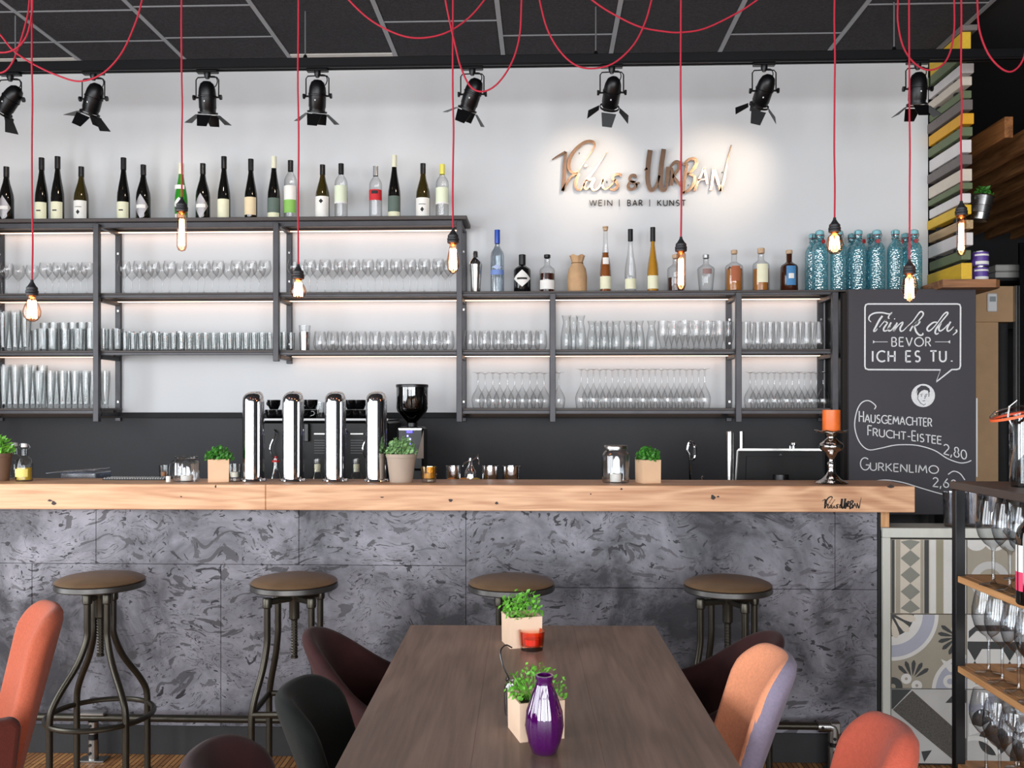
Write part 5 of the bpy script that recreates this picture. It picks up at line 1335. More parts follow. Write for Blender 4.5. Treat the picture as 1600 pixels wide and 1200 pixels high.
    # little crate insert lifts them
cr = thing('cream_dispenser', 'shiny cream dispenser with lever behind the oranges', 'dispenser', (X_at(735, 4.36), 4.36, ZSH))
b = mb(m_chrome); b.lathe([(0,0),(.03,0),(.03,.07),(.026,.09),(.010,.12),(.008,.15),(0,.152)], 20); b.build('bottle', parent=cr)
b = mb(m_chrome); b.tube([(.006,0,.135),(.03,0,.15),(.036,0,.17),(.043,0,.12)], .005, 8); b.tube([(0,0,.14),(-.03,0,.125),(-.035,0,.11)], .004, 8); b.build('lever', parent=cr)
PROF['stock'] = (.037, [(0,0),(.034,0),(.037,.004),(.037,.19),(.035,.205),(.026,.226),(.017,.245),(.0145,.262),(.0145,.30),(0,.30)], .265)
for px, yt, cp, lb in ((496, 716, m_cap_silver, 'bottle with pale neck label between the second and third beer taps'), (557, 716, m_cap_silver, 'bottle with pale neck label between the third and fourth beer taps')):
    t = bottle('stock', px, yt, lb, g_clear, None, Y=4.50, zb=.90, name='stock_bottle')
    mb(cp).lathe([(.0165,.0),(.0175,.003),(.0175,.018),(0,.019)], 14).build('cap', parent=t).location = (0,0,Z_at(px, 716+7.5, 4.50)-.90)
    mb(L_cream).lathe([(.0155,.0),(.0155,.038)], 14).build('paper_label', parent=t).location = (0,0,Z_at(px, 737, 4.50)-.90)
t = bottle('stock', 431, 716, 'clear squeeze bottle with red tip between the first two beer taps', g_frost, None, Y=4.50, zb=.90, name='squeeze_bottle')
mb(M('red_tip', (214,38,42), .4)).lathe([(.018,0),(.018,.008),(.008,.014),(.005,.03),(0,.03)], 14).build('tip', parent=t).location = (0,0,Z_at(431, 722, 4.50)-.90)
# ---- espresso machine on the back counter
YM = 5.06
mx0, mx1 = X_at(408, YM), X_at(606, YM); zm = Z_at(500, 655, YM)
em = thing('espresso_machine', 'wide black espresso machine with white rail behind the beer taps', 'coffee machine', ((mx0+mx1)/2, YM+.15, .92))
def MW(b, nm, sm_=False): return b.build(nm, parent=em, smooth=sm_, world=True)
MW(mb(M('machine_black', (12,12,13), .4, 0, spec=.3, var=0)).box(mx0, mx1, YM+.02, YM+.48, 1.0, zm-.012, .012), 'body')
MW(mb(m_white).box(mx0, mx1, YM, YM+.03, zm-.008, zm+.004, .003), 'top_rail')
MW(mb(m_blackmetal).box(mx0+.01, mx1-.01, YM+.03, YM+.46, zm-.0115, zm-.002, .002), 'cup_tray')
for xx in (mx0+.05, mx1-.05):
    for yy in (YM+.08, YM+.42): MW(mb(m_dullchrome).tube([(xx, yy, .92), (xx, yy, 1.0)], .014, 10), 'foot', True)
for px in (500, 557):
    w = 10*S_at(px, YM); xx = X_at(px, YM)
    MW(mb(m_dullchrome).box(xx-w, xx+w, YM+.008, YM+.02, Z_at(px, 679, YM), Z_at(px, 677, YM)), 'vent_handle')
    b = mb(M('vent_slat', (70,70,70), .4, .3))
    for k in range(6): b.box(xx-w, xx+w, YM+.012, YM+.02, Z_at(px, 689+k*4, YM), Z_at(px, 687.5+k*4, YM))
    MW(b, 'vent_grille')
for px in (428, 470, 538, 572):
    xx = X_at(px, YM); MW(mb(m_chrome).tube(smooth_pts([(xx, YM+.01, Z_at(px, 672, YM)), (xx+.012, YM-.02, Z_at(px, 680, YM)), (xx-.012, YM-.03, Z_at(px, 700, YM)), (xx+.006, YM-.025, Z_at(px, 716, YM))], 4), .0055, 8), 'steam_pipe', True)
MW(mb(m_blackplastic).box(X_at(476, YM), X_at(483, YM), YM-.015, YM+.02, Z_at(480, 690, YM), Z_at(480, 662, YM), .003), 'control_pod')
MW(mb(m_dullchrome).box(mx0+.02, mx1-.02, YM-.04, YM+.02, .98, .995, .003), 'drip_tray')
def mk_cup():
    t = thing('black_cup', '', 'cup', (0,0,0)); b = mb(m_blackgloss); b.lathe([(0,0),(.022,0),(.024,.002),(.036,.028),(.039,.055),(.037,.055),(.034,.03),(0,.006)], 20); b.build('bowl', parent=t)
    mb(m_blackgloss).tube(smooth_pts([(.034,0,.046),(.052,0,.044),(.054,0,.028),(.034,0,.02)], 4), .0035, 6).build('handle', parent=t); return t
kcup = Kind(mk_cup); zc0 = zm - .002
cups = [(425,0,0),(437,.09,0),(428,.1,.056),(438,0,.0),(476,0,0),(488,.09,0),(478,.07,.056),(486,.0,.056),(543,0,0),(556,.02,0),(568,.0,0),(549,.09,.056),(562,.09,.056)]
for ci, (px, dy, dz) in enumerate(cups):
    kcup.put((X_at(px, YM+.08+dy), YM+.08+dy, zc0+dz), (ORD[ci] + (' from left' if ci else '') + ' glossy black coffee cup on the espresso machine'), 'black cups on the espresso machine', random.uniform(0, 6))
sg_ = one('shot_glass', [[(0,0),(.02,0),(.022,.01),(.03,.09),(.03,.1)], [(0,.014),(.02,.016),(.028,.095)]], g_thick, 18); sg_.location = (X_at(500, YM+.1), YM+.1, zc0)
tag(sg_, 'clear tall glass standing among the black cups on the espresso machine', 'glass')
# ---- grinder
YGd = 5.08; xg = X_at(641.5, YGd); s_ = S_at(641, YGd)
gr = thing('coffee_grinder', 'black coffee grinder with big dark bean hopper and blue display', 'grinder', (xg, YGd+.06, .92))
def ZG(y): return Z_at(641, y, YGd) - .92
m_hop = glass('smoked_hopper', (50,44,46), .35, 2.4, .03, .1)
b = mb(m_hop); b.lathe([(.024,ZG(662)),(.03,ZG(659)),(.082,ZG(643)),(.088,ZG(638)),(.089,ZG(604.5))], 32); b.build('hopper', parent=gr)
b = mb(m_blackplastic); b.lathe([(.091,ZG(605)),(.091,ZG(601)),(.088,ZG(600.2)),(0,ZG(600))], 32); b.build('lid', parent=gr)
b = mb(M('coffee_beans', (38,20,14), .5, var=.5, vscale=90, bump=.9, bscale=110)); b.lathe([(0,ZG(660)),(.026,ZG(658)),(.078,ZG(642)),(.082,ZG(636)),(.082,ZG(632)),(0,ZG(630))], 28); o = b.build('beans', parent=gr); o['kind'] = 'stuff'
b = mb(m_blackplastic); b.lathe([(.03,ZG(668)),(.03,ZG(661))], 24); b.box(-.075, .075, -.075, .09, ZG(735)+.0, ZG(667), .012); b.box(-.088, .088, -.11, .12, 0, .05, .008); b.box(-.06, .06, -.01, .1, .05, ZG(735)+.01, .006); b.build('housing', parent=gr, smooth=False)
b = mb(m_brushed); b.prism([(-.062, ZG(672)), (.062, ZG(672)), (.066, ZG(669)), (-.066, ZG(669))], -.079, -.075); b.build('trim', parent=gr, smooth=False)
mb(M('taupe_side', (120,104,92), .5)).prism([(.035, ZG(716)), (.0755, ZG(716)), (.0755, ZG(672))], -.082, -.0755).build('side_flash', parent=gr, smooth=False)
mb(M('blue_display', (30,30,120), .3, var=0, emit=(70,60,255), estr=3.0)).box(-.02, .012, -.0768, -.0752, ZG(676.5), ZG(672.5)).build('display', parent=gr, smooth=False)
for dx_, y in ((-.014, 681), (.0, 686), (-.002, 693)): mb(M('blue_led', (120,120,255), .3, var=0, emit=(150,150,255), estr=4)).box(dx_-.004, dx_+.004, -.0768, -.0752, ZG(y+1.3), ZG(y-1.3)).build('button', parent=gr, smooth=False)
# ---- right half of the bar
jar(962, YI, ZB, 42, 696, 'tall ribbed glass jar with steel rim and tealight, on the right half of the bar', lidm=m_dullchrome)
herb_pot(1012.5, YI, ZB, 33, 718, 698, 'herb in pale card cover right of the tall ribbed jar', 'wood', None, m_leaf_d, 31, wleaf=42)
fc = thing('mixer_tap', 'slim chrome sprung mixer tap at the back counter', 'tap', (X_at(1078, 5.1), 5.1, .92)); zz = Z_at(1078, 690, 5.1) - .92
mb(m_chrome).tube(smooth_pts([(0,0,0),(0,0,zz-.1),(-.012,0,zz-.05),(-.004,0,zz-.01),(.008,-.01,zz-.004),(.022,-.02,zz-.03),(.024,-.02,zz-.08),(.006,-.02,zz-.1)], 5), .0085, 10).build('neck', parent=fc)
mb(m_blackplastic).tube([(.022,-.02,zz-.03),(.024,-.022,zz-.075)], .012, 10).build('hose_head', parent=fc)
mb(m_chrome).lathe([(0,0),(.026,0),(.024,.03),(.012,.04)], 16).build('base', parent=fc)
sd = thing('soap_pump', 'small chrome pump right of the mixer tap', 'dispenser', (X_at(1097, 4.5), 4.5, .9)); mb(m_chrome).lathe([(0,0),(.024,0),(.024,.14),(.012,.16),(.005,.165),(.005,Z_at(1097, 744, 4.5)-.9),(0,Z_at(1097, 743.5, 4.5)-.9)], 14).build('body', parent=sd)
mb(m_chrome).tube([(0,0,.25),(0,-.03,.25)], .004, 6).build('nozzle', parent=sd)
for px, w_, lb in ((1140.5, 12, 'wider brushed steel cylinder standing left of the till screen'), (1158.5, 8, 'narrow brushed steel cylinder behind the till screen')):
    R = w_*S_at(px, 5.1)/2; hh = Z_at(px, 674, 5.1) - .92; o = mb(m_brushed).lathe([(0,0),(R,0),(R,hh-.004),(R*.95,hh),(R*.85,hh),(R*.84,hh-.02),(0,hh-.02)], 22).build('steel_cylinder'); o.location = (X_at(px, 5.1), 5.1, .92); tag(o, lb, 'cylinder')
YO = 4.38; m_mattblack = M('matt_black_plastic', (12,12,13), .55, 0, spec=.25, var=0)
ps = thing('till_screen', 'black till monitor seen from behind, standing at the right of the bar', 'monitor', (X_at(1217, YO), YO+.05, ZSH)); 
def PZ(y): return Z_at(1217, y, YO)
xa, xb = X_at(1148, YO), X_at(1288, YO); zA = PZ(701); zB_ = PZ(757)
pts = [(xa, zB_), (xb, zB_), (xb-.012, zA-.008), (xb-.018, zA), (xa+.02, zA), (xa+.010, zA-.01)]
mb(m_dullchrome).prism(pts, YO, YO+.012).build('frame', parent=ps, smooth=False, world=True)
q = [(xa+.006, zB_), (xb-.006, zB_), (xb-.018, zA-.010), (xa+.016, zA-.010)]
mb(m_mattblack).prism(q, YO-.022, YO).build('rear_shell', parent=ps, smooth=False, world=True)
mb(m_mattblack).prism([(xa+.045, zB_+.01), (xb-.045, zB_+.01), (xb-.055, zA-.035), (xa+.05, zA-.035)], YO-.03, YO-.022).build('rear_bulge', parent=ps, smooth=False, world=True)
xc_ = X_at(1217, YO); mb(m_blackplastic).tube([(xc_, YO-.034, PZ(764)), (xc_, YO-.034, zB_+.05)], [.04,.036], 20).build('hinge', parent=ps, world=True)
b = mb(m_blackplastic); b.box(xc_-.1, xc_+.1, YO-.08, YO+.1, ZSH, ZSH+.012, .003); b.box(xc_-.03, xc_+.03, YO-.02, YO+.01, ZSH+.012, zB_+.005); b.build('foot', parent=ps, smooth=False, world=True)
b = mb(M('emblem_grey', (60,60,62), .4)); b.prism([(xc_-.008, zA-.030), (xc_+.008, zA-.030), (xc_, zA-.022)], YO-.0308, YO-.030); b.build('emblem', parent=ps, smooth=False, world=True)
sc_ = thing('small_chrome_pot', 'small chrome object peeping over the top of the till screen', 'pot', (X_at(1244, 5.0), 5.05, .92)); hh = Z_at(1244, 691, 5.05)-.92
mb(m_chrome).lathe([(0,0),(.03,0),(.03,.2),(.012,.26),(.008,hh-.02),(.018,hh-.014),(.018,hh-.004),(0,hh)], 16).build('body', parent=sc_); mb(m_chrome).tube([(-.008,0,hh-.03),(-.02,0,hh-.02),(-.02,0,hh-.045)], .003, 6).build('handle', parent=sc_)
# ---- chrome candlestick with orange candle
cx_, cyY = 1299, 3.93
cs = thing('candlestick', 'ornate silver glass candlestick at the right end of the bar', 'candlestick', (X_at(cx_, cyY), cyY, ZB)); s_ = S_at(cx_, cyY); 
def CZ(y): return (756 - y) * s_
m_merc = M('mercury_glass', (190,184,180), .1, 1.0, var=.25, vscale=35, bump=.25, bscale=60)
pr = [(0,0),(24*s_,0),(25*s_,.004),(23*s_,.010),(15*s_,CZ(749)),(8*s_,CZ(742)),(5*s_,CZ(734)),(6.5*s_,CZ(729)),(6*s_,CZ(724)),(4*s_,CZ(720)),(4.5*s_,CZ(716)),(8*s_,CZ(711)),(9.5*s_,CZ(707)),(16*s_,CZ(703)),(18.5*s_,CZ(698)),(17*s_,CZ(693)),(10*s_,CZ(688)),(6*s_,CZ(684)),(7*s_,CZ(681)),(9*s_,CZ(678))]
b = mb(m_merc); b.lathe(pr, 28); b.build('stem', parent=cs, angle=70)
b = mb(m_merc); b.lathe([(9*s_,CZ(678)),(18*s_,CZ(676.4)),(24*s_,CZ(675)),(24.8*s_,CZ(673)),(24*s_,CZ(672.6)),(17*s_,CZ(674.6)),(0,CZ(674.8))], 32)
for i, v in enumerate(b.v):
    a = math.atan2(v[1], v[0]); r = math.hypot(v[0], v[1])
    if r > 20*s_: b.v[i] = (v[0]*(1+.08*math.sin(8*a)), v[1]*(1+.08*math.sin(8*a)), v[2]+.003*math.sin(8*a))
b.build('drip_plate', parent=cs, angle=70)
cd_ = thing('pillar_candle', 'orange pillar candle standing on the silver candlestick', 'candle', (X_at(cx_, cyY), cyY, ZB + CZ(674.2)))
m_wax = M('orange_wax', (232,112,44), .4, var=.12, vscale=25); hh = 33.5*s_
mb(m_wax).lathe([(0,0),(13.3*s_,0),(13.5*s_,.002),(13.5*s_,hh),(12*s_,hh),(10*s_,hh-.006),(0,hh-.006)], 30).build('wax', parent=cd_)
mb(m_dark).tube([(0,0,hh-.006),(.001,0,hh+.008)], .0012, 6).build('wick', parent=cd_)

# ================================================================ CHALKBOARD
YK = 5.24
kx0, kx1 = X_at(1326, YK), X_at(1525, YK); kz0, kz1 = Z_at(1425, 804, YK), Z_at(1425, 451.5, YK)
ck = thing('chalkboard', 'tall dark chalkboard with white lettering at the right end of the bar', 'chalkboard', ((kx0+kx1)/2, YK, kz0))
b = mb(m_board_black).box(kx0, kx1, YK, YK+.03, kz0, kz1, .002); b.build('board', parent=ck, smooth=False, world=True)
b = mb(m_dark); b.box(kx0+.08, kx0+.12, YK+.005, YK+.028, 0, kz0-.0005); b.box(kx1-.12, kx1-.08, YK+.005, YK+.028, 0, kz0-.0005); b.build('stand_leg', parent=ck, smooth=False, world=True)
mb(m_white).box(kx1+.0005, kx1+.006, YK-.004, YK+.01, Z_at(1527, 745, YK), Z_at(1527, 622, YK)).build('edge_strip', parent=ck, smooth=False, world=True)
T_ = .0012
def CK(nm): return mb(m_chalk)
b = CK(0)      # speech bubble
fr_ = [(1356,475)] + [(x, y) for x, y in ((1496,475),(1499.5,476),(1500.8,480),(1500.5,572),(1499,576),(1495,577.3),(1487,577.5),(1462.5,597),(1469.5,578),(1357,577.5),(1352.5,576),(1351.3,572),(1351.5,480),(1352.8,476.3))]
b.ribbon([at(x, y, YK) for x, y in fr_], .0042, T_, closed=True); b.build('speech_bubble', parent=ck, smooth=False, world=True)
b = CK(0); TR = [([(180,370),(150,335),(165,285),(230,250),(330,245),(420,262),(462,240)], [.6,1,1.2,1.3,1.2,1.2,.6]), ([(332,288),(290,345),(245,430),(215,490),(240,490),(265,458)], [1.5,1.6,1.5,1.2,.8,.6]),
      ([(290,440),(345,375),(385,338),(368,362),(398,380),(372,420),(350,455),(352,488),(395,480),(440,420)], [.6,.8,1.2,1,1,1.3,1.4,1.2,.9,.7]), ([(458,250),(420,285),(412,315),(425,325)], [.7,1,1.1,.7]),
      ([(448,375),(412,450),(418,488),(455,475),(505,405)], [1.3,1.4,1.2,.9,.6]), ([(490,325),(500,330)], [1.1,1.1]), ([(530,378),(500,440),(482,492),(545,412),(600,372),(598,400),(570,450),(575,490),(610,485),(665,430)], [1.3,1.4,1.1,.8,1.1,1.3,1.4,1.2,.9,.6]),
      ([(660,435),(740,360),(830,240),(872,242),(872,285),(800,370),(735,430),(700,492)], [.6,.8,1.2,1.3,1.1,.9,1.3,1.3]), ([(740,425),(790,375),(832,365),(805,405),(760,428)], [.8,1.2,1.3,1,1]), ([(760,425),(785,500),(828,545),(870,540),(872,515)], [1.3,1.5,1.4,1.2,.8]),
      ([(1062,372),(1010,378),(945,430),(930,470),(958,490),(1015,445),(1080,365)], [1,1.3,1.4,1.4,1.2,.9,.8]), ([(1080,365),(1150,270),(1192,240),(1205,262),(1130,355),(1055,455),(1038,510),(1055,532),(1085,518)], [.8,1.1,1.3,1.2,1,1.4,1.4,1.1,.7]),
      ([(1115,385),(1088,450),(1100,490),(1150,465),(1215,395)], [1.3,1.4,1.3,.9,.7]), ([(1245,365),(1200,450),(1208,492),(1245,475),(1285,432)], [1.3,1.4,1.2,.9,.6]), ([(1318,470),(1325,500),(1275,545)], [1.3,1.2,.6])]
strokes_px(b, TR, 1340, 460, 8.57, YK, .0034, T_, 5); b.build('script_lettering', parent=ck, smooth=False, world=True)
b = CK(0); write_px(b, 'BEVOR', 1393.5, 541, 1455, 541, 13.6, YK, .0030, T_, .22)
for x0_, x1_, xt in ((1387, 1366, 1364), (1461, 1482, 1484.5)):
    b.ribbon([at(x0_, 534.2, YK), at(x1_, 534.2, YK)], .0014, T_); b.ribbon([at(x1_-(1 if xt > x1_ else -1)*1, 534.2, YK), at(xt, 534.2, YK)], [.002, .009], T_)
b.build('print_line', parent=ck, smooth=False, world=True)['kind'] = 'stuff'
b = CK(0); write_px(b, 'ICH', 1363, 565, 1399, 565, 16.5, YK, .0046, T_, .3); write_px(b, 'ES', 1415.5, 565, 1438.5, 565, 16.5, YK, .0046, T_, .3); write_px(b, 'TU', 1453.5, 565, 1479, 565, 16.5, YK, .0046, T_, .28); write_px(b, '.', 1486, 565, 1491, 565, 16.5, YK, .005, T_, .3)
b.build('print_line', parent=ck, smooth=False, world=True)['kind'] = 'stuff'
# round portrait badge
c0 = at(1442.3, 618, YK); k_ = S_at(1442, YK)
def disc(b, cx, cy, rx, ry, d0, d1, a0=0, a1=360, n=24): b.prism([(cx + rx*math.cos(math.radians(a0 + (a1-a0)*i/n)), cy + ry*math.sin(math.radians(a0 + (a1-a0)*i/n))) for i in range(n)], YK-d1, YK-d0)
b = mb(m_chalk); disc(b, c0.x, c0.z, 18.2*k_, 18.2*k_, 0, T_); bd = b.build('portrait_badge', parent=ck, smooth=False, world=True)
b = mb(m_board_black); P = [(-8,9),(-11,3),(-9,11),(-3,15.5),(4,15),(9.5,11),(10.5,6),(8,3.5),(7.5,7.5),(2,9),(-3,7),(-6,4),(-8,-1),(-9.5,2)]
b.prism([(c0.x + x*k_, c0.z + y*k_) for x, y in P], YK-T_-.0006, YK-T_+.0002)
for pl in ([(-8,0),(-8.5,-5),(-4,-12),(1,-15),(4,-13)], [(-4,1.5),(-1,2.2)], [(3,1.5),(6.5,2)], [(2.5,0),(3.2,-4),(1.5,-5)], [(-1,-8.5),(3,-8)], [(9,4),(8.5,-2)]):
    b.ribbon([Vector((c0.x + x*k_, YK-T_, c0.z + y*k_)) for x, y in pl], .0017, .0006)
for ex in (-2.4, 4.6): 
    b.prism([(c0.x + (ex + 1.1*math.cos(a))*k_, c0.z + (-.6 + .8*math.sin(a))*k_) for a in [2*PI*i/8 for i in range(8)]], YK-T_-.0006, YK-T_+.0002)
b.build('drawn_face', parent=bd, smooth=False, world=True)
b = CK(0); hw_ = .0029
write_px(b, 'HAUSGEMACHTER', 1342.5, 659, 1456.5, 666.5, 12.5, YK, hw_, T_, .14, big=1.35)
write_px(b, 'FRUCHT-EISTEE', 1356, 680, 1471.5, 694, 11.8, YK, hw_, T_, .14, big=1.3)
write_px(b, '2,80', 1474.5, 709, 1511, 718.5, 15.5, YK, hw_, T_, .12)
write_px(b, 'GURKENLIMO', 1344, 734, 1466.5, 740, 12.0, YK, hw_, T_, .16, big=1.6)
write_px(b, '2,60', 1457.5, 760, 1495, 763, 14, YK, hw_, T_, .14)
b.build('handwriting', parent=ck, smooth=False, world=True)['kind'] = 'stuff'
for SW in ([(665,158),(672,135),(628,104),(582,120),(552,180),(542,270),(570,360),(625,410),(700,402),(780,384),(850,379),(940,385),(1040,415),(1120,465),(1195,492),(1240,490),(1270,478)],
           [(660,607),(740,600),(840,615),(940,645),(1040,675),(1115,695)], [(1125,565),(1160,545),(1200,560),(1230,600)]):
    b = CK(0); strokes_px(b, [(SW, None)], 1200, 600, 4, YK, .0028, T_, 5); b.build('chalk_swirl', parent=ck, smooth=False, world=True)
# ================================================================ BAR STOOLS
def mk_stool(r0, R, ring):
    t = thing('bar_stool', '', 'stool', (0,0,0)); HS = .837
    b = mb(m_leather); b.lathe([(0,HS),(.05,HS-.001),(.10,HS-.005),(.14,HS-.013),(.159,HS-.021),(.165,HS-.027),(.163,HS-.031),(.155,HS-.032)], 44); b.build('cushion', parent=t, angle=70)
    b = mb(m_rim); b.lathe([(0,HS-.032),(.158,HS-.0318),(.166,HS-.034),(.167,HS-.051),(.164,HS-.055),(.158,HS-.056),(0,HS-.050)], 44); b.build('seat_rim', parent=t)
    b = mb(m_gun); b.lathe([(0,HS-.052),(.028,HS-.052),(.028,HS-.075),(.020,HS-.09),(.020,HS-.17),(.016,HS-.175),(0,HS-.175)], 18)
    b.box(-.09, .09, -.012, .012, HS-.063, HS-.0515, .002); b.box(-.012, .012, -.09, .09, HS-.063, HS-.0515, .002); b.build('swivel_boss', parent=t)
    b = mb(m_gun); pts = []; n = 90
    for i in range(n): a = i*.9; pts.append((.0125*math.cos(a), .0125*math.sin(a), HS-.17 - .14*i/n))
    b.lathe([(.0115,HS-.17),(.0115,HS-.315),(.014,HS-.317),(.014,HS-.325),(0,HS-.326)], 12); b.tube(pts, .0022, 4); b.build('screw_spindle', parent=t)
    zh = HS-.092
    for q in range(4):
        a = q*PI/2; c, s_ = math.cos(a), math.sin(a)
        b = mb(m_gun); b.tube([(.012*c, .012*s_, zh), (r0*c, r0*s_, zh)], .0125, 8); b.build('cross_arm', parent=t)
    for q in range(4):
        a = q*PI/2; c, s_ = math.cos(a), math.sin(a); g = R - r0
        P = [(r0, zh), (r0, zh-.10), (r0+g*.02, zh-.16), (r0+g*.28, zh-.25), (r0+g*.72, zh-.34), (r0+g*.95, zh-.40), (R, zh-.45), (R, .26), (R, .004)]
        P = smooth_pts([(r*c, r*s_, z_) for r, z_ in P], 4)
        b = mb(m_gun); b.tube(P, .0125, 12); L = b.build('leg', parent=t)
        b = mb(m_gun); b.lathe([(0,zh+.016),(.016,zh+.016),(.018,zh+.012),(.018,zh-.018),(.015,zh-.022)], 12, (r0*c, r0*s_, 0)); b.build('leg_socket', parent=L)
        b = mb(m_rubber); b.lathe([(0,0),(.016,0),(.016,.016),(.013,.018)], 12, (R*c, R*s_, 0)); b.build('foot_cap', parent=L)
    if ring:
        b = mb(m_gun); b.tube([(R*math.cos(2*PI*i/40), R*math.sin(2*PI*i/40), .285) for i in range(40)], .0105, 10, closed=True); b.build('foot_ring', parent=t)
    else:
        for q in range(4):
            a, c = q*PI/2, (q+1)*PI/2
            b = mb(m_gun); b.tube([(R*math.cos(a), R*math.sin(a), .335), (R*math.cos(c), R*math.sin(c), .335)], .0115, 8); b.build('stretcher', parent=t)
    return t
kstA = Kind(lambda: mk_stool(.052, .195, True)); kstB = Kind(lambda: mk_stool(.118, .185, False))
YST = 3.53
for kk_, px, rz, lb in ((kstA, 157, .92, 'leftmost brown leather bar stool, beside the orange armchair'), (kstB, 460, .83, 'second brown leather bar stool from the left, behind the maroon chair'), (kstA, 799, .47, 'third brown leather bar stool, mostly hidden behind the table plant'), (kstB, 1137, .36, 'rightmost brown leather bar stool, behind the right-hand chairs')):
    kk_.put((X_at(px, YST), YST, 0), lb, 'brown leather bar stools along the bar', rz)

# ================================================================ DINING TABLE
TZ = .75
fl, frr = atz(641, 978, TZ), atz(1022, 976.5, TZ); nl, nr = atz(527.5, 1198, TZ), atz(1154, 1198, TZ)
# rectangle: far corners and direction along the long sides
ctr = (fl + frr)/2; dirv = ((nl + nr)/2 - ctr).normalized(); side = Vector((-dirv.y, dirv.x, 0)); 
if side.x < 0: side = -side
wd = (frr - fl).length; Ltab = 2.0
table = thing('dining_table', 'long dark oak dining table in the foreground running towards the bar', 'table', tuple((ctr + dirv*Ltab/2).xy) + (0,), math.atan2(side.y, side.x))
# local: x across, y along (far = +y)
npl = 3
for k, (a, c) in enumerate(((-wd/2, -wd/6-.0002), (-wd/6+.0002, wd/6-.0002), (wd/6+.0002, wd/2))):
    mb(m_table).box(a, c, -Ltab/2, Ltab/2, TZ-.04, TZ).build('top_plank', parent=table, smooth=False)
b = mb(m_blackmetal)
for yy in (-Ltab/2+.25, Ltab/2-.25): mb(m_blackmetal).box(-wd/2+.06, wd/2-.06, yy-.03, yy+.03, TZ-.075, TZ-.0405, .002).build('cross_beam', parent=table, smooth=False)
for sx_ in (-1, 1):
    for yy in (-Ltab/2+.25, Ltab/2-.25):
        mb(m_blackmetal).box(sx_*(wd/2-.09)-.03, sx_*(wd/2-.09)+.03, yy-.03, yy+.03, 0, TZ-.0755, .003).build('leg', parent=table, smooth=False)
# ---- on the table
def on_table(px, py): return atz(px, py, TZ)
m_card = M('kraft_card_light', (232,200,172), .7, var=.04)
p1 = on_table(815, 1010)
def herb_table(p, wpx, toppx, leafpx, label, seed, hpx, wleaf, leafm=m_leaf):
    px = 815 if seed == 41 else 837
    return herb_pot(px, p.y, TZ, wpx, toppx, leafpx, label, 'wood', m_card, leafm, seed, wleaf=wleaf)
herb_table(on_table(815, 1006), 56, 959, 922, 'herb in pale card cover at the far end of the dining table', 41, 0, 74)
herb_table(on_table(837, 1145), 78, 1086, 1034, 'herb in pale card cover behind the purple vase', 42, 0, 100)
pt = on_table(831, 1014)
tealight_glass(831, pt.y - .005, TZ, 41, 985, 'orange glass tealight holder on the dining table', glass('orange_glass', (255,184,118), .55, 2.0, .04, .06), (250,150,90))
pv = on_table(850.5, 1176); sV = S_at(850.5, pv.y)
vs_ = thing('purple_vase', 'small glossy purple glass vase at the near end of the table', 'vase', (pv.x, pv.y, TZ))
def vz(y): return (1180-y)*sV
m_purple = M('purple_glass', (66,6,74), .06, 0, spec=.8, var=.12, vscale=14, coat=1.0)
b = mb(m_purple); b.lathe([(0,0),(14*sV,0),(20*sV,.003),(26*sV,vz(1160)),(30*sV,vz(1138)),(28*sV,vz(1115)),(20*sV,vz(1090)),(14*sV,vz(1075)),(12.5*sV,vz(1066)),(14.5*sV,vz(1063)),(14.5*sV,vz(1059)),(11*sV,vz(1058.5)),(10*sV,vz(1070))], 64)
for i, v in enumerate(b.v):
    a_ = math.atan2(v[1], v[0]); k = 1 + (.018*math.cos(16*a_) if vz(1172) < v[2] < vz(1082) else 0); b.v[i] = (v[0]*k, v[1]*k, v[2])
b.build('body', parent=vs_, angle=70)
m_pl = glass('lantern_glass', (226,230,234), .35, 2.2, .05, .08)
pj = on_table(806, 1120)
jar(803, pj.y+.02, TZ, 30, 1058, 'glass lantern jar with black wire handle left of the near table herb', handle=False, body=m_pl)
b = mb(m_wire); p = at(790, 1058, pj.y+.02)
b.tube(smooth_pts([at(790, 1062, pj.y+.02), at(795, 1060, pj.y+.0), at(786, 1040, pj.y), at(782, 1018, pj.y+.02), at(790, 1008, pj.y+.04), at(800, 1012, pj.y+.05)], 5), .0018, 6)
tag(b.build('lantern_handle'), 'black bent wire handle standing up from the lantern jar on the table', 'handle')

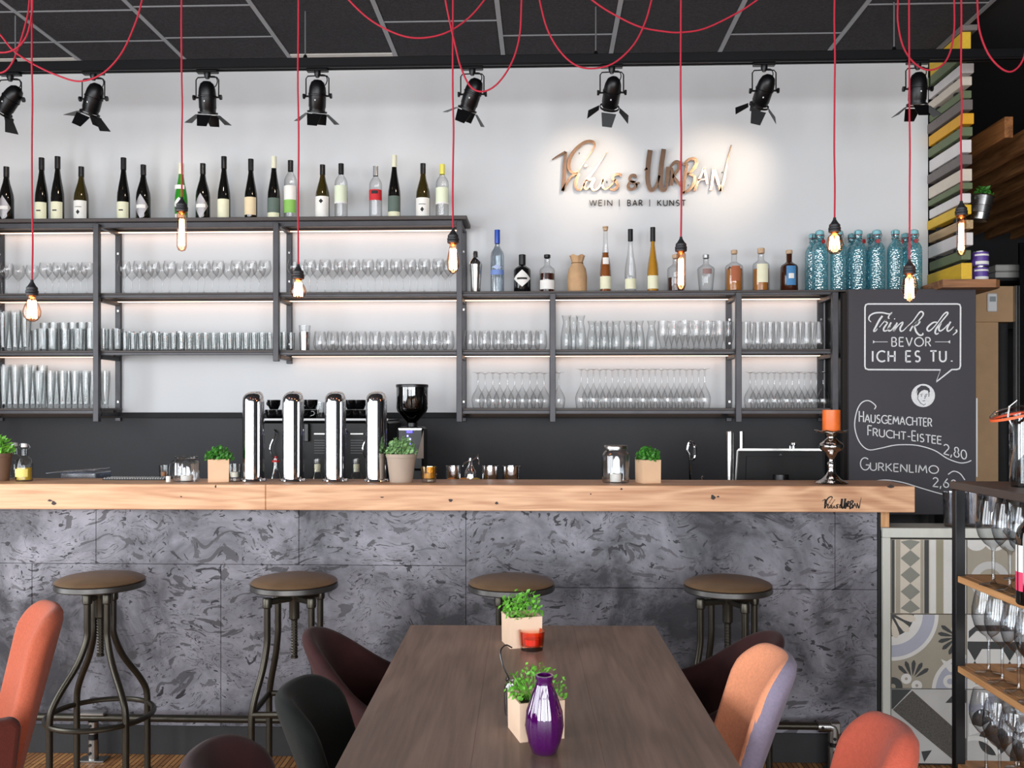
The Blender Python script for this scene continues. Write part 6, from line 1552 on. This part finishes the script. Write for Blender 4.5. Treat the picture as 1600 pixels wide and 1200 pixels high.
# ================================================================ CHAIRS
def soft(name, verts, faces, mats, mi, parent, thick=.0, sub=1):
    me = bpy.data.meshes.new(name); me.from_pydata(verts, [], faces)
    for m in mats: me.materials.append(m)
    me.polygons.foreach_set('material_index', mi); me.shade_smooth(); me.update()
    o = bpy.data.objects.new(name, me); C.objects.link(o); o.parent = parent
    if sub: m = o.modifiers.new('sub', 'SUBSURF'); m.levels = sub; m.render_levels = sub
    return o
def shell(parent, name, phi, a, b_, h_of, z0, lean, thick, m_in, m_out, nu=24, nv=10, flare=0.0, wav=0.0):
    """upholstered shell wrapped round a seat. The chair faces +X; the back is at -X.
       phi: half sweep in degrees; a,b: half depth/width; h_of(u): height of the rim at u in -1..1"""
    V = []; Fc = []; MI = []
    def pt(u, v, off):
        f = math.radians(phi)*u; z_ = z0 + (h_of(u) - z0)*v
        k = (z_ - z0)
        sc = 1 + flare*k
        x = -a*math.cos(f)*sc - lean*k*max(0, math.cos(f)) ; y = b_*math.sin(f)*sc
        nx, ny = -math.cos(f), math.sin(f)
        return (x + nx*off, y + ny*off, z_)
    idx = {}
    t2 = thick/2
    # closed cross section: inner v 0..1, rounded rim, outer v 1..0
    ring = [(j/nv, -t2) for j in range(nv+1)] + [(1.0, 0, 'rim')] + [(1 - j/nv, t2) for j in range(nv+1)]
    NR = len(ring)
    for i in range(nu+1):
        u = -1 + 2*i/nu; e = min(1.0, (1-abs(u))*nu*.5 + .35)       # thin the two free ends
        for r_ in ring:
            if len(r_) == 3:
                p = pt(u, 1.0, 0); p = (p[0], p[1], p[2] + t2*.8)
            else: p = pt(u, r_[0], r_[1]*e)
            V.append(p)
    for i in range(nu):
        for j in range(NR):
            j2 = (j+1) % NR
            Fc.append([i*NR + j, i*NR + j2, (i+1)*NR + j2, (i+1)*NR + j])
            MI.append(0 if j < nv+1 else 1)
    Fc.append([j for j in range(NR)][::-1]); MI.append(1); Fc.append([nu*NR + j for j in range(NR)]); MI.append(1)
    return soft(name, V, Fc, [m_in, m_out], MI, parent)
def cushion(parent, name, cx, hw, hd, z0, z1, mat, n=28, pw=3.2):
    b = mb(mat); rows = [(.86, z0), (1.0, z0 + (z1-z0)*.35), (1.0, z0+(z1-z0)*.7), (.93, z1-.006), (.7, z1), (.3, z1+.004)]; vs = []; fs = []
    for k, z_ in rows:
        for i in range(n):
            a = 2*PI*i/n; c, s_ = math.cos(a), math.sin(a); r = (abs(c)**pw + abs(s_)**pw) ** (-1/pw); vs.append((cx + hd*k*r*c, hw*k*r*s_, z_))
    for j in range(len(rows)-1):
        for i in range(n): i2 = (i+1) % n; fs.append([j*n+i, j*n+i2, (j+1)*n+i2, (j+1)*n+i])
    fs.append(list(range(n))[::-1]); fs.append([(len(rows)-1)*n + i for i in range(n)])
    b.add(vs, fs); return b.build(name, parent=parent, angle=70)
def chair(loc, rot, label, m_in, m_out, kind='tub', hb=.84, z0=.40, lean=.28, phi=118, a=.24, w=.26, arm=.64, thick=.045, leg=None, group=None, flare=.0, top=None):
    t = thing('upholstered_chair', label, 'chair', loc, rot, group)
    if kind == 'tub':
        def h_of(u):
            x = abs(u); s = 1/(1+math.exp((x-.36)*11)); return arm + (hb-arm)*s - .02*max(0, x-.8)
        shell(t, 'shell', phi, a, w, h_of, z0, lean, thick, m_in, m_out, flare=flare)
    else:
        def h_of(u):
            x = abs(u); return hb - (hb-z0)*.17*(max(0, x-.35)/.65)**3.2
        shell(t, 'backrest', phi, a, w, h_of, z0, lean, thick, m_in, m_out, flare=flare)
        if kind == 'arms':
            for s in (-1, 1):
                b = mb(m_out); P = [(-.185, 0, .45), (-.205, 0, .645), (-.185, 0, .665), (.10, 0, .655), (.15, 0, .645), (.175, 0, .61), (.17, 0, .45)]
                b.prism([(x, z_) for x, y, z_ in P], s*w*.94, s*w*1.10); ar = b.build('armrest', f_arm_shade, parent=t); bv = ar.modifiers.new('soft', 'BEVEL'); bv.width = .014; bv.segments = 3
    cushion(t, 'seat', .02, w*.93, a*1.0, .395, .475, m_in)
    m_l = leg or m_blackmetal
    for sx_, sy_ in ((1,1),(1,-1),(-1,1),(-1,-1)):
        mb(m_l).tube([(sx_*.13, sy_*.15, .395), (sx_*.21, sy_*.21, .0)], [.014, .009], 10).build('leg', parent=t)
    mb(m_l).box(-.15, .15, -.16, .16, .385, .3945, .002).build('seat_frame', parent=t, smooth=False)
    return t
def fab(n, c, var=.08, sh=.1): return M(n, c, .9, var=var, vscale=140, bump=.25, bscale=420, sheen=sh, spec=.15)
f_orange = fab('orange_fabric', (172,88,64)); f_coral = fab('coral_fabric', (168,78,60)); f_tan = fab('tan_orange_fabric', (228,150,112)); f_felt = fab('mauve_felt', (132,122,140)); f_arm_shade = fab('orange_fabric_shaded', (80,34,26))  # armrest cloth is darkened: the shadow side of the arm put into its colour
f_maroon = M('maroon_velvet', (54,27,27), .8, var=.35, vscale=9, sheen=.06, spec=.2); f_black = M('black_green_felt', (17,20,18), .85, var=.1, vscale=60, sheen=.04, spec=.2)
def floorxy(px, py, z): p = atz(px, py, z); return (p.x, p.y, 0)
# orange armchair at the far left, turned away from the table
def base_from_top(px, py, z, dx_, dy_):
    p = atz(px, py, z); return (p.x + dx_, p.y + dy_, 0)
R_ = math.radians
chair(base_from_top(92, 950, .88, -.27, -.20), R_(216), 'orange armchair at the left edge, turned away from the dining table', f_orange, f_orange, 'arms', hb=.88, lean=.26, phi=36, a=.20, w=.29, thick=.055)
chair(base_from_top(500, 984, .80, .33, -.02), R_(-3), 'maroon velvet tub chair at the far left side of the dining table', f_maroon, f_maroon, 'tub', hb=.80, lean=.42, phi=118, a=.20, w=.24, arm=.60)
chair(base_from_top(470, 1074, .80, .33, -.02), R_(2), 'black-green felt chair on the left of the table, nearer than the maroon one', f_black, f_black, 'back', hb=.80, lean=.40, phi=42, a=.20, w=.26, thick=.05)
chair(base_from_top(420, 1144, .86, .26, -.08), R_(14), 'dark maroon chair at the bottom left, only its rounded top showing', f_maroon, f_maroon, 'back', hb=.86, lean=.30, phi=48, a=.22, w=.25, thick=.05)
chair(base_from_top(1197, 990, .80, -.33, -.02), R_(183), 'maroon velvet tub chair at the far right side of the dining table', f_maroon, f_maroon, 'tub', hb=.80, lean=.42, phi=118, a=.20, w=.24, arm=.60)
chair(base_from_top(1198, 1026, .86, -.33, -.01), R_(181), 'two-tone chair, tan front and mauve felt back, right of the table', f_tan, f_felt, 'back', hb=.86, lean=.38, phi=36, a=.20, w=.27, thick=.055)
chair(base_from_top(1374, 1140, .86, -.30, -.02), R_(184), 'coral chair at the bottom right, only its rounded top showing', f_coral, f_coral, 'back', hb=.86, lean=.30, phi=32, a=.20, w=.22, thick=.06)

# ================================================================ STEEL AND OAK RACK, RIGHT FOREGROUND
YK1 = 2.5; xr0 = X_at(1487, YK1); ztop = Z_at(1487, 752, YK1)
rk = thing('glass_rack', 'black steel rack with oak shelves full of wine glasses at the right edge', 'rack', (xr0+.3, 2.1, 0))
xr1 = xr0 + .62; yr0 = 1.62
for x in (xr0, xr1-.025):
    for y in (YK1-.025, yr0):
        mb(m_blackmetal).box(x, x+.025, y, y+.025, 0, ztop-.021, .0015).build('post', parent=rk, smooth=False, world=True)
m_rtop = M('dark_bronze_top', (78,66,60), .5, .2, var=.12, vscale=6)
mb(m_rtop).box(xr0-.004, xr1+.004, yr0-.004, YK1+.004, ztop-.020, ztop, .002).build('top_board', parent=rk, smooth=False, world=True)
zsh = [Z_at(1491, 897, YK1), Z_at(1491, 1036, YK1), Z_at(1491, 1036, YK1)-.26, .12]
for z_ in zsh: mb(m_oak_shelf).box(xr0+.0255, xr1-.0255, yr0+.0, YK1, z_-.017, z_, .0015).build('shelf', parent=rk, smooth=False, world=True); mb(m_oak_shelf).box(xr0+.004, xr0+.0253, yr0+.026, YK1-.026, z_-.017, z_, .0015).build('shelf_edge', parent=rk, smooth=False, world=True)
def mk_rackwine():
    return one('wine_glass', [[(.033,0),(.032,.0015),(.01,.004),(.0042,.012),(.0036,.03),(.0036,.085),(.007,.095),(.02,.104),(.034,.122),(.0405,.146),(.0405,.165),(.036,.19),(.031,.213)]], g_rack, 26)
g_rack = glass('rack_glass', (242,244,246), .35, 2.2, .02, .04)
krk = Kind(mk_rackwine)
spots = [[(1552, 2.34), (1578, 2.27), (1604, 2.19), (1590, 2.42)], [(1545, 2.40), (1566, 2.315), (1592, 2.24), (1615, 2.16), (1594, 2.43)], [(1541, 2.42), (1562, 2.335), (1588, 2.255), (1612, 2.18), (1592, 2.44)]]
rl = ['top shelf', 'middle shelf', 'lower shelf']
for tier, sp in enumerate(spots):
    for k, (px, y) in enumerate(sp):
        krk.put((X_at(px, y), y, zsh[tier]), ['farthest', 'second farthest', 'third farthest', 'nearest', 'rear right'][k] + ' large wine glass on the ' + rl[tier] + ' of the rack', 'large wine glasses on the rack')
# bottle on the rack
YW = 2.13; wx = X_at(1600, YW); wb = thing('wine_bottle', 'dark wine bottle with white and pink label on the rack top shelf', 'bottle', (wx+.012, YW-.02, zsh[0]))
b = mb(m_bot_black); b.lathe([(0,0),(.034,0),(.037,.004),(.037,.15),(.034,.17),(.020,.19),(.0145,.205),(.0145,.225),(0,.225)], 26); b.build('body', parent=wb)
b = mb(L_white); curved(b, .037, .075, .135, 1.9, face=-PI*.75); b.build('paper_label', parent=wb)
b = mb(paper('pink', (226,64,104))); curved(b, .037, .032, .075, 1.9, face=-PI*.75); b.build('paper_label', parent=wb)
# preserving jar on the rack top
YJ = 2.32; RJ = .045; jx = X_at(1580, YJ) + RJ; wj = thing('preserving_jar', 'clip-top glass jar with orange rubber ring on the rack top', 'jar', (jx, YJ, ztop)); sJ = S_at(1590, YJ)
b = mb(glass('jar_glass', (214,218,220), .3, 2.4, .03, .1)); b.lathe([(0,.003),(RJ*.95,0),(RJ,.006),(RJ,.155),(RJ*.95,.172)], 26)
for i, v in enumerate(b.v):
    a_ = math.atan2(v[1], v[0]); k = 1 + .018*math.cos(16*a_); b.v[i] = (v[0]*k, v[1]*k, v[2])
b.build('body', parent=wj, angle=60)
b = mb(M('orange_rubber', (228,92,44), .5, var=.03)); b.T = Matrix.Rotation(math.radians(-14), 4, 'Y') @ Matrix.Translation((0,0,0)); b.lathe([(RJ*.9,.178),(RJ*1.12,.178),(RJ*1.12,.184),(RJ*.9,.184)], 28); b.build('rubber_ring', parent=wj)
b = mb(g_thick); b.T = Matrix.Rotation(math.radians(-14), 4, 'Y'); b.lathe([(RJ*1.08,.1845),(RJ*1.08,.190),(RJ*.8,.20),(0,.204)], 26); b.build('lid', parent=wj)
b = mb(m_dullchrome); b.tube([(-RJ*.95,0,.15),(-RJ*1.18,0,.172),(-RJ*1.1,0,.20),(-RJ*.7,0,.215)], .0022, 6); b.build('clip', parent=wj)
# crystal tumblers on the tiled half wall
kcr = Kind(lambda: one('crystal_tumbler', [[(0,0),(.034,0),(.036,.004),(.040,.13),(.041,.145)], [(0,.012),(.033,.014),(.038,.14)]], M_cr, 12))
M_cr = glass('cut_crystal', (206,208,212), .35, 2.6, .08, .16)
for k, px in enumerate((1489, 1520, 1551)):
    kcr.put((X_at(px, 3.92), 3.92, zt), ['leftmost', 'middle', 'rightmost'][k] + ' crystal tumbler on the ledge of the tiled half wall', 'crystal tumblers on the half wall')

# ================================================================ PENDANT BULBS ON RED CORDS
YL_ = 3.42
m_amber = glass('amber_bulb_glass', (255,222,200), .66, 1.4, .03, .03)
m_fil = M('glowing_filament', (255,190,120), .5, var=0, emit=(255,190,146), estr=40.0)
m_screwcap = M('copper_cap', (206,150,96), .35, .8, var=.05)
def pendant(px, ysock, ybulb0, ybulb1, wpx, shape, label):
    s = S_at(px, YL_); x = X_at(px, YL_); zs1 = Z_at(px, ysock, YL_); zs0 = Z_at(px, ybulb0, YL_); zb1 = Z_at(px, ybulb1, YL_)
    t = thing('pendant_lamp', label, 'lamp', (x, YL_, zb1), group='bare bulbs on red cords')
    P = [(0,0,ZC - zb1)]; rnd = random.Random(px); n = 12; z_a = zs1 - zb1
    for k in range(1, n): f = k/n; P.append((rnd.uniform(-.002,.002), rnd.uniform(-.002,.002), (ZC-zb1) + (z_a - (ZC-zb1))*f))
    P.append((0,0,z_a-.004)); mb(m_cord).tube(smooth_pts(P, 3), .0034, 8).build('cord', parent=t)
    mb(m_blackmetal).lathe([(.0,0),(.03,0),(.03,-.018),(.006,-.03),(0,-.03)], 18, (0,0,ZC-zb1)).build('ceiling_cup', parent=t)
    hs = zs1 - zs0; z0_ = zs0 - zb1; R = 9.4*s
    b = mb(m_rubber); b.lathe([(0,z0_+hs),(.005,z0_+hs),(.006,z0_+hs*.86),(R*.62,z0_+hs*.62),(R*.9,z0_+hs*.5),(R*.9,z0_+hs*.34),(R,z0_+hs*.30),(R,z0_+hs*.20),(R*.93,z0_+hs*.18),(R*1.0,z0_+hs*.12),(R*.93,z0_),(R*.7,z0_),(R*.7,z0_+.004)], 22); b.build('socket', parent=t, angle=30)
    W = wpx*s/2; hb = z0_; rc = min(W*.92, R*.66)
    if shape == 'tube': pr = [(rc*.85,hb+.003),(rc*.9,hb*.97),(W,hb*.93),(W,hb*.12),(W*.7,hb*.03),(0,0)]
    elif shape == 'pear': pr = [(rc*.8,hb+.003),(rc*.85,hb*.95),(rc*.98,hb*.85),(W*.8,hb*.62),(W,hb*.40),(W*.93,hb*.22),(W*.6,hb*.07),(W*.25,hb*.01),(0,0)]
    elif shape == 'drop': pr = [(rc*.8,hb+.003),(rc*.85,hb*.95),(W*.85,hb*.8),(W*1.0,hb*.6),(W,hb*.42),(W*.7,hb*.24),(W*.35,hb*.10),(W*.25,hb*.03),(0,0)]
    else: pr = [(rc*.8,hb+.003),(rc*.9,hb*.93),(W*.8,hb*.78),(W,hb*.48),(W*.86,hb*.2),(W*.5,hb*.04),(0,0)]
    if shape != 'tube': pr = [tuple(p) for p in pr]
    b = mb(m_amber); b.lathe(pr, 26); bl_ = b.build('bulb', parent=t, angle=70)
    b = mb(m_screwcap); b.lathe([(rc*.8,hb+.002),(rc*.8,hb-.006),(rc*.3,hb-.012),(0,hb-.012)], 16); b.build('stem', parent=bl_)
    b = mb(m_fil); za, zb_ = hb*.80, hb*.16; k = 8
    rf = W*.46 if shape != 'ball' else W*.52
    if shape == 'ball': za, zb_ = hb*.78, hb*.28
    zig = []
    for i in range(k*2+1):
        a = PI*i/k; zig.append((rf*math.cos(a)*(1 if i % 2 else .8), rf*math.sin(a)*(1 if i % 2 else .8), za if i % 2 == 0 else zb_))
    b.tube(zig, .0032 if shape != 'tube' else .0026, 5); b.build('filament', parent=bl_)
pendant(50, 437, 462, 503, 27, 'pear', 'bulb on red cord at the far left, hanging below the middle glass shelf')
pendant(284, 308, 331, 393, 15, 'tube', 'long tubular bulb on red cord in front of the green bottle')
pendant(466, 413, 436, 467, 26, 'pear', 'short pear bulb on red cord in front of the third glass bay')
pendant(708, 356, 380, 428, 21, 'pear', 'slim pear bulb on red cord at the right end of the tall shelving')
pendant(1064, 370, 393, 454, 15, 'tube', 'long tubular bulb on red cord in front of the spirits ledge')
pendant(1304, 340, 363, 398, 27, 'ball', 'round bulb on red cord in front of the turquoise bottles')
pendant(1421, 405, 428, 472, 25, 'drop', 'drop shaped bulb on red cord in front of the chalkboard top')
pendant(1502, 314, 337, 400, 14, 'tube', 'long tubular bulb on red cord in front of the coloured battens')
def loop(pts, label, dy=0.0):
    y0_ = YL_ + dy
    def ext(p, q):          # carry the end of the loop on up to the ceiling, steepening like a hanging cord
        m = (p[0]-q[0]) / min(-1e-6, (p[1]-q[1])); m = max(-2.2, min(2.2, m)); out = []; x, y = p
        for dy_, f in ((-55, .8), (-70, .55), (-70, .35)): x += m*dy_*f; y += dy_; out.append((x, y))
        return out
    e0 = ext(pts[0], pts[1]); e1 = ext(pts[-1], pts[-2])
    full = e0[::-1] + list(pts) + e1
    P = [at(x, y, y0_) for x, y in full]
    P = [Vector((P[0].x, y0_, ZC))] + P + [Vector((P[-1].x, y0_, ZC))]
    o = mb(m_cord).tube(smooth_pts(P, 7), .0034, 8).build('looped_cord'); tag(o, label, 'cord', 'red cords looping under the ceiling')
loop([(-70,0),(-35,20),(0,54),(20,78),(50,99),(90,118),(125,127),(160,115),(190,83),(212,35),(222,0)], 'wide red cord loop dipping beside the second spotlight', .03)
loop([(-60,10),(-30,70),(0,82),(25,76),(42,55),(50,20),(51,0)], 'upper short red cord loop at the left frame edge', -.03)
loop([(-60,60),(-30,105),(0,114),(18,100),(32,65),(43,25),(46,0)], 'lower red cord loop at the left frame edge', .06)
loop([(545,0),(580,32),(620,53),(655,59.5),(695,52),(730,30),(757,0)], 'wide flat red cord loop left of the fourth red cord', .03)
loop([(696,0),(703,35),(711,70),(720,105),(735,135),(755,143),(778,130),(800,97),(812,55),(815,0)], 'red cord loop hanging lowest, crossing the fifth spotlight', -.03)
loop([(843,0),(855,45),(875,80),(900,102),(928,107),(960,98),(990,70),(1008,35),(1018,0)], 'deep red cord loop in front of the spotlight above the lettering', .03)
loop([(925,0),(960,23),(1000,42),(1040,49.5),(1065,50.5),(1100,45),(1145,24),(1183,0)], 'wide flat red cord loop above the right half of the lettering', .06)
loop([(1403,0),(1403,35),(1411,72),(1428,98),(1450,109.5),(1472,102),(1485,80),(1491,45),(1491,0)], 'narrow red cord loop over the rightmost spotlight', .03)
loop([(1527,0),(1530,45),(1543,82),(1562,105),(1580,112),(1596,98),(1603,70),(1604,0)], 'red cord loop at the right frame edge', -.03)
